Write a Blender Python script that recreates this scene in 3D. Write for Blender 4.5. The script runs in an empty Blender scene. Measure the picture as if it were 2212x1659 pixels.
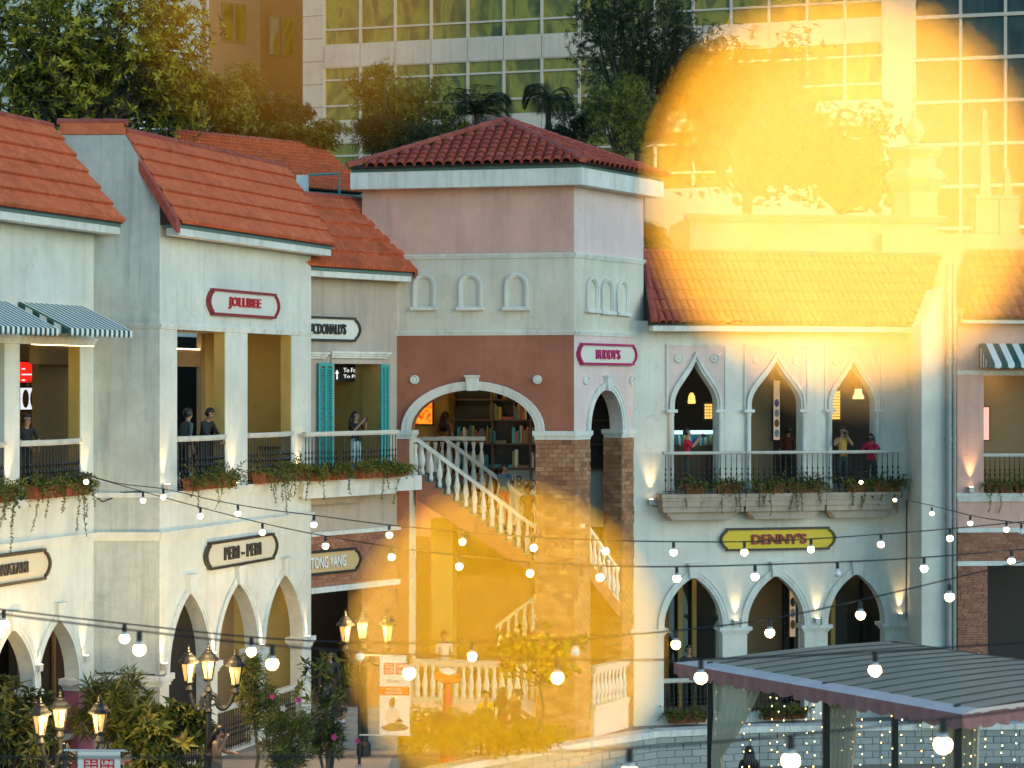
import bpy, bmesh, math, random
from mathutils import Vector, Matrix
from mathutils.geometry import tessellate_polygon
random.seed(7)
R = math.radians
scene = bpy.context.scene
col = scene.collection

# ---------------------------------------------------------------- camera, world, sun, exposure
# photo measurements are taken in a 2212 x 1659 frame; F is the focal length in those units
F, CX, CY, CAMZ = 4300.0, 1106.0, 829.5, 8.1
cam_d = bpy.data.cameras.new('camera'); cam = bpy.data.objects.new('camera', cam_d); col.objects.link(cam)
cam.location = (0, 0, CAMZ); cam.rotation_euler = (R(90), 0, 0)
cam_d.sensor_width = 36.0; cam_d.lens = 36.0 * F / 2212.0
cam_d.clip_start = 0.02; cam_d.clip_end = 3000
cam_d.dof.use_dof = True; cam_d.dof.focus_distance = 46.0; cam_d.dof.aperture_fstop = 2.0
scene.camera = cam
world = bpy.data.worlds.new('World'); scene.world = world; world.use_nodes = True
wn = world.node_tree; wn.nodes.clear()
sky = wn.nodes.new('ShaderNodeTexSky'); sky.sky_type = 'NISHITA'; sky.sun_disc = False
SUN_EL, SUN_AZ = R(13), R(130)          # sun behind the viewer's right shoulder
sky.sun_elevation = SUN_EL; sky.sun_rotation = SUN_AZ
sky.air_density = 1.3; sky.dust_density = 0.3; sky.ozone_density = 5.0
bg = wn.nodes.new('ShaderNodeBackground'); bg.inputs[1].default_value = 0.15
wo = wn.nodes.new('ShaderNodeOutputWorld')
tint = wn.nodes.new('ShaderNodeMix'); tint.data_type = 'RGBA'; tint.blend_type = 'MULTIPLY'; tint.inputs[0].default_value = 1.0; tint.inputs[7].default_value = (0.88, 1.04, 0.97, 1)   # evening air, slightly green
wn.links.new(sky.outputs[0], tint.inputs[6]); wn.links.new(tint.outputs[2], bg.inputs[0]); wn.links.new(bg.outputs[0], wo.inputs[0])
sun_d = bpy.data.lights.new('sun', 'SUN'); sun = bpy.data.objects.new('sun', sun_d); col.objects.link(sun)
sun_d.energy = 0.36; sun_d.angle = R(40); sun_d.color = (1.0, 0.95, 0.86)
sv = Vector((math.sin(SUN_AZ) * math.cos(SUN_EL), math.cos(SUN_AZ) * math.cos(SUN_EL), math.sin(SUN_EL)))
sun.rotation_euler = sv.to_track_quat('Z', 'Y').to_euler()
vs = scene.view_settings
vs.view_transform = 'Standard'; vs.look = 'None'; vs.exposure = 1.18; vs.gamma = 1.0; vs.use_curve_mapping = False
cy = scene.cycles
cy.use_denoising = True; cy.use_adaptive_sampling = False; cy.max_bounces = 6; cy.diffuse_bounces = 3; cy.glossy_bounces = 3
cy.transmission_bounces = 4; cy.transparent_max_bounces = 8
cy.sample_clamp_indirect = 3.0; cy.caustics_reflective = False; cy.caustics_refractive = False

# ---------------------------------------------------------------- helpers
def W(px, py, Z):
    return Vector(((px - CX) / F * Z, Z, CAMZ - (py - CY) / F * Z))
class Plane:
    """vertical wall plane through two measured points; u runs along it, o sticks out towards the viewer"""
    def __init__(s, x0, Z0, x1, Z1):
        a = W(x0, CY, Z0); b = W(x1, CY, Z1)
        s.a = Vector((a.x, a.y)); d = Vector((b.x, b.y)) - s.a
        s.len = d.length; s.d = d.normalized(); s.n = Vector((s.d.y, -s.d.x))
    def uz(s, px, py, off=0.0):
        k = (px - CX) / F; c = s.a + s.n * off
        t = (k * c.y - c.x) / (s.d.x - k * s.d.y)
        Z = c.y + t * s.d.y
        return t, CAMZ - (py - CY) / F * Z
    def u(s, px, off=0.0): return s.uz(px, CY, off)[0]
    def z(s, px, py, off=0.0): return s.uz(px, py, off)[1]
    def P(s, u, z, o=0.0):
        q = s.a + s.d * u + s.n * o
        return Vector((q.x, q.y, z))
    def ang(s): return math.atan2(s.d.y, s.d.x)
def ident(u, z, o): return Vector((u, -o, z))

class MB:
    def __init__(s): s.v = []; s.f = []; s.mi = []
    def add(s, vs, fs, m=0):
        b = len(s.v); s.v += [Vector(v) for v in vs]
        for f in fs: s.f.append([b + i for i in f]); s.mi.append(m)
    def box(s, T, u0, u1, z0, z1, o0, o1, m=0):
        vs = [T(u, z, o) for o in (o0, o1) for z in (z0, z1) for u in (u0, u1)]
        s.add(vs, [(0,1,3,2),(4,6,7,5),(0,4,5,1),(2,3,7,6),(0,2,6,4),(1,5,7,3)], m)
    def hexa(s, v8, m=0):
        s.add(v8, [(0,1,3,2),(4,6,7,5),(0,4,5,1),(2,3,7,6),(0,2,6,4),(1,5,7,3)], m)
    def prism(s, T, poly, o0, o1, holes=(), m=0):
        loops = [list(poly)] + [list(h) for h in holes]
        tri = tessellate_polygon([[Vector((p[0], p[1], 0)) for p in l] for l in loops])
        flat = [p for l in loops for p in l]; n = len(flat)
        fs = [tuple(t) for t in tri] + [tuple(i + n for i in reversed(t)) for t in tri]
        b = 0
        for l in loops:
            k = len(l)
            for i in range(k):
                j = (i + 1) % k; fs.append((b + i, b + j, b + j + n, b + i + n))
            b += k
        s.add([T(p[0], p[1], o0) for p in flat] + [T(p[0], p[1], o1) for p in flat], fs, m)
    def strip(s, T, A, B, o0, o1, m=0):
        """band between two open polylines A and B of equal length, from o0 to o1"""
        n = len(A)
        vs = [T(*p, o0) for p in A] + [T(*p, o0) for p in B] + [T(*p, o1) for p in A] + [T(*p, o1) for p in B]
        fs = []
        for i in range(n - 1):
            fs += [(i, i+1, n+i+1, n+i), (2*n+i, 3*n+i, 3*n+i+1, 2*n+i+1), (i, 2*n+i, 2*n+i+1, i+1), (n+i, n+i+1, 3*n+i+1, 3*n+i)]
        fs += [(0, n, 3*n, 2*n), (n-1, 3*n-1, 4*n-1, 2*n-1)]
        fs[-1] = (n-1, 3*n-1, 4*n-1, 2*n-1) if False else (n-1, 2*n-1, 4*n-1, 3*n-1)
        s.add(vs, fs, m)
    def tube(s, pts, r, n=6, m=0, cap=True):
        pts = [Vector(p) for p in pts]; k = len(pts); rs = r if isinstance(r, (list, tuple)) else [r] * k
        vs = []; up = None
        for i, p in enumerate(pts):
            t = (pts[min(i+1, k-1)] - pts[max(i-1, 0)])
            if t.length < 1e-9: t = Vector((0,0,1))
            t.normalize()
            if up is None:
                up = Vector((0,0,1)) if abs(t.z) < 0.9 else Vector((1,0,0))
            a = t.cross(up)
            if a.length < 1e-4: a = t.cross(Vector((0.3,0.9,0.1)))
            a.normalize(); b = a.cross(t).normalized(); up = b
            for j in range(n):
                w = 2 * math.pi * j / n
                vs.append(p + (a * math.cos(w) + b * math.sin(w)) * rs[i])
        fs = []
        for i in range(k - 1):
            for j in range(n):
                fs.append((i*n+j, i*n+(j+1)%n, (i+1)*n+(j+1)%n, (i+1)*n+j))
        if cap: fs += [tuple(range(n))[::-1], tuple((k-1)*n+j for j in range(n))]
        s.add(vs, fs, m)
    def lathe(s, prof, c=(0,0,0), n=10, m=0, sx=1.0, sy=1.0, rot=None):
        c = Vector(c); vs = []; k = len(prof)
        for r, z in prof:
            for j in range(n):
                w = 2 * math.pi * (j + 0.5) / n
                q = Vector((r * math.cos(w) * sx, r * math.sin(w) * sy, z))
                vs.append(c + (rot @ q if rot else q))
        fs = [(i*n+j, i*n+(j+1)%n, (i+1)*n+(j+1)%n, (i+1)*n+j) for i in range(k-1) for j in range(n)]
        fs += [tuple(range(n))[::-1], tuple((k-1)*n+j for j in range(n))]
        s.add(vs, fs, m)
    def leaf(s, c, d, nrm, L, w, m=0, fold=0.25):
        """folded six-point leaf"""
        d = d.normalized(); sd = d.cross(nrm)
        if sd.length < 1e-5: sd = d.orthogonal()
        sd.normalize(); up = sd.cross(d).normalized()
        m1 = c + d * L * 0.45
        b = len(s.v)
        s.v += [c, m1 + sd * w * 0.5 + up * w * fold, c + d * L - up * L * 0.12, m1 - sd * w * 0.5 + up * w * fold, m1]
        s.f += [[b, b+1, b+4], [b+4, b+1, b+2], [b, b+4, b+3], [b+4, b+2, b+3]]; s.mi += [m] * 4
    def mesh(s, name, mats, smooth=False, norm=True):
        me = bpy.data.meshes.new(name)
        me.from_pydata([tuple(v) for v in s.v], [], s.f)
        for mt in (mats if isinstance(mats, (list, tuple)) else [mats]): me.materials.append(mt)
        if any(s.mi): me.polygons.foreach_set('material_index', s.mi)
        if norm:
            bm = bmesh.new(); bm.from_mesh(me); bmesh.ops.recalc_face_normals(bm, faces=bm.faces); bm.to_mesh(me); bm.free()
        if smooth: me.polygons.foreach_set('use_smooth', [True] * len(me.polygons))
        me.update()
        return me
    def build(s, name, mats, parent=None, smooth=False, norm=True):
        return link(name, s.mesh(name, mats, smooth, norm), parent)
def link(name, me, parent=None, mat=None):
    """mesh object; with a parent its own matrix still reads as world space"""
    o = bpy.data.objects.new(name, me); col.objects.link(o)
    if parent is not None:
        o.parent = parent
        o.matrix_parent_inverse = wm(parent).inverted()
    if mat is not None: o.matrix_basis = mat
    return o
def wm(o):
    m = o.matrix_basis.copy()
    if o.parent is not None: m = wm(o.parent) @ o.matrix_parent_inverse @ m
    return m
def tag(o, label=None, cat=None, group=None, kind=None):
    if label: o['label'] = label
    if cat: o['category'] = cat
    if group: o['group'] = group
    if kind: o['kind'] = kind
    return o
def thing(name, label, cat, loc=(0,0,0), group=None, rz=0.0):
    o = bpy.data.objects.new(name, None); col.objects.link(o); o.empty_display_size = 0.2
    o.location = loc; o.rotation_euler = (0, 0, rz)
    return tag(o, label, cat, group)

# ---------------------------------------------------------------- materials
MATS = {}
def newmat(name):
    m = bpy.data.materials.new(name); m.use_nodes = True
    nt = m.node_tree; b = nt.nodes['Principled BSDF']
    MATS[name] = m
    return m, nt, b
def N(nt, t, **kw):
    n = nt.nodes.new(t)
    for k, v in kw.items():
        if k.startswith('i_'): n.inputs[k[2:].replace('_', ' ')].default_value = v
        else: setattr(n, k, v)
    return n
def c4(c): return (c[0], c[1], c[2], 1)
def scl(c, k): return tuple(min(1, x * k) for x in c)
def flat(name, c, rough=0.6, metal=0.0, spec=0.5, rnd=0.0, noise=0.0, nscale=8.0):
    m, nt, b = newmat(name)
    b.inputs['Base Color'].default_value = c4(c); b.inputs['Roughness'].default_value = rough
    b.inputs['Metallic'].default_value = metal; b.inputs['Specular IOR Level'].default_value = spec
    src = None
    if rnd or noise:
        mx = N(nt, 'ShaderNodeMix', data_type='RGBA'); mx.inputs[6].default_value = c4(scl(c, 1 - rnd - noise)); mx.inputs[7].default_value = c4(scl(c, 1 + rnd + noise))
        if rnd:
            oi = N(nt, 'ShaderNodeObjectInfo'); nt.links.new(oi.outputs['Random'], mx.inputs[0])
        else:
            tc = N(nt, 'ShaderNodeTexCoord'); nz = N(nt, 'ShaderNodeTexNoise', i_Scale=nscale, i_Detail=4.0)
            nt.links.new(tc.outputs['Object'], nz.inputs['Vector']); nt.links.new(nz.outputs[0], mx.inputs[0])
        nt.links.new(mx.outputs[2], b.inputs['Base Color'])
    return m
def emit(name, c, strength, base=(0.8,0.8,0.8)):
    m, nt, b = newmat(name)
    b.inputs['Base Color'].default_value = c4(base); b.inputs['Emission Color'].default_value = c4(c); b.inputs['Emission Strength'].default_value = strength
    return m
def plaster(name, c, stain=0.35, grain=0.12, stain_col=(0.16,0.15,0.12), rough=0.85, streak=0.5):
    """rendered wall: mottling, rain streaks, hairline cracks, fine relief (all in object space)"""
    m, nt, b = newmat(name); L = nt.links.new
    tc = N(nt, 'ShaderNodeTexCoord')
    n1 = N(nt, 'ShaderNodeTexNoise', i_Scale=0.7, i_Detail=6.0, i_Roughness=0.6); L(tc.outputs['Object'], n1.inputs['Vector'])
    mp = N(nt, 'ShaderNodeMapping'); mp.inputs['Scale'].default_value = (3.2, 3.2, 0.22); L(tc.outputs['Object'], mp.inputs['Vector'])
    n2 = N(nt, 'ShaderNodeTexNoise', i_Scale=1.6, i_Detail=5.0, i_Roughness=0.65); L(mp.outputs[0], n2.inputs['Vector'])
    n3 = N(nt, 'ShaderNodeTexNoise', i_Scale=38.0, i_Detail=4.0, i_Roughness=0.7); L(tc.outputs['Object'], n3.inputs['Vector'])
    n4 = N(nt, 'ShaderNodeTexNoise', i_Scale=5.0, i_Detail=5.0, i_Roughness=0.7); L(tc.outputs['Object'], n4.inputs['Vector'])
    r1 = N(nt, 'ShaderNodeMapRange'); r1.inputs[1].default_value = 0.35; r1.inputs[2].default_value = 0.75; L(n1.outputs[0], r1.inputs[0])
    m1 = N(nt, 'ShaderNodeMix', data_type='RGBA'); m1.inputs[6].default_value = c4(scl(c, 1.04)); m1.inputs[7].default_value = c4(scl(c, 1 - grain * 1.6)); L(r1.outputs[0], m1.inputs[0])
    r4 = N(nt, 'ShaderNodeMapRange'); r4.inputs[1].default_value = 0.45; r4.inputs[2].default_value = 0.8; r4.inputs[4].default_value = 0.55; L(n4.outputs[0], r4.inputs[0])
    m4 = N(nt, 'ShaderNodeMix', data_type='RGBA'); m4.inputs[7].default_value = c4(scl(c, 1 - grain * 1.8)); L(r4.outputs[0], m4.inputs[0]); L(m1.outputs[2], m4.inputs[6])
    r2 = N(nt, 'ShaderNodeMapRange'); r2.inputs[1].default_value = 0.48; r2.inputs[2].default_value = 0.84; r2.inputs[4].default_value = stain * streak * 2; L(n2.outputs[0], r2.inputs[0])
    m2 = N(nt, 'ShaderNodeMix', data_type='RGBA'); m2.inputs[7].default_value = c4(stain_col); L(r2.outputs[0], m2.inputs[0]); L(m4.outputs[2], m2.inputs[6])
    # hairline cracks: thin level set of a warped noise, only in places
    nc = N(nt, 'ShaderNodeTexNoise', i_Scale=0.85, i_Detail=7.0, i_Roughness=0.62, i_Distortion=0.3); L(tc.outputs['Object'], nc.inputs['Vector'])
    sb = N(nt, 'ShaderNodeMath', operation='SUBTRACT'); sb.inputs[1].default_value = 0.5; L(nc.outputs[0], sb.inputs[0])
    ab = N(nt, 'ShaderNodeMath', operation='ABSOLUTE'); L(sb.outputs[0], ab.inputs[0])
    rc = N(nt, 'ShaderNodeMapRange'); rc.inputs[1].default_value = 0.0; rc.inputs[2].default_value = 0.0035; rc.inputs[3].default_value = 1; rc.inputs[4].default_value = 0; L(ab.outputs[0], rc.inputs[0])
    msk = N(nt, 'ShaderNodeTexNoise', i_Scale=0.45, i_Detail=1.0); L(tc.outputs['Object'], msk.inputs['Vector'])
    rm = N(nt, 'ShaderNodeMapRange'); rm.inputs[1].default_value = 0.58; rm.inputs[2].default_value = 0.66; rm.inputs[4].default_value = 0.55; L(msk.outputs[0], rm.inputs[0])
    mu = N(nt, 'ShaderNodeMath', operation='MULTIPLY'); L(rc.outputs[0], mu.inputs[0]); L(rm.outputs[0], mu.inputs[1])
    m3 = N(nt, 'ShaderNodeMix', data_type='RGBA'); m3.inputs[7].default_value = c4(scl(c, 0.25)); L(mu.outputs[0], m3.inputs[0]); L(m2.outputs[2], m3.inputs[6])
    L(m3.outputs[2], b.inputs['Base Color'])
    bp = N(nt, 'ShaderNodeBump', i_Strength=0.25, i_Distance=0.012); L(n3.outputs[0], bp.inputs['Height']); L(bp.outputs[0], b.inputs['Normal'])
    b.inputs['Roughness'].default_value = rough; b.inputs['Specular IOR Level'].default_value = 0.25
    return m
def ramp_mat(name, cols, rough=0.8, grain=0.25, nscale=22.0, spec=0.3, dirt=0.0):
    """pieces that differ from one another: palette picked by the object's own random number"""
    m, nt, b = newmat(name); L = nt.links.new
    oi = N(nt, 'ShaderNodeObjectInfo'); cr = N(nt, 'ShaderNodeValToRGB'); cr.color_ramp.interpolation = 'LINEAR'
    e = cr.color_ramp.elements
    while len(e) < len(cols): e.new(0.5)
    for i, c in enumerate(cols): e[i].position = i / (len(cols) - 1); e[i].color = c4(c)
    L(oi.outputs['Random'], cr.inputs[0])
    tc = N(nt, 'ShaderNodeTexCoord')
    va = N(nt, 'ShaderNodeVectorMath', operation='ADD'); L(tc.outputs['Object'], va.inputs[0])
    vm = N(nt, 'ShaderNodeVectorMath', operation='SCALE'); L(oi.outputs['Location'], vm.inputs[0]); vm.inputs['Scale'].default_value = 1.7; L(vm.outputs[0], va.inputs[1])
    nz = N(nt, 'ShaderNodeTexNoise', i_Scale=nscale, i_Detail=5.0, i_Roughness=0.7); L(va.outputs[0], nz.inputs['Vector'])
    rr = N(nt, 'ShaderNodeMapRange'); rr.inputs[1].default_value = 0.3; rr.inputs[2].default_value = 0.75; rr.inputs[3].default_value = 1 + grain * 0.5; rr.inputs[4].default_value = 1 - grain; L(nz.outputs[0], rr.inputs[0])
    mm = N(nt, 'ShaderNodeMix', data_type='RGBA', blend_type='MULTIPLY'); mm.inputs[0].default_value = 1; L(cr.outputs[0], mm.inputs[6]); L(rr.outputs[0], mm.inputs[7])
    L(mm.outputs[2], b.inputs['Base Color'])
    bp = N(nt, 'ShaderNodeBump', i_Strength=0.4, i_Distance=0.008); L(nz.outputs[0], bp.inputs['Height']); L(bp.outputs[0], b.inputs['Normal'])
    b.inputs['Roughness'].default_value = rough; b.inputs['Specular IOR Level'].default_value = spec
    return m
def leafmat(name, cols, nscale=1.3, trans=0.25, rough=0.55):
    m, nt, b = newmat(name); L = nt.links.new
    g = N(nt, 'ShaderNodeNewGeometry'); cr = N(nt, 'ShaderNodeValToRGB'); e = cr.color_ramp.elements
    while len(e) < len(cols): e.new(0.5)
    for i, c in enumerate(cols): e[i].position = i / (len(cols) - 1); e[i].color = c4(c)
    tc = N(nt, 'ShaderNodeTexCoord'); nz = N(nt, 'ShaderNodeTexNoise', i_Scale=nscale, i_Detail=2.0); L(tc.outputs['Object'], nz.inputs['Vector'])
    ad = N(nt, 'ShaderNodeMath', operation='ADD'); L(g.outputs['Random Per Island'], ad.inputs[0])
    s2 = N(nt, 'ShaderNodeMath', operation='MULTIPLY_ADD'); L(nz.outputs[0], s2.inputs[0]); s2.inputs[1].default_value = 1.6; s2.inputs[2].default_value = -0.8; L(s2.outputs[0], ad.inputs[1])
    L(ad.outputs[0], cr.inputs[0]); L(cr.outputs[0], b.inputs['Base Color'])
    b.inputs['Roughness'].default_value = rough; b.inputs['Specular IOR Level'].default_value = 0.35
    out = nt.nodes['Material Output']; tr = N(nt, 'ShaderNodeBsdfTranslucent'); L(cr.outputs[0], tr.inputs['Color'])
    mx = N(nt, 'ShaderNodeMixShader'); mx.inputs[0].default_value = trans; L(b.outputs[0], mx.inputs[1]); L(tr.outputs[0], mx.inputs[2]); L(mx.outputs[0], out.inputs['Surface'])
    return m

def rooftile(name):
    """fired clay: tones shift from tile to tile, soot and pale lichen in patches"""
    m, nt, b = newmat(name); L = nt.links.new
    tc = N(nt, 'ShaderNodeTexCoord')
    vo = N(nt, 'ShaderNodeTexVoronoi', i_Scale=6.0); L(tc.outputs['Object'], vo.inputs['Vector'])
    cr = N(nt, 'ShaderNodeValToRGB'); e = cr.color_ramp.elements
    for _ in range(2): e.new(0.5)
    for i, c in enumerate(((0.56,0.125,0.05), (0.66,0.16,0.065), (0.61,0.14,0.055), (0.72,0.19,0.08))): e[i].position = i / 3; e[i].color = c4(c)
    sx = N(nt, 'ShaderNodeSeparateColor'); L(vo.outputs['Color'], sx.inputs[0]); L(sx.outputs[0], cr.inputs[0])
    n1 = N(nt, 'ShaderNodeTexNoise', i_Scale=1.1, i_Detail=7.0, i_Roughness=0.7); L(tc.outputs['Object'], n1.inputs['Vector'])
    r1 = N(nt, 'ShaderNodeMapRange'); r1.inputs[1].default_value = 0.5; r1.inputs[2].default_value = 0.8; r1.inputs[4].default_value = 0.5; L(n1.outputs[0], r1.inputs[0])
    m1 = N(nt, 'ShaderNodeMix', data_type='RGBA'); m1.inputs[7].default_value = (0.16, 0.035, 0.02, 1); L(r1.outputs[0], m1.inputs[0]); L(cr.outputs[0], m1.inputs[6])
    n2 = N(nt, 'ShaderNodeTexNoise', i_Scale=9.0, i_Detail=3.0); L(tc.outputs['Object'], n2.inputs['Vector'])
    r2 = N(nt, 'ShaderNodeMapRange'); r2.inputs[1].default_value = 0.70; r2.inputs[2].default_value = 0.78; r2.inputs[4].default_value = 0.5; L(n2.outputs[0], r2.inputs[0])
    m2 = N(nt, 'ShaderNodeMix', data_type='RGBA'); m2.inputs[7].default_value = (0.45, 0.36, 0.30, 1); L(r2.outputs[0], m2.inputs[0]); L(m1.outputs[2], m2.inputs[6])
    L(m2.outputs[2], b.inputs['Base Color']); b.inputs['Roughness'].default_value = 0.7; b.inputs['Specular IOR Level'].default_value = 0.25
    return m
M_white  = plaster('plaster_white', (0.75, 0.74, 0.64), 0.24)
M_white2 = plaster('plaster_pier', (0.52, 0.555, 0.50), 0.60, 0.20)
M_trim   = plaster('trim_white', (0.76, 0.77, 0.70), 0.40, 0.13, streak=0.6)
M_cream  = plaster('plaster_cream', (0.70, 0.66, 0.53), 0.34)
M_tan    = plaster('plaster_tan', (0.52, 0.43, 0.35), 0.45, 0.12)
M_pink   = plaster('plaster_pink', (0.72, 0.43, 0.34), 0.30, 0.12, stain_col=(0.20,0.12,0.10))
M_pinkL  = plaster('plaster_pale_pink', (0.76, 0.60, 0.55), 0.2, 0.08)
M_terra  = plaster('plaster_terracotta', (0.40, 0.155, 0.095), 0.35, 0.18, stain_col=(0.14,0.05,0.04))
M_ochre  = plaster('plaster_ochre', (0.50, 0.34, 0.10), 0.15, 0.10)
M_brown  = plaster('plaster_brown', (0.30, 0.20, 0.10), 0.15, 0.10)
M_magenta= plaster('plaster_magenta', (0.50, 0.16, 0.22), 0.25, 0.12)
M_balc   = plaster('balcony_stone', (0.52, 0.42, 0.32), 0.55, 0.2)
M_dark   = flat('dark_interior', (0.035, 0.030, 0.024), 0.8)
M_floor  = flat('floor_tiles', (0.22, 0.18, 0.13), 0.6, noise=0.2)
M_soffit = flat('soffit_board', (0.10, 0.17, 0.15), 0.7, noise=0.15)
M_iron   = flat('wrought_iron', (0.018, 0.020, 0.020), 0.45, 0.3)
M_rail   = plaster('rail_stone', (0.62, 0.60, 0.52), 0.35, 0.12)
M_roof   = ramp_mat('roof_tile', [(0.33,0.055,0.035), (0.44,0.085,0.045), (0.38,0.065,0.04), (0.50,0.12,0.065)], 0.6, 0.30, 9.0)
M_roofB  = rooftile('roof_sheet_tile')
M_under  = flat('roof_underlay', (0.05, 0.03, 0.025), 0.9)
M_ridge  = ramp_mat('ridge_tile', [(0.36,0.07,0.045), (0.45,0.10,0.06)], 0.65, 0.3, 9.0)
M_brick  = ramp_mat('brick_brown', [(0.22,0.10,0.055), (0.42,0.21,0.11), (0.30,0.14,0.075), (0.48,0.27,0.15), (0.37,0.18,0.095), (0.26,0.12,0.07)], 0.85, 0.35, 30.0)
M_brickR = ramp_mat('brick_red', [(0.36,0.15,0.09), (0.46,0.22,0.13), (0.30,0.12,0.075), (0.40,0.18,0.10)], 0.85, 0.35, 30.0)
M_mortar = flat('mortar', (0.20, 0.15, 0.11), 0.9, noise=0.2)
M_block  = ramp_mat('stone_block', [(0.34,0.37,0.35), (0.40,0.42,0.39), (0.31,0.35,0.33), (0.44,0.45,0.41)], 0.85, 0.25, 14.0)
M_joint  = flat('stone_joint', (0.16, 0.16, 0.15), 0.9)
M_teal   = flat('shutter_teal', (0.035, 0.33, 0.31), 0.5, noise=0.15)
M_glass  = flat('dark_glass', (0.02, 0.025, 0.022), 0.06, spec=0.8)
M_bulb   = emit('bulb_glow', (1.0, 0.68, 0.30), 11.0)
M_bulboff= flat('bulb_white', (0.75, 0.75, 0.70), 0.25)
M_bulbtop= flat('bulb_base', (0.62, 0.60, 0.55), 0.4)
M_black  = flat('black_plastic', (0.012, 0.012, 0.012), 0.5)
M_cable  = flat('cable_black', (0.010, 0.011, 0.011), 0.6)
M_pot    = ramp_mat('terracotta_pot', [(0.20,0.06,0.03), (0.32,0.10,0.045)], 0.8, 0.4, 14.0)
M_fixture= flat('lamp_housing', (0.55, 0.54, 0.50), 0.5)
M_lens   = emit('lamp_lens', (1.0, 0.72, 0.36), 5.0)
M_stem   = flat('plant_stem', (0.075, 0.055, 0.03), 0.8)
M_bark   = flat('bark', (0.085, 0.065, 0.045), 0.9, noise=0.35, nscale=9)
L_plant  = leafmat('leaf_planter', [(0.035,0.055,0.010), (0.10,0.125,0.02), (0.18,0.19,0.03), (0.26,0.25,0.05)], 2.0)
L_yellow = leafmat('leaf_yellow_green', [(0.012,0.025,0.006), (0.13,0.13,0.012), (0.36,0.31,0.022), (0.60,0.48,0.04)], 0.55, 0.4)  # yellow green leaves, tones lightened to look lit by evening sun
L_dark   = leafmat('leaf_dark', [(0.012,0.025,0.012), (0.03,0.05,0.017), (0.06,0.085,0.022), (0.12,0.13,0.028)], 0.5, 0.35)
L_mid    = leafmat('leaf_mid', [(0.045,0.06,0.012), (0.13,0.14,0.022), (0.24,0.23,0.035), (0.34,0.30,0.045)], 0.8, 0.4)
L_front  = leafmat('leaf_front', [(0.018,0.038,0.010), (0.05,0.075,0.014), (0.11,0.13,0.022), (0.22,0.21,0.035)], 1.5)
# ---------------------------------------------------------------- building kit
def pointed(u0, u1, zs, za, n=9):
    w = (u1 - u0) / 2; r = za - zs
    if r <= w * 1.02: return ellipse(u0, u1, zs, za, n * 2)
    Rr = (w * w + r * r) / (2 * w); t1 = math.atan2(r, w - Rr); um = (u0 + u1) / 2
    left = [(u0 + Rr + Rr * math.cos(math.pi + (t1 - math.pi) * i / n), zs + Rr * math.sin(math.pi + (t1 - math.pi) * i / n)) for i in range(n + 1)]
    return left + [(2 * um - p[0], p[1]) for p in reversed(left[:-1])]
def ellipse(u0, u1, zs, za, n=22):
    um = (u0 + u1) / 2; w = (u1 - u0) / 2
    return [(um - w * math.cos(math.pi * i / n), zs + (za - zs) * math.sin(math.pi * i / n)) for i in range(n + 1)]
OGEE = [(1,0), (1,0.10), (0.98,0.20), (0.91,0.31), (0.79,0.42), (0.63,0.53), (0.46,0.64), (0.30,0.745), (0.175,0.84), (0.075,0.93), (0,1)]
def ogee(u0, u1, zs, za):
    um = (u0 + u1) / 2; w = (u1 - u0) / 2; r = za - zs
    return [(um - w * a, zs + r * b) for a, b in OGEE] + [(um + w * a, zs + r * b) for a, b in reversed(OGEE[:-1])]
def opening(curve, zb): return [(curve[0][0], zb)] + list(curve) + [(curve[-1][0], zb)]
def rect(u0, u1, z0, z1): return [(u0, z0), (u0, z1), (u1, z1), (u1, z0)]
def pbox(name, T, mat, parent, *a):
    mb = MB(); mb.box(T, *a); return mb.build(name, mat, parent)
def wall(name, pl, mat, parent, outer, holes=(), th=0.3, o=0.0):
    mb = MB(); mb.prism(pl.P, outer, o - th, o, holes); return mb.build(name, mat, parent)
def moulding(name, pl, mat, parent, u0, u1, z0, z1, proj, base=0.0):
    """stepped cornice: three fillets growing upwards"""
    mb = MB(); h = z1 - z0
    mb.box(pl.P, u0, u1, z0, z0 + h * 0.34, base, base + proj * 0.45)
    mb.box(pl.P, u0 - proj * 0.25, u1 + proj * 0.25, z0 + h * 0.342, z0 + h * 0.68, base, base + proj * 0.72)
    mb.box(pl.P, u0 - proj * 0.5, u1 + proj * 0.5, z0 + h * 0.682, z1, base, base + proj)
    return mb.build(name, mat, parent)
def capital(pl, mat, parent, u0, u1, z0, z1, th, pr=0.09):
    mb = MB(); h = z1 - z0
    for k, (a, b, p) in enumerate(((0, 0.3, 0.35), (0.302, 0.48, 0.65), (0.482, 1, 1.0))):
        mb.box(pl.P, u0 - pr * p, u1 + pr * p, z0 + h * a, z0 + h * b, -th - pr * p, pr * p)
    return mb.build('capital', mat, parent)
def arch_trim(pl, mat, parent, fn, u0, u1, zs, za, w, proj, top=1.15):
    a = fn(u0, u1, zs, za); b = fn(u0 - w, u1 + w, zs, za + w * top)
    mid = [((p[0] * 2 + q[0]) / 3, (p[1] * 2 + q[1]) / 3) for p, q in zip(a, b)]
    m2 = [((p[0] + q[0] * 4) / 5, (p[1] + q[1] * 4) / 5) for p, q in zip(a, b)]
    mb = MB(); mb.strip(pl.P, a, b, -0.01, proj * 0.55); mb.strip(pl.P, mid, b, proj * 0.55, proj * 0.8); mb.strip(pl.P, m2, b, proj * 0.8, proj)
    return mb.build('arch_moulding', mat, parent)
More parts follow.
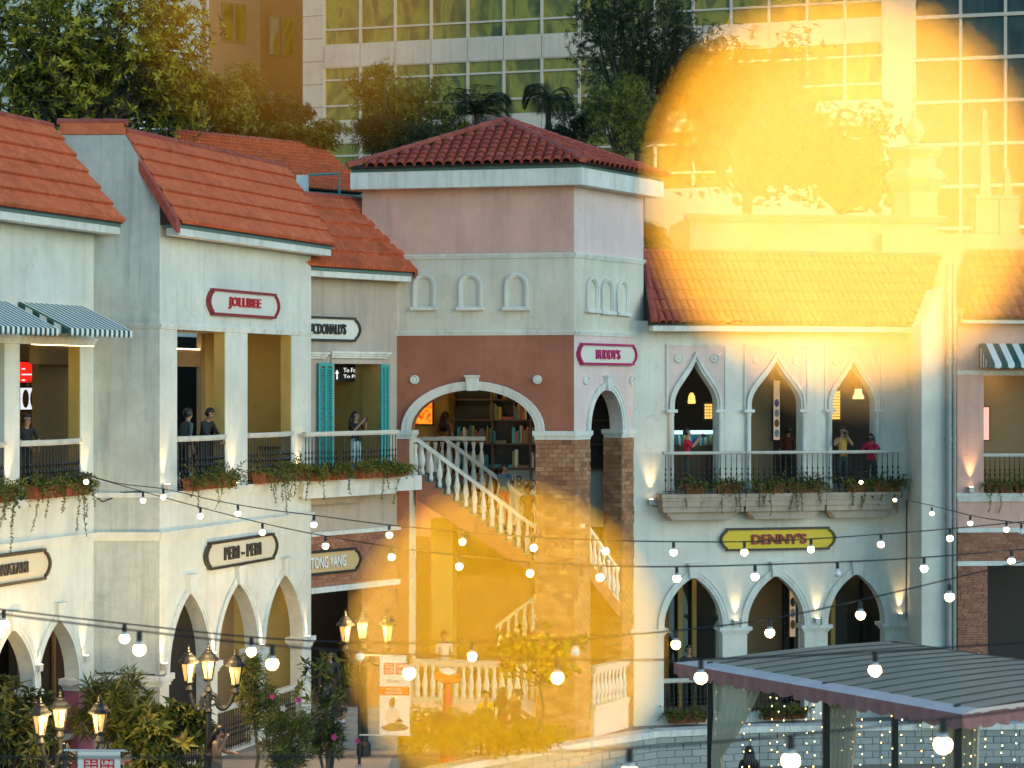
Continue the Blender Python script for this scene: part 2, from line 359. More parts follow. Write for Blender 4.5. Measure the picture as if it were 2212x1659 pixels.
def keystone(pl, mat, parent, uc, z0, z1, w0, w1, proj):
    mb = MB(); mb.prism(pl.P, [(uc - w0 / 2, z0), (uc - w1 / 2, z1), (uc + w1 / 2, z1), (uc + w0 / 2, z0)], 0.0, proj)
    mb.box(pl.P, uc - w1 * 0.58, uc + w1 * 0.58, z1 + 0.001, z1 + 0.04, 0.0, proj * 1.25)
    return mb.build('keystone', mat, parent)
def roundel(pl, mat, parent, px, py, r):
    u, z = pl.uz(px, py); mb = MB()
    rot = Matrix.Rotation(pl.ang(), 3, 'Z') @ Matrix.Rotation(R(90), 3, 'X')
    mb.lathe([(r, 0), (r, 0.05), (r * 0.8, 0.07), (r * 0.75, 0.045), (r * 0.35, 0.045), (r * 0.3, 0.07), (0.005, 0.075)], pl.P(u, z), 20, rot=rot)
    return mb.build('roundel', mat, parent, smooth=False)
def iron_mesh(h, name='baluster'):
    mb = MB(); a = 0.011
    mb.lathe([(a,0),(a,h*.10),(.024,h*.13),(a,h*.17),(a,h*.30),(.03,h*.36),(a,h*.42),(a,h*.44),(.03,h*.50),(a,h*.56),(a,h*.58),(.027,h*.63),(a,h*.68),(a,h)], n=6)
    return mb.mesh(name, M_iron)
IRON = {}
def iron_rail(pl, parent, u0, u1, z0, z1, o, spacing=0.115, rail_mat=None, bow=0.0, railh=0.11, proj=0.07):
    """stone handrail on wrought-iron balusters"""
    rail_mat = rail_mat or M_rail
    mb = MB(); n = 10
    pr = [(-proj, 0.35), (-proj * 0.7, 0.0), (proj * 0.7, 0.0), (proj, 0.35), (proj, 1.0), (-proj, 1.0)]
    vs = []; k = len(pr)
    for i in range(n + 1):
        u = u0 + (u1 - u0) * i / n; b = bow * math.sin(math.pi * i / n)
        vs += [pl.P(u, z1 - railh + railh * q, o + p + b) for p, q in pr]
    fs = [(i*k+j, i*k+(j+1)%k, (i+1)*k+(j+1)%k, (i+1)*k+j) for i in range(n) for j in range(k)] + [tuple(range(k)), tuple(n*k+j for j in range(k))]
    mb.add(vs, fs); rl = mb.build('handrail', rail_mat, parent)
    h = z1 - railh - z0; key = round(h, 2)
    if key not in IRON: IRON[key] = iron_mesh(key)
    m = max(2, int((u1 - u0) / spacing))
    mb = MB()
    for i in range(n):
        ua, ub = u0 + (u1 - u0) * i / n, u0 + (u1 - u0) * (i + 1) / n
        ba, bb = bow * math.sin(math.pi * i / n), bow * math.sin(math.pi * (i + 1) / n)
        mb.hexa([pl.P(uu, zz, o + oo + b) for oo in (-0.015, 0.015) for zz in (z0 + 0.06, z0 + 0.085) for uu, b in ((ua, ba), (ub, bb))])
    mb.build('bottom_rail', M_iron, rl)
    for i in range(m):
        f = (i + 0.5) / m; p = pl.P(u0 + (u1 - u0) * f, z0, o + bow * math.sin(math.pi * f))
        link('baluster', IRON[key], rl, Matrix.Translation(p))
    return rl
_bk = None
def unit_brick():
    global _bk
    if _bk is None:
        mb = MB(); c = 0.04
        a = [(-.5,0,-.5),(.5,0,-.5),(.5,0,.5),(-.5,0,.5)]
        b = [(-.5,-.8,-.5),(.5,-.8,-.5),(.5,-.8,.5),(-.5,-.8,.5)]
        d = [(-.5+c,-1,-.5+c*2),(.5-c,-1,-.5+c*2),(.5-c,-1,.5-c*2),(-.5+c,-1,.5-c*2)]
        fs = [(4*k+i, 4*k+(i+1)%4, 4*k+4+(i+1)%4, 4*k+4+i) for k in (0,1) for i in range(4)] + [(8,9,10,11)]
        mb.add(a + b + d, fs); _bk = mb
    return _bk
BRM = {}; BRN = {}; BRREST = {}
def bricks(parent, root, pl, u0, u1, z0, z1, mat, bl=0.25, bh=0.125, o=0.0, dep=0.03, gap=0.012, limit=300, skip=None, jit=0.010, name='brick', rough=0.0):
    if mat.name not in BRM: BRM[mat.name] = unit_brick().mesh(name, mat)
    me = BRM[mat.name]; rot = Matrix.Rotation(pl.ang(), 4, 'Z'); rows = max(1, round((z1 - z0) / bh)); h = (z1 - z0) / rows
    for r in range(rows):
        zc = z0 + (r + 0.5) * h; u = u0 - (bl / 2 if r % 2 else 0) - rough * random.random() * bl
        while u < u1 - 0.01:
            L = bl * (1 + rough * random.uniform(-0.5, 0.6))
            a, b = max(u, u0), min(u + L, u1); u += L
            if b - a < 0.035: continue
            if skip and skip((a + b) / 2, zc): continue
            d = dep + random.uniform(-jit, jit)
            mtx = Matrix.Translation(pl.P((a + b) / 2, zc, o)) @ rot @ Matrix.Diagonal((b - a - gap, d, h - gap, 1))
            k = (root.name, mat.name)
            if BRN.get(k, 0) < limit:
                BRN[k] = BRN.get(k, 0) + 1; link(name, me, parent, mtx)
            else:
                q = BRREST.setdefault(k, (MB(), parent, mat)); ub = unit_brick(); q[0].add([mtx @ v for v in ub.v], ub.f)
def flush_bricks():
    for (rn, mn), (mb, parent, mat) in BRREST.items():
        pm = MATS.get(mn + '_mass') or mass_copy(mat)
        o = mb.build('brickwork', pm, parent); o['kind'] = 'stuff'
def mass_copy(mat):
    m = mat.copy(); m.name = mat.name + '_mass'; nt = m.node_tree
    g = nt.nodes.new('ShaderNodeNewGeometry')
    for l in list(nt.links):
        if l.from_node.type == 'OBJECT_INFO' and l.from_socket.name == 'Random':
            to = l.to_socket; nt.links.remove(l); nt.links.new(g.outputs['Random Per Island'], to)
    MATS[m.name] = m
    return m
def sheet_roof(parent, E0, E1, R0, R1, courses, pitch, mat, amp=0.05, lift=0.085, name='tile_course'):
    """interlocking ribbed tiles laid in overlapping courses; each course is a piece of its own"""
    nrm = (E1 - E0).cross(R0 - E0).normalized()
    if nrm.z < 0: nrm = -nrm
    n = max(4, int((E1 - E0).length / pitch)); st = 6
    for c in range(courses):
        t0, t1 = c / courses, (c + 1) / courses + 0.012
        mb = MB(); vs = []; K = n * st
        jl = [random.uniform(-0.006, 0.006) for _ in range(K // (st * 3) + 2)]
        for i in range(K + 1):
            f = i / K; e = E0.lerp(E1, f); r = R0.lerp(R1, f)
            ph = (i % st) / st; h = amp * math.sin(math.pi * ph) * 1.3 - amp * 0.5
            dl = jl[i // (st * 3)]
            a = e.lerp(r, t0) + nrm * (lift + h + dl); b = e.lerp(r, min(1, t1)) + nrm * (h + 0.008)
            vs += [a, b, e.lerp(r, t0) + nrm * (h * 0.5 + 0.002)]
        fs = []
        for i in range(K):
            j = i * 3; fs += [(j, j+3, j+4, j+1), (j+2, j+5, j+3, j)]
        mb.add(vs, fs); mb.build(name, mat, parent, norm=False)
def barrel_mesh(w, L, name='roof_tile', mat=None):
    mb = MB(); n = 7; vs = []
    for t, k, lift in ((0, 1.0, 0.030), (1, 0.86, 0.0)):
        for rr in (0.5, 0.40):
            for i in range(n + 1):
                a = math.pi * i / n
                vs.append((-math.cos(a) * w * rr * k, t * L, math.sin(a) * w * rr * 0.85 * k + lift - (0.012 if rr < 0.45 else 0)))
    m = n + 1; fs = []
    for i in range(n):
        fs += [(i, i+1, 2*m+i+1, 2*m+i), (i, m+i, m+i+1, i+1)]
    # pan between barrels
    vs += [(-w*0.62, 0, 0.022), (-w*0.38, 0, 0.022), (-w*0.38, L, 0.0), (-w*0.62, L, 0.0), (-w*0.62,0,0.0), (-w*0.38,0,0.0)]
    b = 4 * m; fs += [(b, b+1, b+2, b+3), (b+4, b+5, b+1, b)]
    mb.add(vs, fs); return mb.mesh(name, mat or M_roof, smooth=False, norm=False)
def barrel_roof(parent, E0, E1, A0, A1, pitch, expo, tile, mat_slab=None, skip=None):
    """barrel tiles on the quad E0-E1 (eave) A0-A1 (top); rows shrink towards the top edge"""
    x = (E1 - E0).normalized(); nrm = x.cross(A0 - E0)
    if nrm.z < 0: nrm = -nrm
    nrm.normalize(); y = nrm.cross(x).normalized()
    if y.z < 0: y = -y
    S = (A0 - E0).dot(y); rows = max(1, int(S / expo)); cnt = 0
    rotm = Matrix((x, y, nrm)).transposed().to_4x4()
    for r in range(rows):
        t = r / rows; a = E0.lerp(A0, t); b = E1.lerp(A1, t)
        t2 = min(1, (r + 1) / rows); a2 = E0.lerp(A0, t2); b2 = E1.lerp(A1, t2)
        s0 = max((a - E0).dot(x), (a2 - E0).dot(x)); s1 = min((b - E0).dot(x), (b2 - E0).dot(x))
        k = math.ceil(s0 / pitch); 
        while k * pitch < s1 - pitch * 0.2:
            p = E0 + x * (k * pitch + pitch * 0.5) + y * (S * t) + nrm * random.uniform(0, 0.008)
            k += 1
            jr = Matrix.Rotation(random.uniform(-0.02, 0.02), 4, 'Z')
            link('roof_tile', tile, parent, Matrix.Translation(p) @ rotm @ jr); cnt += 1
    return cnt
def cap_line(parent, p0, p1, r, seg, mat, name='ridge_tile'):
    d = (p1 - p0); n = max(1, round(d.length / seg)); dn = d.normalized()
    side = dn.cross(Vector((0,0,1))).normalized(); up = side.cross(dn).normalized()
    for i in range(n):
        a = p0 + d * (i / n); b = p0 + d * ((i + 1.08) / n); mb = MB(); vs = []; m = 6
        for q, k, l in ((a, 1.0, 0.0), (b, 0.92, -0.008)):
            for j in range(m + 1):
                w = -0.55 + (math.pi + 1.1) * (j / m) ; vs.append(q + side * math.cos(w) * r * k + up * (math.sin(w) * r * 0.8 * k + l))
        fs = [(j, j+1, m+2+j, m+1+j) for j in range(m)] + [tuple(range(m+1)), tuple(m+1+j for j in range(m+1))]
        mb.add(vs, fs); mb.build(name, mat, parent)
def baluster_white(h):
    mb = MB(); k = h / 0.72
    mb.lathe([(.062,0),(.062,.10*k),(.04,.12*k),(.046,.16*k),(.075,.26*k),(.078,.33*k),(.055,.44*k),(.036,.53*k),(.034,.58*k),(.05,.60*k),(.036,.62*k),(.055,.65*k),(.055,.72*k)], n=10)
    return mb.mesh('baluster', M_trim, smooth=True)

# text as mesh, fitted into a box on a wall plane
def text_mesh(body, off=0.0, ext=0.5, shear=0.0, space=1.0):
    cu = bpy.data.curves.new('lettering', 'FONT'); cu.body = body; cu.size = 1.0; cu.extrude = ext; cu.offset = off; cu.resolution_u = 3
    cu.align_x = 'LEFT'; cu.shear = shear; cu.space_character = space; cu.space_line = 1.0
    ob = bpy.data.objects.new('lettering', cu); col.objects.link(ob)
    me = bpy.data.meshes.new_from_object(ob.evaluated_get(bpy.context.evaluated_depsgraph_get()))
    bpy.data.objects.remove(ob); bpy.data.curves.remove(cu)
    return me
def lettering(pl, parent, body, u0, u1, z0, z1, o0, o1, mat, off=0.0, name='lettering', shear=0.0, space=1.0):
    me = text_mesh(body, off, 0.5, shear, space)
    xs = [v.co.x for v in me.vertices]; ys = [v.co.y for v in me.vertices]; zs = [v.co.z for v in me.vertices]
    if not xs: return None
    x0, x1, y0, y1, a0, a1 = min(xs), max(xs), min(ys), max(ys), min(zs), max(zs)
    for v in me.vertices:
        v.co = pl.P(u0 + (v.co.x - x0) / (x1 - x0) * (u1 - u0), z0 + (v.co.y - y0) / (y1 - y0) * (z1 - z0), o0 + (v.co.z - a0) / max(1e-6, a1 - a0) * (o1 - o0))
    me.materials.clear(); me.materials.append(mat); me.name = name
    return link(name, me, parent)
def plaque(uc, zc, L, h, ins=0.0):
    """sign outline with bracket-shaped ends, half length L, half height h"""
    L -= ins; h -= ins; e = 0.62 * h
    right = [(L - e, h), (L - e, h * 0.80), (L - e * 0.72, h * 0.74), (L - e * 0.5, h * 0.60), (L - e * 0.28, h * 0.40), (L - e*0.08, h * 0.16), (L - e*0.08, -h * 0.16), (L - e * 0.28, -h * 0.40), (L - e * 0.5, -h * 0.60), (L - e * 0.72, -h * 0.74), (L - e, -h * 0.80), (L - e, -h)]
    pts = right + [(-a, b) for a, b in reversed(right)]
    return [(uc + a, zc + b) for a, b in pts]
def sign(pl, label, body, x0, x1, y0, y1, tx0, tx1, ty, frame_c, panel_c, text_c, off=0.02, base=0.0, shear=0.0, edge=None, group='plaque signs on the arcade fronts'):
    u0, z1 = pl.uz(x0, y0, base); u1, z0 = pl.uz(x1, y1, base)
    zc = pl.z((x0 + x1) / 2, (y0 + y1) / 2, base); uc = (u0 + u1) / 2; L = (u1 - u0) / 2; xm = (x0 + x1) / 2
    h = (pl.z(xm, ty[0], base) - pl.z(xm, ty[1], base)) / 2
    t = thing('shop_sign', label, 'sign', pl.P(uc, zc - h, base), group)
    mb = MB(); mb.prism(pl.P, plaque(uc, zc, L, h), base + 0.005, base + 0.06); mb.build('panel', flat('sign_panel', panel_c, 0.45, noise=0.04), t)
    mb = MB(); mb.prism(pl.P, plaque(uc, zc, L, h), base + 0.002, base + 0.11, [plaque(uc, zc, L, h, 0.055)]); mb.build('frame', flat('sign_frame', frame_c, 0.4), t)
    a, b = pl.u(tx0, base), pl.u(tx1, base); hh = ty[2]
    lettering(pl, t, body, a, b, zc - h * hh, zc + h * hh, base + 0.061, base + 0.11, flat('sign_letters', text_c, 0.4), off, shear=shear)
    return t

# lights
def spot(pl, px, py, o, energy, label, parent_group='wall uplights', spread=46, up=1.0, tilt=0.04):
    """small box uplight with a lens, washing the wall above it"""
    u, z = pl.uz(px, py, o); p = pl.P(u, z, o)
    t = thing('uplight', label, 'wall light', p, parent_group)
    mb = MB(); mb.box(pl.P, u - 0.06, u + 0.06, z, z + 0.12, o - 0.05, o + 0.06); mb.box(pl.P, u - 0.075, u + 0.075, z + 0.121, z + 0.135, o - 0.065, o + 0.075)
    mb.box(pl.P, u - 0.012, u + 0.012, z + 0.03, z + 0.05, -0.01 if o > 0.06 else o - 0.08, o - 0.052)
    mb.build('housing', M_fixture, t)
    mb = MB(); mb.box(pl.P, u - 0.045, u + 0.045, z + 0.136, z + 0.142, o - 0.035, o + 0.045); mb.build('lens', M_lens, t)
    ld = bpy.data.lights.new('uplight_beam', 'SPOT'); ld.energy = energy; ld.color = (1.0, 0.66, 0.30); ld.spot_size = R(spread); ld.spot_blend = 0.9; ld.shadow_soft_size = 0.03
    lo = bpy.data.objects.new('uplight_beam', ld); col.objects.link(lo)
    aim = Vector((-pl.n.x * tilt, -pl.n.y * tilt, up)).normalized()
    lo.parent = t; lo.matrix_parent_inverse = wm(t).inverted()
    lo.matrix_basis = Matrix.Translation(pl.P(u, z + 0.17, o)) @ (-aim).to_track_quat('Z', 'Y').to_matrix().to_4x4()
    return t
def ceiling_lamp(p, energy, label, color=(1.0, 0.70, 0.36), r=0.14, drop=0.0, group='lamps inside the galleries'):
    t = thing('ceiling_lamp', label, 'lamp', p, group)
    mb = MB(); mb.lathe([(r, -0.0), (r, -0.05), (r * 0.8, -0.06), (0.01, -0.06)], p, 12); mb.build('rim', M_fixture, t)
    mb = MB(); mb.lathe([(r * 0.78, -0.0605), (r * 0.72, -0.09), (0.01, -0.10)], p, 12); mb.build('diffuser', M_lens, t)
    ld = bpy.data.lights.new('lamp_light', 'POINT'); ld.energy = energy; ld.color = color; ld.shadow_soft_size = 0.12
    lo = bpy.data.objects.new('lamp_light', ld); col.objects.link(lo); lo.parent = t; lo.matrix_parent_inverse = wm(t).inverted(); lo.matrix_basis = Matrix.Translation(Vector(p) - Vector((0, 0, 0.2)))
    return t

# planters with trailing plants
def rnd_dir(zmin=-1.0):
    while True:
        v = Vector((random.uniform(-1, 1), random.uniform(-1, 1), random.uniform(zmin, 1)))
        if 0.05 < v.length < 1: return v.normalized()
def vine(mb, p, L, n=None, s=0.045):
    n = n or int(L / 0.028); q = Vector(p); d = Vector((random.uniform(-.3,.3), random.uniform(-.3,.3), -1)); pts = [q.copy()]
    for i in range(n):
        d += Vector((random.uniform(-.25,.25), random.uniform(-.25,.25), -0.25)); d.normalize(); q = q + d * (L / n); pts.append(q.copy())
        for _ in range(2):
            mb.leaf(q, rnd_dir(-1), rnd_dir(), s * random.uniform(0.7, 1.5), s * 0.6)
    mb.tube(pts[::3] + [pts[-1]], 0.005, 3, m=1, cap=False)
def planter(pl, u0, u1, z, o, label, hh=0.34, dens=1.0, vines=2, vl=0.6, pot_h=0.22, group='terracotta planters on the balcony ledges', leafm=None):
    L = u1 - u0; t = thing('planter', label, 'planter', pl.P((u0 + u1) / 2, z, o), group)
    npot = max(1, round(L / 0.75)); w = L / npot
    for i in range(npot):
        a, b = u0 + i * w + 0.03, u0 + (i + 1) * w - 0.03; mb = MB()
        mb.hexa([pl.P(uu, zz, o + oo * s) for oo, in ((-1,), (1,)) for zz, s, k in ((z, 0.10, 0.03), (z + pot_h, 0.13, 0.0)) for uu in (a + k, b - k)])
        mb.box(pl.P, a - 0.012, b + 0.012, z + pot_h, z + pot_h + 0.035, o - 0.145, o + 0.145)
        for g in range(1, 4): mb.box(pl.P, a + (b - a) * g / 4 - 0.008, a + (b - a) * g / 4 + 0.008, z + 0.02, z + pot_h - 0.02, o + 0.10, o + 0.132)
        mb.build('pot', M_pot, t)
    mb = MB(); zt = z + pot_h
    for i in range(int(L * 44 * dens)):
        fo = random.random(); p = pl.P(random.uniform(u0 - 0.05, u1 + 0.05), zt, o + random.uniform(-0.10, 0.14)); d = Vector((random.uniform(-.7,.7), random.uniform(-.6,.6), random.uniform(0.2, 1.2))); d += Vector((pl.n.x, pl.n.y, 0)) * (0.9 * fo); d.normalize()
        h = hh * random.uniform(0.35, 1.25); q = p.copy(); pts = [p.copy()]; n = 7
        for k in range(n):
            d += Vector((random.uniform(-.25,.25), random.uniform(-.25,.25), -0.16 - 0.45 * fo * (k > 1))); d.normalize(); q = q + d * (h / n); pts.append(q.copy())
            for _ in range(3): mb.leaf(q, (rnd_dir(-0.4) + d * 0.5), rnd_dir(), random.uniform(0.045, 0.09), 0.03)
        mb.tube([pts[0], pts[3], pts[-1]], 0.004, 3, m=1, cap=False)
    mb.build('foliage', [leafm or L_plant, M_stem], t, norm=False)
    for i in range(vines):
        mb = MB(); vine(mb, pl.P(random.uniform(u0, u1), zt, o + 0.14), vl * random.uniform(0.3, 1.1)); mb.build('vine', [leafm or L_plant, M_stem], t, norm=False)
    return t
# ---------------------------------------------------------------- setting
def plan(u, z, o): return Vector((u, z, o))
mb = MB(); mb.box(plan, -1500, 1500, -600, 2400, -4.3, -4.0)
tag(mb.build('ground', flat('ground_paving', (0.12, 0.115, 0.10), 0.9, noise=0.25, nscale=0.4)), kind='structure')
mb = MB(); mb.box(plan, -40, 60, 6, 47, -3.99, -2.6)
mw, nt, b = newmat('canal_water'); b.inputs['Base Color'].default_value = (0.03, 0.07, 0.06, 1); b.inputs['Roughness'].default_value = 0.08
nz = N(nt, 'ShaderNodeTexNoise', i_Scale=1.6, i_Detail=4.0); bp = N(nt, 'ShaderNodeBump', i_Strength=0.35, i_Distance=0.1); nt.links.new(nz.outputs[0], bp.inputs['Height']); nt.links.new(bp.outputs[0], b.inputs['Normal'])
tag(mb.build('canal_water', mw), kind='structure')
CW = [W(960, 1662, 46.1), W(1150, 1625, 48.2), W(1300, 1600, 49.7), W(1420, 1583, 50.9), W(1640, 1572, 51.6), W(1900, 1568, 51.9), W(2300, 1566, 52.1)]
CW = [Vector((p.x, p.y)) for p in CW]
CW = [Vector((-2.6, 44.6))] + CW
M_pave = flat('paving', (0.30, 0.27, 0.22), 0.85, noise=0.18, nscale=3)
mb = MB(); mb.prism(plan, [(p.x, p.y + 0.25) for p in CW] + [(40, 70), (-2.6, 70)], -3.98, -0.84)
tag(mb.build('promenade_pavement', M_pave), kind='structure')
mb = MB(); mb.prism(plan, [(-60, 30), (-2.604, 30), (-2.604, 100), (-60, 100)], -3.97, -0.02)
tag(mb.build('plaza_pavement', M_pave), kind='structure')
# canal wall of stone blocks with a coping
cwt = thing('canal_wall', 'pale stone block wall with light coping curving along the canal below the promenade', 'wall', (CW[4].x, CW[4].y, -2.5))
mb = MB(); mb.prism(plan, [(p.x, p.y) for p in CW] + [(p.x, p.y + 0.24) for p in reversed(CW)], -2.9, -0.92); mb.build('wall_core', M_joint, cwt)
for i in range(len(CW) - 1):
    a, c = CW[i], CW[i + 1]
    sp = Plane.__new__(Plane); sp.a = a; d = c - a; sp.len = d.length; sp.d = d.normalized(); sp.n = Vector((sp.d.y, -sp.d.x))
    bricks(cwt, cwt, sp, 0, sp.len, -1.82, -0.925, M_block, 0.46, 0.18, 0.0, 0.035, 0.014, 330, name='stone_block')
    k = max(1, round(sp.len / 0.9))
    for q in range(k):
        mb = MB(); mb.box(sp.P, sp.len * q / k + 0.004, sp.len * (q + 1) / k - 0.004, -0.919, -0.76 + random.uniform(-.004, .004), -0.35, 0.10); mb.build('coping_stone', M_trim, cwt)

# ---------------------------------------------------------------- white gallery building (left)
PA = Plane(345, 41.0, 672, 47.5); PB = Plane(203, 41.0, 345, 41.0); PC = Plane(0, 37.96, 203, 41.0)
GA = thing('gallery_building', 'white two storey arcade building with red tiled roof and pointed ground floor arches', 'building', (-8, 44, 0))
ZF, ZL, ZT, ZC = 5.86, 9.26, 11.62, 4.95        # upper floor, lintel, wall top, string course
EA, RAg = 11.40, 13.36                          # eave and ridge height
TH = 0.28
LA = PA.len; a_cols = [(0.0, PA.u(383)), (PA.u(487), PA.u(535)), (PA.u(630), LA)]
wall('upper_wall', PA, M_white, GA, rect(0, LA, ZL, ZT), th=TH)
moulding('string_course', PA, M_trim, GA, 0.02, LA, ZL - 0.02, ZL + 0.09, 0.045)
for u0, u1 in a_cols: pbox('column', PA.P, M_white, GA, u0, u1, ZF, ZL - 0.022, -TH, -0.004)
for (c0, c1) in ((a_cols[0], a_cols[1]), (a_cols[1], a_cols[2])):      # ochre reveals of the columns
    pbox('column_lining', PA.P, M_ochre, GA, c1[0] - 0.012, c1[0] - 0.001, ZF, ZL - 0.03, -TH, -0.02)
arA = [(PA.u(x0), PA.u(x1)) for x0, x1 in ((365, 452), (470, 556), (572, 653))]
ZS, ZA = 2.10, 3.68
wall('lower_wall', PA, M_white, GA, rect(0, LA, -1.0, ZF - 0.10), [opening(pointed(a, b, ZS, ZA), 0.0) for a, b in arA], th=TH + 0.04)
moulding('balcony_ledge', PA, M_trim, GA, 0.0, LA, ZF - 0.20, ZF - 0.001, 0.10)
moulding('string_course', PA, M_white, GA, 0.0, LA, ZC - 0.08, ZC + 0.10, 0.08)
for a, b in arA:
    arch_trim(PA, M_trim, GA, pointed, a, b, ZS, ZA, 0.17, 0.05)
    keystone(PA, M_trim, GA, (a + b) / 2, ZA - 0.02, ZA + 0.36, 0.20, 0.30, 0.11)
piers = [(0.0, arA[0][0])] + [(arA[i][1], arA[i + 1][0]) for i in (0, 1)] + [(arA[2][1], LA)]
for a, b in piers: capital(PA, M_trim, GA, a, b, ZS - 0.24, ZS - 0.002, TH + 0.04)
for k, (a, b) in enumerate(arA): iron_rail(PA, GA, a + 0.02, b - 0.02, 0.0, 1.0, -0.16, 0.10)
# inside the galleries
pbox('gallery_floor', PA.P, M_floor, GA, 0.26, LA + 0.1, ZF - 0.30, ZF - 0.002, -2.6, -TH - 0.001)
pbox('gallery_ceiling', PA.P, M_brown, GA, 0.26, LA + 0.1, ZL + 0.05, ZL + 0.2, -2.6, -TH - 0.001)
ub = PA.u(444, -2.4)
pbox('back_wall', PA.P, M_ochre, GA, ub, max(LA + 1.4, PA.u(680, -2.4)), ZF, ZL + 0.05, -2.6, -2.4)
pbox('end_wall', PA.P, M_ochre, GA, LA - 0.02, LA + 0.1, ZF, ZL + 0.04, -2.39, -TH - 0.002)
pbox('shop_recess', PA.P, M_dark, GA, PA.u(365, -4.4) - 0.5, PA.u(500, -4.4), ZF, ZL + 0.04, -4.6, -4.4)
pbox('door_frame', PA.P, M_brown, GA, ub - 0.16, ub - 0.002, ZF, ZL + 0.03, -2.55, -2.42)
pbox('door_header', PA.P, M_brown, GA, -0.9, ub - 0.162, ZL - 0.75, ZL - 0.35, -2.55, -2.45)
pbox('door_glow_strip', PA.P, M_lens, GA, -0.9, ub - 0.2, ZL - 0.347, ZL - 0.325, -2.50, -2.44)
pbox('arcade_floor', PA.P, M_floor, GA, 0.26, LA + 1.0, -0.3, 0.0, -2.8, -TH - 0.05)
pbox('arcade_ceiling', PA.P, M_brown, GA, 0.26, LA + 1.0, 4.3, 4.5, -2.8, -TH - 0.05)
u2 = PA.u(505, -2.2)
pbox('arcade_back_wall', PA.P, M_ochre, GA, u2, max(LA + 1.6, PA.u(690, -2.2)), 0.0, 4.3, -2.4, -2.2)
pbox('arcade_shop_wall', PA.P, M_brown, GA, PA.u(455, -2.2), u2 - 0.002, 0.0, 4.3, -2.4, -2.2)
pbox('arcade_shop_window', PA.P, M_dark, GA, -1.8, PA.u(455, -2.2) - 0.002, 0.0, 4.3, -2.42, -2.22)
for k in range(4): pbox('window_mullion', PA.P, M_brown, GA, -0.6 + 0.75 * k, -0.53 + 0.75 * k, 0.0, 4.2, -2.21, -2.15)
# pier wall facing the viewer
pts = [(203, 1720), (345, 1720), (345, 412), (268, 291), (122, 291), (203, 425)]
pp = [PB.uz(*p) for p in pts]; pp[0] = (pp[0][0], -1.0); pp[1] = (pp[1][0], -1.0)
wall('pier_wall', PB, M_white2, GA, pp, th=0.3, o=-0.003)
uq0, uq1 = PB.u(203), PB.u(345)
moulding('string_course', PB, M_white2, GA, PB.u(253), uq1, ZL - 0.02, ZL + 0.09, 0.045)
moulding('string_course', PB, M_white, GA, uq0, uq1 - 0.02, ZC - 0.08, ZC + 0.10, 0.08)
capital(PB, M_trim, GA, uq0 + 0.05, uq1 + 0.02, ZS - 0.24, ZS - 0.002, 0.1)
pbox('ledge', PB.P, M_trim, GA, uq0, uq1, ZF - 0.10, ZF, 0.0, 0.035)
mb = MB(); mb.box(PB.P, PB.u(130), PB.u(266), PB.z(130, 290), PB.z(130, 266), -0.32, 0.02); mb.build('parapet_board', M_roofB, GA)
# left gallery front
LC = PC.len
c_cols = [(PC.u(10), PC.u(43)), (PC.u(174), LC - 0.002), (PC.u(-130), PC.u(-97))]
wall('upper_wall', PC, M_white, GA, rect(-3.2, LC - 0.002, ZL - 0.25, ZT), th=TH)
moulding('lintel', PC, M_trim, GA, -3.2, LC - 0.02, ZL - 0.38, ZL - 0.22, 0.09)
for u0, u1 in c_cols: pbox('column', PC.P, M_white, GA, u0, u1, ZF, ZL - 0.385, -TH, -0.004)
pbox('column_lining', PC.P, M_ochre, GA, c_cols[1][0] - 0.012, c_cols[1][0] - 0.001, ZF, ZL - 0.4, -TH, -0.02)
arC = [(PC.u(-22), PC.u(74)), (PC.u(81), PC.u(169))]
wall('lower_wall', PC, M_white, GA, rect(-3.2, LC - 0.002, -1.0, ZF - 0.10), [opening(pointed(a, b, ZS, ZA - 0.30), 0.0) for a, b in arC], th=TH + 0.04)
moulding('balcony_ledge', PC, M_trim, GA, -3.2, LC - 0.06, ZF - 0.20, ZF - 0.001, 0.10)
moulding('string_course', PC, M_white, GA, -3.2, LC - 0.03, ZC - 0.08, ZC + 0.10, 0.08)
for a, b in arC:
    arch_trim(PC, M_trim, GA, pointed, a, b, ZS, ZA - 0.30, 0.17, 0.05)
    keystone(PC, M_trim, GA, (a + b) / 2, ZA - 0.32, ZA + 0.02, 0.20, 0.30, 0.11)
for a, b in ((arC[0][1], arC[1][0]), (arC[1][1], LC - 0.03)):
    capital(PC, M_trim, GA, a, b, ZS - 0.24, ZS - 0.002, TH + 0.04)
    pbox('pier_cladding', PC.P, M_magenta, GA, a - 0.006, b + 0.006, -0.9, ZS - 0.245, -TH - 0.05, 0.008)
iron_rail(PC, GA, arC[0][0], arC[0][1] - 0.02, 0.0, 1.0, -0.16, 0.10); iron_rail(PC, GA, arC[1][0] + 0.02, arC[1][1] - 0.02, 0.0, 1.0, -0.16, 0.10)
pbox('gallery_floor', PC.P, M_floor, GA, -3.2, LC - 0.3, ZF - 0.30, ZF - 0.002, -2.6, -TH - 0.001)
pbox('gallery_ceiling', PC.P, M_brown, GA, -3.2, LC - 0.3, ZL - 0.1, ZL + 0.05, -2.6, -TH - 0.001)
pbox('gallery_side_wall', PC.P, M_brown, GA, PC.u(82, -1.6), PC.u(195, -1.6), ZF, ZL - 0.1, -1.75, -1.6)
pbox('gallery_back_wall', PC.P, M_ochre, GA, -3.2, PC.u(195, -2.6), ZF, ZL - 0.1, -2.8, -2.6)
pbox('arcade_floor', PC.P, M_floor, GA, -3.2, LC - 0.3, -0.3, 0.0, -2.8, -TH - 0.05)
pbox('arcade_back_wall', PC.P, M_ochre, GA, PC.u(60, -1.8), PC.u(200, -1.8), 0.0, 4.2, -2.0, -1.8)
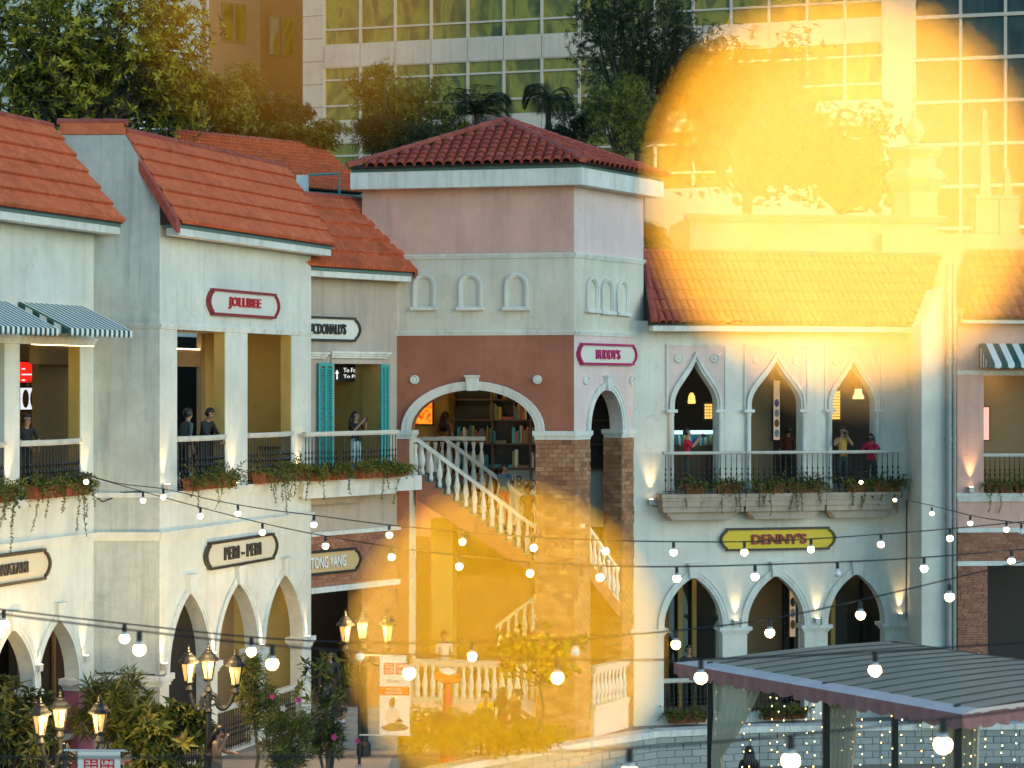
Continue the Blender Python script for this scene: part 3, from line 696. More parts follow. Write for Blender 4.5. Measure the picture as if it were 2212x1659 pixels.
pbox('arcade_shop_window', PC.P, M_dark, GA, -3.2, PC.u(60, -1.8) - 0.002, 0.0, 4.2, -2.0, -1.8)
pbox('arcade_ceiling', PC.P, M_brown, GA, -3.2, LC - 0.2, 4.0, 4.2, -2.0, -TH - 0.05)
# balustrades of the upper galleries
zr = 7.00
for (c0, c1) in ((a_cols[0], a_cols[1]), (a_cols[1], a_cols[2])): iron_rail(PA, GA, c0[1] + 0.003, c1[0] - 0.003, ZF, zr, -0.02, 0.10, bow=0.16)
iron_rail(PC, GA, c_cols[0][1] + 0.003, c_cols[1][0] - 0.003, ZF, zr, -0.02, 0.10, bow=0.16)
iron_rail(PC, GA, c_cols[2][1] + 0.003, c_cols[0][0] - 0.003, ZF, zr, -0.02, 0.10, bow=0.16)
# roofs
def gable_roof(parent, pl, u0e, u1e, u0r, u1r, oe, orr, ze, zr, ob, courses, pitch):
    E0, E1 = pl.P(u0e, ze, oe), pl.P(u1e, ze, oe); R0, R1 = pl.P(u0r, zr, orr), pl.P(u1r, zr, orr)
    B0, B1 = pl.P(u0r, ze, ob), pl.P(u1r, ze, ob); dn = Vector((0, 0, -0.02))
    mb = MB(); mb.add([E0 + dn, R0 + dn, B0 + dn, E1 + dn, R1 + dn, B1 + dn], [(0,1,2), (3,5,4), (0,3,4,1), (1,4,5,2), (0,2,5,3)])
    rf = mb.build('roof', M_under, parent)
    sheet_roof(rf, E0, E1, R0, R1, courses, pitch, M_roofB)
    return rf, E0, E1, R0, R1
rfA, E0, E1, R0, R1 = gable_roof(GA, PA, 0.02, LA + 0.28, 0.0, LA + 0.28, 0.47, -0.87, EA, RAg, -2.6, 6, 0.115)
cap_line(rfA, R0, R1, 0.11, 0.42, M_ridge)
mb = MB(); mb.box(PA.P, 0.06, LA + 0.22, EA - 0.24, EA - 0.09, 0.12, 0.42); mb.build('gutter', M_trim, GA)
mb = MB(); mb.box(PA.P, 0.04, LA + 0.24, EA - 0.088, EA - 0.022, 0.05, 0.44); mb.build('soffit_board', M_soffit, GA)
sl = (R0 - E0)
for k in range(6):          # square verge tiles down the near edge
    a = E0 + sl * (k / 6) ; c = E0 + sl * ((k + 0.97) / 6); mb = MB(); s_ = -PA.d; sv3 = Vector((s_.x, s_.y, 0)); up = Vector((0, 0, 1))
    mb.hexa([p + sv3 * w + up * h for w in (0.0, 0.16) for h in (-0.20, 0.06) for p in (a, c)]); mb.build('verge_tile', M_ridge, rfA)
uc_ = lambda o: (41.0 - PC.a.y - PC.n.y * o) / PC.d.y - 0.004
rfC, E0, E1, R0, R1 = gable_roof(GA, PC, -3.4, uc_(0.56), -3.4, uc_(-0.85), 0.56, -0.85, EA + 0.02, RAg + 0.06, -2.6, 6, 0.115)
cap_line(rfC, R0, R1, 0.11, 0.42, M_ridge)
mb = MB(); mb.box(PC.P, -3.4, uc_(0.5), EA - 0.22, EA - 0.07, 0.18, 0.50); mb.build('gutter', M_trim, GA)
mb = MB(); mb.box(PC.P, -3.4, uc_(0.52), EA - 0.068, EA - 0.0, 0.05, 0.52); mb.build('soffit_board', M_soffit, GA)
cap_line(rfC, PB.P(PB.u(122), PB.z(130, 264), -0.15), PB.P(PB.u(268), PB.z(130, 264), -0.15), 0.13, 0.5, M_ridge)

# ---------------------------------------------------------------- tan building (middle)
PM = Plane(675, 48.2, 860, 50.5); LM = PM.len
GM = thing('tan_building', 'tan building with teal shutters, planted balcony and brick ground floor beside the tower', 'building', (-4, 50, 0))
zmt = 11.05; um0 = -0.12; dz0 = PM.z(770, 1052); zb_ = PM.z(760, 1150)
hole = rect(PM.u(719), PM.u(820), dz0, PM.z(770, 786))
wall('upper_wall', PM, M_tan, GM, rect(um0, LM, zb_ + 0.02, zmt), [hole], th=0.3)
hh = [hole[0][0], hole[2][0], hole[0][1], hole[1][1]]
mb = MB(); mb.prism(PM.P, rect(hh[0] - 0.10, hh[1] + 0.10, hh[2], hh[3] + 0.10), 0.0, 0.05, [rect(hh[0], hh[1], hh[2] - 0.01, hh[3])]); mb.build('door_surround', M_tan, GM)
pbox('door_lining', PM.P, M_ochre, GM, hh[1] - 0.01, hh[1] - 0.001, hh[2], hh[3] - 0.01, -0.6, -0.02)
moulding('door_cornice', PM, M_trim, GM, PM.u(713), PM.u(832), PM.z(770, 774), PM.z(770, 760), 0.16)
moulding('door_cornice', PM, M_trim, GM, PM.u(640), PM.u(699), PM.z(690, 775), PM.z(690, 761), 0.16)
def shutter(x0, x1, ztop, zbot, o0):
    u0, u1 = PM.u(x0, o0), PM.u(x1, o0); mb = MB()
    mb.prism(PM.P, rect(u0, u1, zbot, ztop), o0, o0 + 0.045, [rect(u0 + 0.05, (u0 + u1) / 2 - 0.025, zbot + 0.08, ztop - 0.08), rect((u0 + u1) / 2 + 0.025, u1 - 0.05, zbot + 0.08, ztop - 0.08)])
    sh = mb.build('shutter', M_teal, GM); n = int((ztop - zbot - 0.16) / 0.062)
    mbs = MB()
    for h_, (a, b) in enumerate(((u0 + 0.051, (u0 + u1) / 2 - 0.026), ((u0 + u1) / 2 + 0.026, u1 - 0.051))):
        for i in range(n):
            z = zbot + 0.09 + i * 0.062; mbl = MB()
            mbl.hexa([PM.P(uu, z + zz, o0 + oo) for oo, zz0 in ((0.004, 0.03), (0.042, 0.0)) for zz in (zz0, zz0 + 0.012) for uu in (a, b)])
            mbl.build('slat', M_teal, sh)
shutter(686, 717, PM.z(700, 784), dz0 + 0.02, 0.052); shutter(821, 839, PM.z(830, 787), dz0 + 0.02, 0.052)
pbox('room_floor', PM.P, M_floor, GM, um0, LM, dz0 - 0.25, dz0 - 0.002, -3.0, -0.302)
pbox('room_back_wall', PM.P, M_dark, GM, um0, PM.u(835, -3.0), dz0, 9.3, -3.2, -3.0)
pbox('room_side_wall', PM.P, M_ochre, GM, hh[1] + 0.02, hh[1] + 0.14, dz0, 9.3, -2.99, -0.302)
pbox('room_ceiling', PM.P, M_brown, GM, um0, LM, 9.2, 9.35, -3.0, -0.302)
# balcony
OB = 0.95
ub0, ub1 = PM.u(660, OB), PM.u(862, OB); zbt = PM.z(760, 1034, OB); zbb = PM.z(760, 1072, OB)
moulding('balcony_slab', PM, M_trim, GM, ub0, ub1, zbb, zbt, 0.10, OB - 0.12)
pbox('balcony_floor', PM.P, M_trim, GM, ub0, LM - 0.01, zbb + 0.05, zbt - 0.01, 0.001, OB - 0.121)
moulding('balcony_corbel', PM, M_balc, GM, ub0 + 0.25, ub1 - 0.55, PM.z(760, 1087, 0.6), zbb - 0.001, 0.2, 0.25)
iron_rail(PM, GM, ub0, ub1 - 0.02, zbt, PM.z(760, 931, OB), OB - 0.05, 0.105)
# ground floor brick front
zbr0, zbr1 = PM.z(760, 1262), PM.z(760, 1152)
pbox('string_course', PM.P, M_trim, GM, um0, LM, zbr1 - 0.0, zbr1 + 0.10, -0.3, 0.10)
pbox('brick_core', PM.P, M_mortar, GM, um0, LM, zbr0 + 0.02, zbr1 - 0.002, -0.3, 0.0)
bricks(GM, GM, PM, PM.u(660), LM, zbr0 + 0.02, zbr1 - 0.002, M_brickR, 0.20, 0.095, 0.0, 0.018, 0.010, 210)
pbox('lintel', PM.P, M_trim, GM, um0, LM - 0.004, zbr0 - 0.12, zbr0 + 0.018, -0.3, 0.09)
upi = PM.u(782)
pbox('pier_core', PM.P, M_mortar, GM, upi, LM - 0.002, -0.9, zbr0 - 0.122, -0.5, -0.02)
bricks(GM, GM, PM, upi, LM - 0.002, -0.8, zbr0 - 0.122, M_brickR, 0.20, 0.095, -0.02, 0.018, 0.010, 300)
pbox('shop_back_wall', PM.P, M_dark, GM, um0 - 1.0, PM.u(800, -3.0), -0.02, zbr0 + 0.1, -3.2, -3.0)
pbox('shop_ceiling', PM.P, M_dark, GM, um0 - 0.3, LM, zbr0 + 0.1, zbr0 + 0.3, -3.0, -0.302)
# roofs of the tan building
rfM, E0, E1, R0, R1 = gable_roof(GM, PM, -2.2, PM.u(897, 0.5), -2.2, PM.u(808, -1.25), 0.5, -1.25, PM.z(890, 588, 0.5), PM.z(740, 428, -1.25), -2.4, 5, 0.115)
cap_line(rfM, R0, R1, 0.11, 0.42, M_ridge)
ze = PM.z(890, 588, 0.5)
pbox('gutter', PM.P, M_trim, GM, -2.2, PM.u(888, 0.45), ze - 0.24, ze - 0.10, 0.14, 0.45)
pbox('soffit_board', PM.P, M_soffit, GM, -2.2, PM.u(890, 0.47), ze - 0.098, ze - 0.022, 0.02, 0.47)
sl = R1 - E1
for k in range(5):
    a = E1 + sl * (k / 5); c = E1 + sl * ((k + 0.97) / 5); mb = MB(); sv3 = Vector((PM.d.x, PM.d.y, 0)); up = Vector((0, 0, 1))
    mb.hexa([p + sv3 * w + up * h for w in (0.0, 0.10) for h in (-0.16, 0.06) for p in (a, c)]); mb.build('verge_tile', M_ridge, rfM)

# roof further back, between the two
PK = Plane(560, 55, 790, 57.5)
GK = thing('rear_building', 'rear building with fine red tiled roof seen over the ridge of the front roofs', 'building', (-5, 57, 0))
k0, k1 = PK.u(470), PK.u(800)
zke, zkr = PK.z(700, 408), PK.z(650, 312, -2.4)
pbox('wall', PK.P, M_teal, GK, k0, k1 + 0.3, zke - 2.0, zke - 0.05, -3, -0.3)
rfK, E0, E1, R0, R1 = gable_roof(GK, PK, k0, k1, k0, k1, 0.0, -2.4, zke, zkr, -4.5, 13, 0.13)
cap_line(rfK, R0, R1, 0.13, 0.45, M_ridge)
hd = thing('roof_hatch_frame', 'small pale chimney box with teal handrail on the rear roof', 'roof frame', W(650, 415, 53))
mb = MB(); a = W(640, 378, 53); mb.box(plan, a.x, a.x + 0.30, 53, 53.3, a.z - 0.45, a.z); mb.build('box', M_trim, hd)
mb = MB(); p = W(668, 378, 53); q = W(733, 375, 53); mb.tube([p, q, W(733, 430, 53)], 0.035, 6); mb.build('handrail', M_teal, hd)
# ---------------------------------------------------------------- tower
PT1 = Plane(782, 50.66, 1240, 49.5); PT2 = Plane(1240, 49.5, 1390, 52.46); L1, L2 = PT1.len, PT2.len
GT = thing('corner_tower', 'pink and terracotta corner tower with hipped red tile roof and big arch over stairs', 'tower', (0, 51, -0.8))
zi, zc2, zc1, ztop = 6.93, 9.34, 11.27, 13.05
uA, uB = PT1.u(888), PT1.u(1157); uC, uD = PT2.u(1274), PT2.u(1343)
mL = PT1.u(853)
el1 = ellipse(uA, uB, zi, 7.95); el2 = ellipse(uC, uD, zi, 7.95, 18)
TT = 0.35
wall('arch_wall', PT1, M_terra, GT, [(mL, zi), *el1, (L1, zi), (L1, zc2), (0, zc2), (0, zi)], th=TT)
wall('arch_wall', PT2, M_pinkL, GT, [(0.001, zi), *el2, (L2, zi), (L2, zc2), (0.001, zc2)], th=TT)
for pl, LL, ma, mbm in ((PT1, L1, M_cream, M_pink), (PT2, L2, M_cream, M_pinkL)):
    wall('middle_wall', pl, ma, GT, rect(0.001, LL, zc2 + 0.001, zc1), th=TT)
    wall('upper_wall', pl, mbm, GT, rect(0.001, LL, zc1 + 0.001, ztop + 0.2), th=TT)
    moulding('string_course', pl, M_trim, GT, 0.0, LL, zc2 - 0.02, zc2 + 0.10, 0.07)
    moulding('string_course', pl, M_trim, GT, 0.0, LL, zc1 - 0.02, zc1 + 0.10, 0.07)
pbox('rear_wall', PT1.P, M_pink, GT, 0, L1 - 1, -0.8, ztop + 0.2, -3.4, -3.2)
pbox('rear_side_wall', PT1.P, M_pink, GT, 0, 0.3, -0.8, ztop + 0.2, -3.2, -TT - 0.001)
arch_trim(PT1, M_trim, GT, lambda a, b, c, d: ellipse(a, b, c, d, 26), uA, uB, zi, 7.95, 0.24, 0.09, 0.9)
arch_trim(PT2, M_trim, GT, lambda a, b, c, d: ellipse(a, b, c, d, 20), uC, uD, zi, 7.95, 0.19, 0.08, 1.0)
keystone(PT1, M_trim, GT, (uA + uB) / 2, 7.93, 8.28, 0.24, 0.33, 0.15)
keystone(PT2, M_trim, GT, (uC + uD) / 2, 7.93, 8.28, 0.20, 0.27, 0.14)
for px, py in ((896, 820), (1161, 820)): roundel(PT1, M_trim, GT, px, py, 0.115)
for px, py in ((1264, 821), (1363, 822)): roundel(PT2, M_trim, GT, px, py, 0.115)
def blind(pl, x0, x1, ytop, ysp, ybot, w):
    u0, u1 = pl.u(x0) + w, pl.u(x1) - w; xm = (x0 + x1) / 2; zs = pl.z(xm, ysp); za = zs + (u1 - u0) / 2 * 1.15; zb = pl.z(xm, ybot)
    c = ellipse(u0, u1, zs, za, 14); d = ellipse(u0 - w, u1 + w, zs, za + w, 14)
    mb = MB(); mb.strip(pl.P, [(u0, zb)] + c + [(u1, zb)], [(u0 - w, zb)] + d + [(u1 + w, zb)], 0.0, 0.05)
    c2 = [((p[0] + q[0]) / 2, (p[1] + q[1]) / 2) for p, q in zip(c, d)]
    mb.strip(pl.P, [(u0 - w / 2, zb)] + c2 + [(u1 + w / 2, zb)], [(u0 - w, zb)] + d + [(u1 + w, zb)], 0.05, 0.075)
    fr = mb.build('blind_window', M_trim, GT)
    mb = MB(); mb.box(pl.P, u0 - w - 0.05, u1 + w + 0.05, zb - 0.09, zb - 0.001, 0.0, 0.12); mb.build('sill', M_trim, fr)
for x0, x1 in ((893, 941), (992, 1042), (1091, 1142)): blind(PT1, x0, x1, 593, 618, 663, 0.10)
for x0, x1, d in ((1264, 1289, 0), (1297, 1322, 4), (1330, 1355, 7)): blind(PT2, x0, x1, 600 + d, 625 + d, 668 + d, 0.085)
# imposts and brick pillars
zi2 = zi - 0.22
def impost(pl, u0, u1, th): capital(pl, M_trim, GT, u0, u1, zi2, zi - 0.002, th, 0.07)
impost(PT1, mL + 0.04, uA - 0.02, 0.5); impost(PT1, uB, L1 - 0.03, 0.55); impost(PT2, 0.02, uC - 0.02, 0.55); impost(PT2, uD, L2, 0.5)
pbox('terracotta_pier', PT1.P, M_terra, GT, mL + 0.02, PT1.u(884), -0.8, zi2 - 0.002, -0.5, -0.001)
pbox('pier_edge', PT1.P, M_cream, GT, PT1.u(884) + 0.001, PT1.u(887), -0.8, zi2 - 0.003, -0.5, -0.004)
pil = MB(); c = PT1.P(L1, 0); p1 = PT1.P(uB, 0); p2 = PT2.P(uC, 0)
def core(name, pts, z0, z1, mat): 
    mb = MB(); mb.prism(plan, [(p.x, p.y) for p in pts], z0, z1); return mb.build(name, mat, GT)
bp1 = core('brick_pillar', [c, p1, PT1.P(uB, 0, -0.8), PT2.P(uC, 0, -0.6), p2], -0.84, zi2 - 0.003, M_mortar)
bricks(bp1, GT, PT1, uB, L1 + 0.01, -0.82, zi2 - 0.004, M_brick, 0.225, 0.113, 0.0, 0.022, 0.008, 300)
bricks(bp1, GT, PT2, 0.0, uC, -0.82, zi2 - 0.004, M_brick, 0.225, 0.113, 0.0, 0.022, 0.008, 300)
ff = PT2.P(uD, 0, -0.55)
bp2 = core('brick_pillar', [PT2.P(uD, 0), PT2.P(L2 - 0.02, 0), PT2.P(L2 - 0.02, 0, -0.55), ff], -0.84, zi2 - 0.003, M_mortar)
bricks(bp2, GT, PT2, uD, L2 - 0.02, -0.82, zi2 - 0.004, M_brick, 0.225, 0.113, 0.0, 0.022, 0.008, 300)
jp = Plane.__new__(Plane); jp.a = Vector((ff.x, ff.y)); dd = Vector((PT2.P(uD, 0).x, PT2.P(uD, 0).y)) - jp.a; jp.len = dd.length; jp.d = dd.normalized(); jp.n = Vector((jp.d.y, -jp.d.x))
bricks(bp2, GT, jp, 0, jp.len, -0.82, zi2 - 0.004, M_brick, 0.225, 0.113, 0.0, 0.02, 0.008, 300)
# eaves and hipped roof
OV = 0.38
X1 = Vector((PT1.d.x, PT1.d.y, 0)); X2 = Vector((PT2.d.x, PT2.d.y, 0)); N1 = Vector((PT1.n.x, PT1.n.y, 0)); N2 = Vector((PT2.n.x, PT2.n.y, 0))
def inter(o):   # front corner, left corner, right corner, back corner at overhang o
    q = PT1.P(0, 0, o); r_ = PT2.P(0, 0, o)
    den = X1.x * X2.y - X1.y * X2.x; w = r_ - q; t = (w.x * X2.y - w.y * X2.x) / den
    C = q + X1 * t; Lc = C - X1 * (L1 + o * 1.2); Rc = C + X2 * (L2 + 2 * o * 0.9); Bc = Lc + (Rc - C)
    return C, Lc, Rc, Bc
def ring(name, o0, o1, z0, z1, mat):
    a = inter(o0); b2 = inter(o1); mb = MB()
    mb.prism(plan, [(p.x, p.y) for p in (b2[1], b2[0], b2[2], b2[3])], z0, z1, [[(p.x, p.y) for p in (a[1], a[0], a[2], a[3])]]); return mb.build(name, mat, GT)
ring('eaves_fascia', -0.3, OV, ztop - 0.03, 13.44, M_trim)
ring('soffit_board', -0.3, OV - 0.05, 13.441, 13.56, M_soffit)
C0, Lc, Rc, Bc = inter(OV + 0.10); ze = Vector((0, 0, 13.57)); apex = (C0 + Bc) / 2; apex = Vector((apex.x, apex.y, 14.93))
apx = W(1092, 262, apex.y); apex.x = apx.x; apex.z = apx.z
for p in (C0, Lc, Rc, Bc): p += ze
mb = MB(); dn = Vector((0, 0, -0.03)); mb.add([p + dn for p in (Lc, C0, Rc, Bc, apex)], [(0,1,4), (1,2,4), (2,3,4), (3,0,4), (0,3,2,1)]); rfT = mb.build('roof', M_under, GT)
tile_a = barrel_mesh(0.25, 0.27)
barrel_roof(rfT, Lc, C0, apex, apex, 0.25, 0.225, tile_a); barrel_roof(rfT, C0, Rc, apex, apex, 0.25, 0.225, tile_a)
for p in (Lc, C0, Rc): cap_line(rfT, p + Vector((0, 0, 0.04)), apex + Vector((0, 0, 0.05)), 0.12, 0.36, M_ridge)
# inside the tower
pbox('hall_ceiling', PT1.P, M_brown, GT, 0.3, L1, 8.35, 8.5, -3.2, -TT - 0.002)
pbox('hall_floor', PT1.P, M_floor, GT, 0.3, L1, -0.7, 0.1, -3.2, -0.45)
zland = PT1.z(890, 1030, -0.35)
pbox('upper_landing', PT1.P, M_terra, GT, 0.31, PT1.u(905, -0.35), zland - 0.3, zland, -3.19, -0.16)
pbox('upper_walkway', PT1.P, M_brown, GT, PT1.u(905, -0.35) + 0.001, PT1.u(1050, -2.6), zland - 0.3, zland, -3.19, -2.3)
pbox('hall_wall', PT1.P, M_ochre, GT, PT1.u(880, -3.1), PT1.u(984, -3.1), zland, 8.35, -3.19, -3.05)
pbox('under_stair_column', PT1.P, M_ochre, GT, PT1.u(931, -1.2), PT1.u(978, -1.2), 0.1, 4.6, -1.65, -1.2)
pbox('under_stair_wall', PT1.P, M_brown, GT, 0.31, L1 - 0.2, 0.1, 4.0, -3.19, -3.0)
# lower balustrade walls
zr0 = PT1.z(1020, 1430); zb0 = PT1.z(1020, 1512)
BW = baluster_white(zr0 - 0.16 - zb0)
def stone_rail(pl, u0, u1, z0, z1, o, base_mat, zbase, n):
    mb = MB(); mb.box(pl.P, u0, u1, z1 - 0.10, z1, o - 0.13, o + 0.13); mb.box(pl.P, u0, u1, z1 - 0.16, z1 - 0.101, o - 0.10, o + 0.10); rl = mb.build('handrail', M_rail, GT)
    pbox('plinth', pl.P, M_rail, GT, u0, u1, z0 - 0.12, z0, o - 0.12, o + 0.12); pbox('base_wall', pl.P, base_mat, GT, u0, u1, zbase, z0 - 0.121, o - 0.10, o + 0.08)
    for i in range(n):
        link('baluster', BW, rl, Matrix.Translation(pl.P(u0 + (u1 - u0) * (i + 0.5) / n, z0, o)))
stone_rail(PT1, PT1.u(889), uB - 0.01, zb0, zr0, -0.22, M_pinkL, -0.8, 16)
stone_rail(PT2, uC + 0.01, uD + 0.12, PT2.z(1310, 1515), PT2.z(1310, 1432), 0.05, M_pinkL, -0.8, 9)

# staircase
ST = thing('staircase', 'terracotta staircase with white turned balusters inside the big tower arch', 'staircase', PT1.P(PT1.u(900), 0.1, -1))
oF, oI = -0.35, -1.95
uS, zS = PT1.uz(904, 947, oF); uE, zE = PT1.uz(1150, 1130, oF); n = 13
du = (uE - uS) / n; dz = (zS - zE) / n; drop = 0.95
poly = []
for i in range(n): poly += [(uS + i * du, zS - drop - i * dz), (uS + (i + 1) * du, zS - drop - i * dz)]
uEnd = PT1.u(1262, oF); zend = zS - drop - n * dz
poly += [(uE, zend), (uEnd, zend), (uEnd, zend - 0.35), (uE + 0.1, zend - 0.35), (uS, zS - drop - 0.62)]
mb = MB(); mb.prism(PT1.P, poly, oI - 0.15, oF + 0.14); mb.build('stringer', M_terra, ST)
M_tread = flat('stair_tread', (0.10, 0.15, 0.14), 0.6, noise=0.2)
for i in range(n):
    mb = MB(); zt = zS - drop - i * dz; mb.box(PT1.P, uS + i * du + 0.004, uS + (i + 1) * du + 0.02, zt + 0.001, zt + 0.03, oI - 0.1, oF + 0.155)
    mb.box(PT1.P, uS + (i + 1) * du + 0.001, uS + (i + 1) * du + 0.012, zt - dz + 0.032, zt, oI - 0.1, oF + 0.15); mb.build('step', M_tread, ST)
BS = baluster_white(0.84)
def rail_run(pl, pts, o, name='handrail', w=0.07, parent=None):
    mb = MB()
    for (a, b) in zip(pts[:-1], pts[1:]):
        mb.hexa([pl.P(p[0], p[1] + h, o + oo) for oo in (-w, w) for h in (-0.10, 0.0) for p in (a, b)])
    return mb.build(name, M_trim, parent or ST)
u0 = PT1.u(874, oF)
r1 = rail_run(PT1, [(u0, zS), (uS, zS), (uE, zE), (uEnd, zE)], oF)
for k in (0.25, 0.8): link('baluster', BS, r1, Matrix.Translation(PT1.P(u0 + (uS - u0) * k, zland, oF)))
for i in range(n): link('baluster', BS, r1, Matrix.Translation(PT1.P(uS + (i + 0.45) * du, zS - drop - i * dz + 0.03, oF)) @ Matrix.Diagonal((1, 1, 0.97, 1)))
for k in range(4): link('baluster', BS, r1, Matrix.Translation(PT1.P(uE + 0.1 + k * 0.3, zend, oF)))
dI = PT1.uz(954, 945, oI)[0] - uS
r2 = rail_run(PT1, [(PT1.u(885, oI), zS), (uS + 0.28, zS), (uE + 0.28, zE)], oI)
for i in range(n): link('baluster', BS, r2, Matrix.Translation(PT1.P(uS + 0.28 + (i + 0.45) * du, zS - drop - i * dz + 0.03, oI)) @ Matrix.Diagonal((1, 1, 0.97, 1)))
for k in range(4): link('baluster', BS, r2, Matrix.Translation(PT1.P(PT1.u(890, oI) + k * 0.21, zland, oI)))
r3 = rail_run(PT1, [(PT1.u(950, -2.3), zS), (PT1.u(1048, -2.3), zS)], -2.3)
for k in range(6): link('baluster', BS, r3, Matrix.Translation(PT1.P(PT1.u(955 + 17 * k, -2.3), zland, -2.3)))
# second flight, seen through the narrow arch
oG = -0.12; a = PT2.uz(1268, 1134, oG); b_ = PT2.uz(1329, 1222, oG); c_ = PT2.uz(1352, 1226, oG)
r4 = rail_run(PT2, [a, b_, (c_[0], b_[1])], oG)
for k in range(6):
    f = (k + 0.5) / 6; link('baluster', BS, r4, Matrix.Translation(PT2.P(a[0] + (b_[0] - a[0]) * f, a[1] + (b_[1] - a[1]) * f - 0.94, oG)))
for k in (0.15, 0.6): link('baluster', BS, r4, Matrix.Translation(PT2.P(b_[0] + (c_[0] - b_[0]) * k, b_[1] - 0.94, oG)))
mb = MB(); mb.prism(PT2.P, [(a[0], a[1] - 0.92), (b_[0], b_[1] - 0.94), (c_[0], b_[1] - 0.94), (c_[0], b_[1] - 1.25), (b_[0], b_[1] - 1.3), (a[0], a[1] - 1.4)], oG - 1.2, oG + 0.1); mb.build('stringer', M_terra, ST)
# third flight going back down on the left
a = PT1.uz(1160, 1282, -2.4); b_ = PT1.uz(1072, 1350, -2.4)
r5 = rail_run(PT1, [a, b_], -2.4)
for k in range(5):
    f = (k + 0.5) / 5; link('baluster', BS, r5, Matrix.Translation(PT1.P(a[0] + (b_[0] - a[0]) * f, a[1] + (b_[1] - a[1]) * f - 0.93, -2.4)))
mb = MB(); mb.prism(PT1.P, [(a[0], a[1] - 0.9), (b_[0], b_[1] - 0.9), (b_[0], b_[1] - 1.3), (a[0], a[1] - 1.4)], -2.9, -2.3); mb.build('stringer', M_terra, ST)

# bookshelf behind the arch
BKo = -3.0
GB = thing('bookcase', 'tall dark bookcase covering the back wall behind the big arch', 'bookcase', PT1.P(PT1.u(1080, BKo), 2.5, BKo))
bu0, bu1 = PT1.u(986, BKo), L1 + 0.4
M_wood = flat('dark_wood', (0.07, 0.04, 0.022), 0.6, noise=0.3)
shz = [PT1.z(1080, y, BKo) for y in (862, 906, 957, 1009, 1056)]
pbox('back_panel', PT1.P, M_dark, GB, bu0, bu1, 3.0, 8.3, BKo - 0.04, BKo)
for z in shz: pbox('shelf', PT1.P, M_wood, GB, bu0, bu1 if z > shz[-1] else PT1.u(1068, BKo), z - 0.035, z, BKo + 0.001, BKo + 0.30)
for px in (986, 1068, 1150): u = PT1.u(px, BKo); pbox('upright', PT1.P, M_wood, GB, u - 0.02, u + 0.02, shz[-1], 8.3, BKo + 0.001, BKo + 0.295)
pbox('quote_panel', PT1.P, flat('quote_board', (0.34, 0.40, 0.38), 0.7), GB, PT1.u(1078, BKo), L1 + 0.35, PT1.z(1100, 1135, BKo), shz[-2] - 0.06, BKo + 0.02, BKo + 0.05)
lettering(PT1, GB, '\u201cBoo', PT1.u(1104, BKo), PT1.u(1159, BKo), PT1.z(1130, 1053, BKo), PT1.z(1130, 1027, BKo), BKo + 0.051, BKo + 0.056, M_black, 0.0, 'quote')
bookc = {'teal': (0.03,0.20,0.22), 'ochre': (0.36,0.24,0.05), 'rust red': (0.28,0.06,0.03), 'cream': (0.45,0.40,0.28), 'brown': (0.14,0.07,0.035), 'olive': (0.14,0.15,0.05)}
BM = {k: flat('book_' + k.replace(' ', '_'), v, 0.6, rnd=0.25) for k, v in bookc.items()}
shelf_words = ['top', 'second', 'third', 'fourth', 'lowest']
for si, z in enumerate(shz):
    if si == 0: pass
    u = bu0 + 0.08 + (0.0 if si > 1 else 0.9)
    while u < PT1.u(1162 if si < 4 else 1062, BKo):
        if random.random() < 0.10: u += random.uniform(0.06, 0.2); continue
        cn = random.choice(list(bookc)); w = random.uniform(0.035, 0.085); h = random.uniform(0.30, 0.47)
        if random.random() < 0.08:      # a flat-lying book
            w, h = 0.32, 0.07
        mb = MB(); mb.box(PT1.P, u, u + w, z + 0.001, z + h, BKo + 0.03, BKo + random.uniform(0.20, 0.27)); mb.box(PT1.P, u + 0.006, u + w - 0.006, z + h + 0.0005, z + h + 0.004, BKo + 0.04, BKo + 0.18)
        o = mb.build('book', BM[cn]); tag(o, f'{cn} book on the {shelf_words[si]} shelf of the bookcase behind the arch', 'book', 'books on the bookcase')
        u += w + random.uniform(0.002, 0.008)
lb = thing('lit_poster', 'glowing orange poster lightbox on the wall behind the big arch', 'lightbox', PT1.P(PT1.u(905, -3.0), 7, -3.0))
u0, z1_ = PT1.uz(868, 862, -3.0); u1, z0_ = PT1.uz(934, 916, -3.0)
m, nt, b = newmat('lightbox_print'); L = nt.links.new
tc = N(nt, 'ShaderNodeTexCoord'); wv = N(nt, 'ShaderNodeTexNoise', i_Scale=5.0, i_Detail=5.0, i_Distortion=1.5); L(tc.outputs['Object'], wv.inputs['Vector'])
cr = N(nt, 'ShaderNodeValToRGB'); e = cr.color_ramp.elements; e[0].position = 0.35; e[0].color = (0.55, 0.03, 0.0, 1); e[1].position = 0.6; e[1].color = (1.0, 0.32, 0.02, 1); L(wv.outputs[0], cr.inputs[0])
L(cr.outputs[0], b.inputs['Emission Color']); b.inputs['Emission Strength'].default_value = 0.6; b.inputs['Base Color'].default_value = (0.1, 0.03, 0.01, 1)
pbox('print', PT1.P, m, lb, u0, u1, z0_, z1_, -3.0, -2.96); pbox('frame', PT1.P, M_black, lb, u0 - 0.04, u1 + 0.04, z0_ - 0.04, z1_ + 0.04, -3.03, -2.985)
flush_now = True
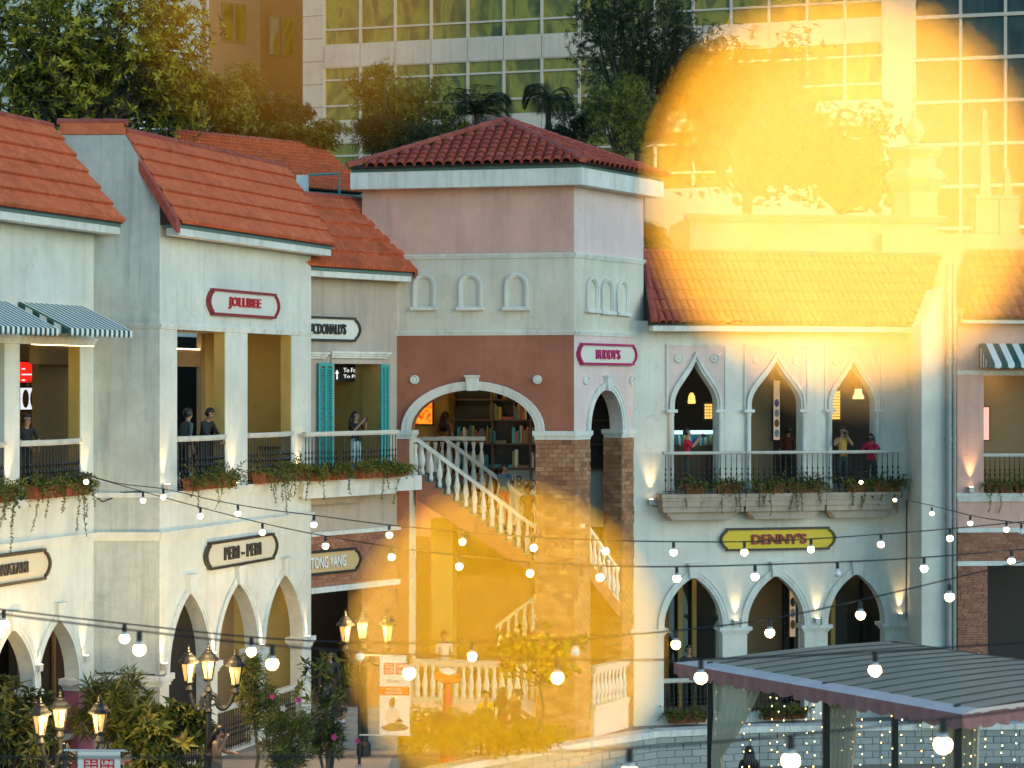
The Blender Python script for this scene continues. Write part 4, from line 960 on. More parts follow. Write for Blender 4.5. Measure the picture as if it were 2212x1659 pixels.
# ---------------------------------------------------------------- cream building (right of the tower)
PD = Plane(1375, 52.0, 1965, 53.6); LD = PD.len
GD = thing('cream_building', 'cream building with three ogee balcony windows above three pointed arches', 'building', (6, 54, -0.8))
zft = 5.22; zwt = 9.75; uD0 = -0.4
og = [(PD.u(1456), PD.u(1548)), (PD.u(1622), PD.u(1729)), (PD.u(1797), PD.u(1888))]
OZS, OZA = PD.z(1660, 884), PD.z(1660, 780)
low = [(PD.u(1434), PD.u(1561)), (PD.u(1614), PD.u(1738)), (PD.u(1788), PD.u(1911))]
LZS, LZA = PD.z(1660, 1352), PD.z(1660, 1243)
DTH = 0.32
wall('front_wall', PD, M_white, GD, rect(uD0, LD + 0.02, -0.84, zwt), [opening(ogee(a, b, OZS, OZA), zft) for a, b in og] + [opening(pointed(a, b, LZS, LZA), -0.6) for a, b in low], th=DTH)
for i, (a, b) in enumerate(og):
    x0, x1 = ((1443, 1565), (1611, 1742), (1785, 1901))[i]; pu0, pu1 = PD.u(x0), PD.u(x1); zp0 = OZS + 0.001; zp1 = PD.z(1600, 747)
    c = ogee(a, b, OZS, OZA)
    mb = MB(); mb.prism(PD.P, [(pu0, zp0), *c, (pu1, zp0), (pu1, zp1), (pu0, zp1)], 0.0005, 0.02); mb.build('window_panel', M_pinkL, GD)
    mb = MB(); mb.strip(PD.P, [(pu0, zp0), (pu0, zp1), (pu1, zp1), (pu1, zp0)], [(pu0 - 0.05, zp0), (pu0 - 0.05, zp1 + 0.05), (pu1 + 0.05, zp1 + 0.05), (pu1 + 0.05, zp0)], 0.0, 0.05); mb.build('panel_border', M_trim, GD)
    d = ogee(a - 0.13, b + 0.13, OZS, OZA + 0.24); mb = MB(); mb.strip(PD.P, c, d, 0.0, 0.07)
    c2 = [((p[0] + q[0]) / 2, (p[1] + q[1]) / 2) for p, q in zip(c, d)]; mb.strip(PD.P, c2, d, 0.07, 0.11); mb.build('ogee_moulding', M_trim, GD)
    for s_, uu in ((-1, a), (1, b)):
        q = PD.P(uu + s_ * 0.08, 0, 0.045); mb = MB(); mb.lathe([(.09, zft + 0.02), (.09, zft + 0.2), (.068, zft + 0.24), (.066, OZS - 0.17), (.085, OZS - 0.14), (.07, OZS - 0.11), (.07, OZS - 0.085)], (q.x, q.y, 0), 12); cl = mb.build('colonnette', M_trim, GD, smooth=True)
        mb = MB(); mb.box(PD.P, uu + s_ * 0.08 - 0.14, uu + s_ * 0.08 + 0.14, OZS - 0.083, OZS - 0.001, 0.0, 0.15); mb.build('cap', M_trim, cl)
for px, py in ((1466, 774), (1543, 774), (1634, 777), (1719, 778), (1806, 780), (1882, 780)): roundel(PD, M_trim, GD, px, py, 0.125)
for a, b in low:
    arch_trim(PD, M_trim, GD, pointed, a, b, LZS, LZA, 0.18, 0.07, 1.2)
    keystone(PD, M_trim, GD, (a + b) / 2, LZA - 0.02, LZA + 0.33, 0.24, 0.30, 0.13)
pd = [(uD0 + 0.1, low[0][0]), (low[0][1], low[1][0]), (low[1][1], low[2][0]), (low[2][1], LD - 0.03)]
for a, b in pd: capital(PD, M_trim, GD, a, b, LZS - 0.18, LZS - 0.002, DTH, 0.11)
for a, b in low: iron_rail(PD, GD, a + 0.02, b - 0.02, -0.6, PD.z(1480, 1467), -0.16, 0.12)
# balconies
zrail = PD.z(1700, 974, 0.55); zbt, zbb, zcb = PD.z(1700, 1065, 0.55), PD.z(1700, 1104, 0.55), PD.z(1700, 1121, 0.5)
for x0, x1 in ((1434, 1608), (1613, 1783), (1788, 1945)):
    u0, u1 = PD.u(x0, 0.55), PD.u(x1, 0.55); mb = MB(); h = zbt - zbb
    for k, (f0, f1, pr) in enumerate(((0, .3, .50), (.3, .62, .54), (.62, .80, .57), (.80, 1, .60))): mb.box(PD.P, u0 - (pr - .5) * .6, u1 + (pr - .5) * .6, zbb + h * f0 + (0.001 if k else 0), zbb + h * f1, 0.0, pr)
    bl = mb.build('balcony', M_balc, GD)
    mb = MB(); mb.hexa([PD.P(uu, zz, oo) for oo in (0.0, 0.4) for zz, k in ((zcb, 0.28 if oo else 0.22), (zbb - 0.001, 0.10)) for uu in (u0 + k, u1 - k)]); mb.build('corbel', M_balc, bl)
    iron_rail(PD, GD, u0 - 0.02, u1 + 0.02, zbt, zrail, 0.52, 0.145, railh=0.08, proj=0.09)
# rooms behind
for nm, z0, z1 in (('upper_room', zft, 9.4), ('lower_room', -0.6, 4.2)):
    pbox('room_floor', PD.P, M_floor, GD, uD0, LD, z0 - 0.2, z0 - 0.002, -4.2, -DTH - 0.001)
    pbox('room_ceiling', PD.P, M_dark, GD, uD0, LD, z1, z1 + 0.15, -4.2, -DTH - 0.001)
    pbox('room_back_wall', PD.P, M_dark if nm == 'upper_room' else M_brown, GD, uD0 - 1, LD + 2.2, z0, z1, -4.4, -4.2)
u = PD.u(1640, -1.2); pbox('room_partition', PD.P, M_brown, GD, u - 0.6, u + 0.45, zft, 9.4, -1.5, -1.35)
pbox('room_partition', PD.P, M_brown, GD, PD.u(1610, -2), PD.u(1690, -2), -0.6, 4.2, -2.2, -2.0)
for px in (1470, 1500, 1700, 1720, 1800, 1870): uu = PD.u(px, -1.3); pbox('window_mullion', PD.P, M_iron if px % 3 else M_ochre, GD, uu - 0.06, uu + 0.06, -0.6, 4.2, -1.4, -1.3)
for x0, x1 in ((1445, 1560), (1690, 1745), (1795, 1915)):
    pane = pbox('glass_pane', PD.P, M_glass, GD, PD.u(x0, -1.5), PD.u(x1, -1.5), -0.6, 4.0, -1.52, -1.5)
# eaves and roof
oE = 0.55; zEd = PD.z(1700, 705, oE)
pbox('gutter', PD.P, M_trim, GD, PD.u(1411, oE), PD.u(1990, oE), zEd - 0.14, zEd - 0.002, 0.2, oE)
pbox('soffit_board', PD.P, M_soffit, GD, PD.u(1411, oE) + 0.03, PD.u(1990, oE), zEd, zEd + 0.06, 0.0, oE - 0.03)
oR = -1.7; zRd = PD.z(1600, 548, oR)
E0, E1, R0, R1 = PD.P(PD.u(1408, oE), zEd + 0.065, oE + 0.05), PD.P(PD.u(1995, oE), zEd + 0.065, oE + 0.05), PD.P(PD.u(1386, oR), zRd, oR), PD.P(PD.u(2030, oR), zRd, oR)
mb = MB(); B0, B1 = PD.P(PD.u(1386, oR), zEd, -4), PD.P(PD.u(2030, oR), zEd, -4); dn = Vector((0, 0, -0.03))
mb.add([p + dn for p in (E0, R0, B0, E1, R1, B1)], [(0,1,2), (3,5,4), (0,3,4,1), (1,4,5,2), (0,2,5,3)]); rfD = mb.build('roof', M_under, GD)
tile_b = barrel_mesh(0.185, 0.47)
barrel_roof(rfD, E0, E1, R0, R1, 0.185, 0.43, tile_b)
cap_line(rfD, R0, R1, 0.13, 0.45, M_ridge)
cap_line(rfD, E0 + Vector((0.06, 0, 0.05)), R0 + Vector((0.04, 0, 0.05)), 0.10, 0.42, M_ridge, 'verge_tile')
# projecting end pier and downpipes
xw0 = W(1991, 0, 51.7).x; xw1 = W(2043, 0, 51.7).x
mb = MB(); ze_ = PD.z(1990, 713, 1.5); zt_ = W(2040, 618, 51.7).z
mb.hexa([Vector((x, y, z)) for y in (51.7, 54.6) for z in (0, 1) for x in (xw0, xw1)])
for i, v in enumerate(mb.v): v.z = -0.84 if v.z == 0 else (W(1991, 700, 51.7).z if v.x == xw0 else zt_)
mb.build('end_pier', M_white, GD)
M_pipe = flat('pipe_grey', (0.26, 0.27, 0.25), 0.5, noise=0.2)
for px, r in ((2049, 0.085), (2061, 0.055)):
    p = W(px, 0, 51.6); mb = MB(); mb.tube([(p.x, 51.6, -0.8), (p.x, 51.6, 11.2)], r, 10); 
    for z in (0.6, 2.6, 4.6, 6.6, 8.6): mb.tube([(p.x, 51.6, z), (p.x, 51.6, z + 0.12)], r * 1.18, 10)
    dp = thing('downpipe', 'wide grey downpipe between cream pier and pink building' if r > 0.07 else 'narrow grey downpipe against the pink building corner', 'pipe', (p.x, 51.6, -0.8), 'downpipes'); mb.build('pipe', M_pipe, dp)

# ---------------------------------------------------------------- pink building (far right)
PR = Plane(2068, 51.9, 2260, 52.1); LR = PR.len + 1.5
GR = thing('pink_building', 'pink building with striped awning over its upper window and brick ground floor', 'building', (14, 53, -0.8))
zw = [PR.z(2100, y) for y in (1065, 812, 980, 1075, 1140, 1150, 1212, 1222)]
uo = PR.u(2125); zRt = PR.z(2150, 690, 0.4)
wall('upper_wall', PR, M_pink, GR, rect(0, LR, zw[4], zRt + 0.3), [rect(uo, LR - 0.4, zw[0], zw[1])], th=0.3)
moulding('string_course', PR, M_trim, GR, 0, LR, zw[1] + 0.03, zw[1] + 0.14, 0.08)
moulding('window_ledge', PR, M_trim, GR, 0, LR, zw[3] - 0.10, zw[0] - 0.002, 0.10)
pbox('string_course', PR.P, M_trim, GR, 0, LR, zw[5], zw[4] - 0.002, -0.3, 0.06)
pbox('brick_core', PR.P, M_mortar, GR, 0, LR, zw[6] + 0.002, zw[5] - 0.002, -0.3, 0.0)
bricks(GR, GR, PR, 0, PR.u(2225), zw[6] + 0.002, zw[5] - 0.002, M_brickR, 0.21, 0.062, 0.0, 0.02, 0.006, 300, rough=0.6, jit=0.012)
pbox('lintel', PR.P, M_trim, GR, 0, LR, zw[7], zw[6], -0.3, 0.05)
up_ = PR.u(2133)
pbox('pier_core', PR.P, M_mortar, GR, 0, up_, -0.84, zw[7] - 0.002, -0.4, 0.0)
bricks(GR, GR, PR, 0, up_, 0.0, zw[7] - 0.002, M_brickR, 0.21, 0.062, 0.0, 0.02, 0.006, 300, rough=0.6, jit=0.012)
iron_rail(PR, GR, uo + 0.005, LR - 0.41, zw[0], zw[2], -0.1, 0.13, railh=0.09)
pbox('room_floor', PR.P, M_floor, GR, 0, LR, zw[0] - 0.2, zw[0] - 0.003, -3, -0.31)
pbox('room_back_wall', PR.P, M_brown, GR, 0, LR + 1, zw[0], zw[1] + 0.3, -1.7, -1.5)
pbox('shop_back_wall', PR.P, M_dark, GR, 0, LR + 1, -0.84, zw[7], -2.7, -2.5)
pbox('shop_doorpost', PR.P, M_iron, GR, up_ + 0.15, up_ + 0.32, -0.84, zw[7], -1.0, -0.9)
pbox('gutter', PR.P, M_trim, GR, PR.u(2085, 0.4), LR, zRt - 0.1, zRt, 0.1, 0.4)
E0, E1 = PR.P(PR.u(2085, 0.45), zRt + 0.02, 0.45), PR.P(LR, zRt + 0.02, 0.45); R0, R1 = PR.P(PR.u(2085, 0.45) + 0.6, zRt + 1.9, -1.6), PR.P(LR, zRt + 1.9, -1.6)
mb = MB(); dn = Vector((0, 0, -0.03)); mb.add([p + dn for p in (E0, R0, R0 - Vector((0, -2, 1.9)), E1, R1, R1 - Vector((0, -2, 1.9)))], [(0,1,2), (3,5,4), (0,3,4,1), (1,4,5,2), (0,2,5,3)]); rfR = mb.build('roof', M_under, GR)
barrel_roof(rfR, E0, E1, R0, R1, 0.25, 0.36, barrel_mesh(0.25, 0.40))

# ---------------------------------------------------------------- signs
RED = (0.45, 0.02, 0.03); BLK = (0.02, 0.022, 0.02); CRM = (0.74, 0.72, 0.62)
sign(PA, 'red framed white plaque sign with red letters on the white upper wall', 'JOLLIBEE', 444, 597, 625, 688, 487, 556, (627, 683, 0.46), (0.28, 0.012, 0.025), CRM, (0.50, 0.015, 0.03), 0.012)
sign(PA, 'brown framed cream plaque sign reading peri-peri over the pointed arches', 'PERI - PERI', 438, 593, 1167, 1214, 478, 556, (1160, 1219, 0.46), (0.05, 0.035, 0.025), (0.66, 0.60, 0.46), (0.06, 0.05, 0.04), 0.018)
sign(PC, 'brown framed cream plaque sign with dark slab letters left of the pier', 'WATAMI', -62, 103, 1195, 1262, -10, 52, (1197, 1266, 0.36), (0.05, 0.035, 0.025), (0.66, 0.58, 0.40), (0.06, 0.05, 0.04), 0.018)
sign(PM, 'black framed white plaque sign on tan wall above the teal shutters', "MCDONALD'S", 630, 775, 683, 738, 662, 742, (684, 737, 0.44), BLK, CRM, BLK, 0.016)
sign(PM, 'black framed tan plaque sign with white letters on the brick band', 'TONG YANG', 630, 776, 1187, 1240, 665, 741, (1190, 1242, 0.48), BLK, (0.62, 0.42, 0.20), (0.80, 0.80, 0.74), 0.014, base=0.022)
sign(PT2, 'magenta framed white plaque sign on pale pink tower face', "BUDDY'S", 1244, 1370, 741, 790, 1282, 1333, (743, 789, 0.46), (0.42, 0.012, 0.12), CRM, (0.55, 0.03, 0.16), 0.012)
sign(PD, 'yellow plaque sign with black frame and red letters below the balconies', "DENNY'S", 1553, 1804, 1139, 1188, 1622, 1740, (1139, 1188, 0.46), (0.015, 0.018, 0.015), (0.78, 0.55, 0.02), (0.28, 0.015, 0.02), 0.028)

# ---------------------------------------------------------------- awnings
M_awk = flat('awning_green', (0.016, 0.075, 0.066), 0.7); M_aww = flat('awning_white', (0.72, 0.74, 0.70), 0.7, noise=0.1)
def awning(pl, label, u0, u1, zt, zf, oT, oF, n, drop, side=-1, base=0.02):
    t = thing('awning', label, 'awning', pl.P((u0 + u1) / 2, zf, oF), 'striped awnings'); w = (u1 - u0) / n
    for k in range(n):
        a, b = u0 + k * w, u0 + (k + 1) * w; mb = MB()
        sag = 0.02
        mb.hexa([pl.P(uu, z + h, o) for h in (-0.012, 0.0) for (z, o) in ((zt, oT), (zf, oF)) for uu in (a, b)])
        pts = [(a, zf), (b, zf), (b, zf - drop * 0.65), ((a + b) / 2, zf - drop), (a, zf - drop * 0.65)]
        mb.prism(pl.P, pts, oF - 0.008, oF + 0.004); mb.build('stripe', M_aww if k % 2 else M_awk, t)
    us = u0 if side < 0 else u1; m = 7
    for k in range(m):
        f0, f1 = k / m, (k + 1) / m; oa, ob_ = oT + (oF - oT) * f0, oT + (oF - oT) * f1; za, zb2 = zt + (zf - zt) * f0, zt + (zf - zt) * f1; mb = MB()
        mb.add([pl.P(us + d, z, o) for d in (0, -0.008) for z, o in ((za - 0.02, oa), (zb2 - 0.02, ob_), (zf - drop * 0.7, ob_), (zf - drop * 0.7, oa))], [(0,1,2,3), (7,6,5,4), (0,4,5,1), (1,5,6,2), (2,6,7,3), (3,7,4,0)]); mb.build('side_stripe', M_aww if k % 2 else M_awk, t)
    mb = MB()
    for uu in (u0 + 0.03, u1 - 0.03): mb.tube([pl.P(uu, zt - 0.05, 0.0), pl.P(uu, zf - 0.03, oF - 0.03)], 0.012, 5)
    mb.tube([pl.P(u0, zf - 0.02, oF - 0.02), pl.P(u1, zf - 0.02, oF - 0.02)], 0.012, 5); mb.build('frame', M_iron, t)
za1 = PC.z(60, 652); 
awning(PC, 'green black and white striped awning nearest the grey pier on the left gallery', PC.u(38), PC.u(180), PC.z(38, 652), PC.z(290, 715, 1.15), 0.02, 1.15, 26, 0.15)
awning(PC, 'green black and white striped awning over the further left gallery bay', PC.u(-128), PC.u(16), PC.z(-40, 648), PC.z(130, 710, 1.15), 0.02, 1.15, 26, 0.15)
awning(PR, 'black and white striped awning on the pink wall beside the downpipes', PR.u(2115), PR.u(2115) + 2.6, PR.z(2130, 742), PR.z(2130, 785, 0.6), 0.02, 0.75, 15, 0.14)
flush_bricks()
# ---------------------------------------------------------------- buildings behind
def glassmat(name, cols, rough=0.05, bump=0.25):
    m, nt, b = newmat(name); L = nt.links.new
    oi = N(nt, 'ShaderNodeObjectInfo'); cr = N(nt, 'ShaderNodeValToRGB'); e = cr.color_ramp.elements
    while len(e) < len(cols): e.new(0.5)
    for i, c in enumerate(cols): e[i].position = i / (len(cols) - 1); e[i].color = c4(c)
    tc = N(nt, 'ShaderNodeTexCoord'); mp = N(nt, 'ShaderNodeMapping'); mp.inputs['Scale'].default_value = (1, 1, 0.35); L(tc.outputs['Object'], mp.inputs['Vector'])
    nz = N(nt, 'ShaderNodeTexNoise', i_Scale=1.1, i_Detail=3.0, i_Distortion=1.2); L(mp.outputs[0], nz.inputs['Vector'])
    ad = N(nt, 'ShaderNodeMath', operation='MULTIPLY_ADD'); L(oi.outputs['Random'], ad.inputs[0]); ad.inputs[1].default_value = 0.25
    sb = N(nt, 'ShaderNodeMapRange'); sb.inputs[1].default_value = 0.35; sb.inputs[2].default_value = 0.65; sb.inputs[4].default_value = 0.8; L(nz.outputs[0], sb.inputs[0]); L(sb.outputs[0], ad.inputs[2])
    L(ad.outputs[0], cr.inputs[0]); L(cr.outputs[0], b.inputs['Base Color'])
    b.inputs['Roughness'].default_value = rough; b.inputs['Specular IOR Level'].default_value = 0.35
    n2 = N(nt, 'ShaderNodeTexNoise', i_Scale=0.9, i_Detail=1.0); L(tc.outputs['Object'], n2.inputs['Vector'])
    bp = N(nt, 'ShaderNodeBump', i_Strength=bump, i_Distance=0.15); L(n2.outputs[0], bp.inputs['Height']); L(bp.outputs[0], b.inputs['Normal'])
    return m
M_gl1 = glassmat('office_glass', [(0.07,0.075,0.014), (0.20,0.17,0.018), (0.34,0.27,0.03), (0.08,0.085,0.02)])
M_gl2 = glassmat('tower_glass', [(0.006,0.016,0.014), (0.02,0.045,0.038), (0.035,0.06,0.045), (0.012,0.025,0.02)])
M_span = plaster('office_panel', (0.80, 0.60, 0.46), 0.30, 0.10)  # setting sun's warm tint is put into panel and mullion base colours
M_mull = flat('office_mullion', (0.72, 0.56, 0.42), 0.5)
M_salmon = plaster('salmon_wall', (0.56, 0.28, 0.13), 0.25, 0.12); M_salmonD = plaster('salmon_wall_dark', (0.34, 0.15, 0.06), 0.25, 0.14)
PO = Plane(655, 87.5, 1340, 83.5)
GO = thing('office_building', 'pale office block with olive ribbon windows and stone spandrels behind the trees', 'building', PO.P(6, 0))
xs = [700, 778, 853, 931, 1010, 1088, 1170, 1251, 1333, 1415, 1497, 1579, 1661, 1743, 1825, 1907]; us = [PO.u(x) for x in xs]; uW0, uW1 = PO.u(655), us[-1]
zl = lambda y: PO.z(700, y)
pbox('core', PO.P, M_dark, GO, uW0 + 0.05, uW1, -3.9, zl(-200), -6, -0.16)
rows = [(-66, -230), (99, -16), (263, 147), (430, 311)]
rws = [((99, 65, -16)), ((263, 230, 174, 147)), ((430, 396, 338, 311)), ((-66, -100, -180))]
for k in range(1, 10):                       # stone panels of the corner pier
    y0, y1 = 430 - (k - 1) * 49.5, 430 - k * 49.5
    pbox('stone_panel', PO.P, M_span, GO, uW0, us[0] - 0.02, zl(y0) + 0.012, zl(y1) - 0.012, -0.5, 0.05)
for (ya, yb) in ((147, 99), (311, 263), (-16, -66)):
    for i in range(len(us) - 1): pbox('spandrel_panel', PO.P, M_span, GO, us[i] + 0.012, us[i + 1] - 0.012, zl(ya) + 0.005, zl(yb) - 0.005, -0.15, 0.02)
pbox('base_panel', PO.P, M_span, GO, uW0, uW1, 0, zl(432), -0.15, 0.02)
for rw in rws:
    for a, b2 in zip(rw[:-1], rw[1:]):
        for i in range(len(us) - 1):
            mb = MB(); mb.box(PO.P, us[i] + 0.05, us[i + 1] - 0.05, zl(a) + 0.04, zl(b2) - 0.04, -0.12, -0.10); o = mb.build('window_pane', M_gl1, GO)
    for y in rw: pbox('transom', PO.P, M_mull, GO, us[0], uW1, zl(y) - 0.04, zl(y) + 0.04, -0.13, -0.02)
    for i in range(len(us)): pbox('mullion', PO.P, M_mull, GO, us[i] - 0.055, us[i] + 0.055, zl(rw[0]) + 0.041, zl(rw[-1]) - 0.041, -0.13, 0.012)
# glass tower on the right
PG = Plane(1900, 80.5, 2230, 79.0)
GG = thing('glass_tower', 'dark green glass tower with pale grid of mullions behind the right roofs', 'tower', PG.P(3, 0))
gx = [1975, 2075, 2172, 2268]; gu = [PG.u(x) for x in gx]; gy = [-60, 38, 130, 222, 314, 404, 494, 590]
pbox('core', PG.P, M_dark, GG, PG.u(1905), gu[-1], -3.9, PG.z(2000, -60), -8, -0.2)
pbox('stone_column', PG.P, M_span, GG, PG.u(1906), gu[0] - 0.01, -3.9, PG.z(2000, -62), -0.3, 0.1)
for i in range(3):
    for j in range(len(gy) - 1):
        pbox('window_pane', PG.P, M_gl2, GG, gu[i] + 0.05, gu[i + 1] - 0.05, PG.z(2000, gy[j + 1]) + 0.05, PG.z(2000, gy[j]) - 0.05, -0.12, -0.08)
for x in gu: pbox('mullion', PG.P, M_mull, GG, x - 0.06, x + 0.06, -3, PG.z(2000, -60), -0.13, 0.02)
for y in gy: pbox('transom', PG.P, M_mull, GG, gu[0], gu[-1], PG.z(2000, y) - 0.07, PG.z(2000, y) + 0.07, -0.13, 0.05)
# salmon block
PS = Plane(440, 92, 565, 93.5); PS2 = Plane(555, 97, 680, 97.5)
GS = thing('salmon_building', 'salmon brown block with brown windows left of the office block', 'building', PS.P(2, 0))
pbox('front_wing', PS.P, M_salmon, GS, PS.u(440), PS.u(562), -3.9, PS.z(500, -150), -6, 0)
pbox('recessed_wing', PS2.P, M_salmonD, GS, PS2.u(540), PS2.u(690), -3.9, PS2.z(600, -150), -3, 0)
pbox('drain_pipe', PS.P, M_trim, GS, PS.u(444), PS.u(449), -3.9, PS.z(450, -150), 0.0, 0.15)
for (x0, x1, ys) in ((478, 531, ((7, 93), (225, 310), (-130, -60))),):
    for y0, y1 in ys:
        u0, u1, z0, z1 = PS.u(x0), PS.u(x1), PS.z(505, y1), PS.z(505, y0)
        w_ = pbox('window', PS.P, M_brown, GS, u0, u1, z0, z1, 0.0, 0.06)
        for k in (0, 1): pbox('pane', PS.P, M_gl1, w_, u0 + 0.08 + k * (u1 - u0) / 2, u0 - 0.06 + (k + 1) * (u1 - u0) / 2, z0 + 0.08, z1 - 0.08, 0.061, 0.07)
for x0, x1 in ((580, 604), (608, 636)):
    for y0, y1 in ((35, 120), (195, 270)):
        u0, u1, z0, z1 = PS2.u(x0), PS2.u(x1), PS2.z(600, y1), PS2.z(600, y0)
        w_ = pbox('window', PS2.P, M_brown, GS, u0, u1, z0, z1, 0.0, 0.06); pbox('pane', PS2.P, M_gl1, w_, u0 + 0.06, u1 - 0.06, z0 + 0.06, z1 - 0.06, 0.061, 0.07)
# louvred white building behind the big tree
PL = Plane(-80, 84, 438, 86)
GL = thing('louvred_building', 'whitish building with dark louvred windows behind the big yellow green tree', 'building', PL.P(4, 0))
pbox('wall', PL.P, M_white2, GL, PL.u(-120), PL.u(436), -3.9, PL.z(200, -150), -4, 0)
for x0, x1, y0, y1 in ((20, 110, 20, 260), (150, 230, 60, 270), (300, 385, 5, 120), (300, 385, 160, 290), (-60, 0, 20, 260)):
    u0, u1, z0, z1 = PL.u(x0), PL.u(x1), PL.z(200, y1), PL.z(200, y0); w_ = pbox('window', PL.P, M_dark, GL, u0, u1, z0, z1, 0.0, 0.04)
    n = int((z1 - z0) / 0.26)
    for k in range(n): pbox('louvre', PL.P, M_trim, w_, u0, u1, z0 + k * 0.26, z0 + k * 0.26 + 0.07, 0.041, 0.16)
# cream rear building with corner turret and obelisks
PX = Plane(1440, 63, 2230, 64)
M_stone = plaster('rear_stone', (0.40, 0.34, 0.25), 0.4, 0.15)
GX = thing('cream_rear_building', 'cream parapeted building with turret finial behind the cream building roof', 'building', PX.P(5, 0))
zx = lambda y, x=1900: PX.z(x, y)
pbox('wall', PX.P, M_stone, GX, PX.u(1490), PX.u(2030), 0, zx(470), -4, 0)
moulding('parapet_cornice', PX, M_stone, GX, PX.u(1485), PX.u(2035), zx(480), zx(466), 0.25)
pbox('wall', PX.P, M_stone, GX, PX.u(1900), PX.u(2260), 0, zx(505), -4, 0.3)
for x0, x1 in ((1945, 1990), (2060, 2105)): pbox('window', PX.P, M_brown, GX, PX.u(x0), PX.u(x1), zx(612), zx(582), 0.3, 0.33)
c = PX.P(PX.u(1998), 0, -1.2)
mb = MB(); s_ = 1.25
zt0, zt1 = zx(470), zx(312)
mb.lathe([(0.75, zt0), (0.75, zt0 + 0.9), (1.05, zt0 + 1.3), (1.05, zt0 + 1.5), (0.72, zt0 + 1.7), (0.72, zt1 - 0.35), (0.95, zt1 - 0.1), (0.95, zt1)], (c.x, c.y, 0), 8)
tr = mb.build('turret', M_stone, GX)
mb = MB(); z = zt1; mb.lathe([(0.30, z), (0.30, z + 0.12), (0.12, z + 0.22), (0.34, z + 0.5), (0.36, z + 0.65), (0.22, z + 0.85), (0.08, z + 1.0), (0.10, z + 1.1), (0.03, z + 1.35), (0.02, z + 2.2)], (c.x, c.y, 0), 12); mb.build('finial', M_stone, tr, smooth=True)
for (px, yt, yb, w, nm) in ((2127, 229, 421, 0.34, 'tall'), (2176, 356, 421, 0.30, 'short')):
    p = PX.P(PX.u(px), 0, 0.0); ob = thing('obelisk', f'{nm} white obelisk on a pedestal on the rear roofs', 'obelisk', (p.x, p.y, zx(505)), 'obelisks on the rear roofs')
    mb = MB(); mb.lathe([(w * 0.75, zx(yb)), (w * 0.34, zx(yt + 8)), (0.01, zx(yt))], (p.x, p.y, 0), 4); mb.build('shaft', M_stone, ob)
    mb = MB(); mb.lathe([(w * 1.5, zx(505)), (w * 1.5, zx(yb) - 0.15), (w * 1.7, zx(yb) - 0.13), (w * 1.7, zx(yb) - 0.001)], (p.x, p.y, 0), 4); mb.build('pedestal', M_stone, ob)

# ---------------------------------------------------------------- trees
def tree(name, label, px, Z, zbase, cpx, cpy, rx, rz, ry, n, leafL, leafW, k, mat, trunk_r=0.16, droop=0.0, shell=0.45, limbs=14, lean=0.0, cat='tree', group='trees behind the roofs', flatness=1.0):
    """trunk with limbs; crown of leaf whorls scattered through a lumpy volume"""
    base = Vector(((px - CX) / F * Z, Z, zbase)); cen = W(cpx, cpy, Z)
    t = thing(name, label, cat, base, group)
    lobes = [(cen + Vector((random.uniform(-1, 1) * rx * 0.62, random.uniform(-1, 1) * ry * 0.62, random.uniform(-0.75, 0.8) * rz * 0.72)), random.uniform(0.30, 0.52)) for _ in range(limbs)]
    mb = MB(); fork = base.lerp(cen, 0.72); fork.z = max(base.z + 0.5, cen.z - rz * 0.75)
    mb.tube([base, base.lerp(fork, 0.5) + Vector((0.1, 0, 0)), fork], [trunk_r * 1.25, trunk_r, trunk_r * 0.8], 8)
    for c_, s_ in lobes:
        mid = fork.lerp(c_, 0.5) + Vector((random.uniform(-.2,.2), random.uniform(-.2,.2), -0.12 * rz)); mb.tube([fork, mid, c_], [trunk_r * 0.5, trunk_r * 0.32, trunk_r * 0.12], 5, cap=False)
        for _ in range(3):
            e = c_ + rnd_dir(-0.3) * s_ * min(rx, rz) * 0.9; mb.tube([mid.lerp(c_, 0.6), e], [trunk_r * 0.14, trunk_r * 0.04], 3, cap=False)
    mb.build('trunk', M_bark, t)
    mb = MB()
    for _ in range(n):
        c_, s_ = random.choice(lobes); d = rnd_dir(-0.8); rr = random.random() ** shell
        p = c_ + Vector((d.x * rx, d.y * ry, d.z * rz)) * s_ * rr
        out = (p - c_).normalized() * 0.6 + Vector((0, 0, 0.55 - droop)) + rnd_dir() * 0.4
        if out.length < 0.05: out = Vector((0, 0, 1))
        out.normalize(); a = out.orthogonal().normalized(); b_ = out.cross(a); ph = random.uniform(0, 6.28); kk = k + random.choice((-1, 0, 0, 1))
        for j in range(max(3, kk)):
            w = ph + 2 * math.pi * j / max(3, kk) + random.uniform(-.25, .25); dr = (a * math.cos(w) + b_ * math.sin(w)) * random.uniform(0.75, 1.1) + out * random.uniform(0.1, 0.75) * flatness + Vector((0, 0, -droop * random.uniform(0.3, 1.2)))
            mb.leaf(p, dr, out + rnd_dir() * 0.2, leafL * random.uniform(0.65, 1.2), leafW)
    mb.build('crown', mat, t, norm=False)
    return t
tree('broadleaf_tree', 'big yellow green tree with whorled leaves behind the left roof', 190, 54, -0.02, 205, 120, 3.9, 2.6, 2.4, 2100, 0.25, 0.085, 8, L_yellow, 0.2, 0.15, limbs=38)
tree('broadleaf_tree', 'dark understorey tree between big tree and salmon building', 430, 58, -0.02, 440, 225, 2.0, 1.3, 1.4, 1300, 0.22, 0.065, 7, L_mid, 0.1, 0.35, limbs=16)
tree('broadleaf_tree', 'slender tree sending a yellow arching spray up the salmon wall', 520, 60, -0.02, 520, 175, 0.9, 1.1, 0.8, 420, 0.17, 0.055, 6, L_mid, 0.06, 0.3, limbs=9)
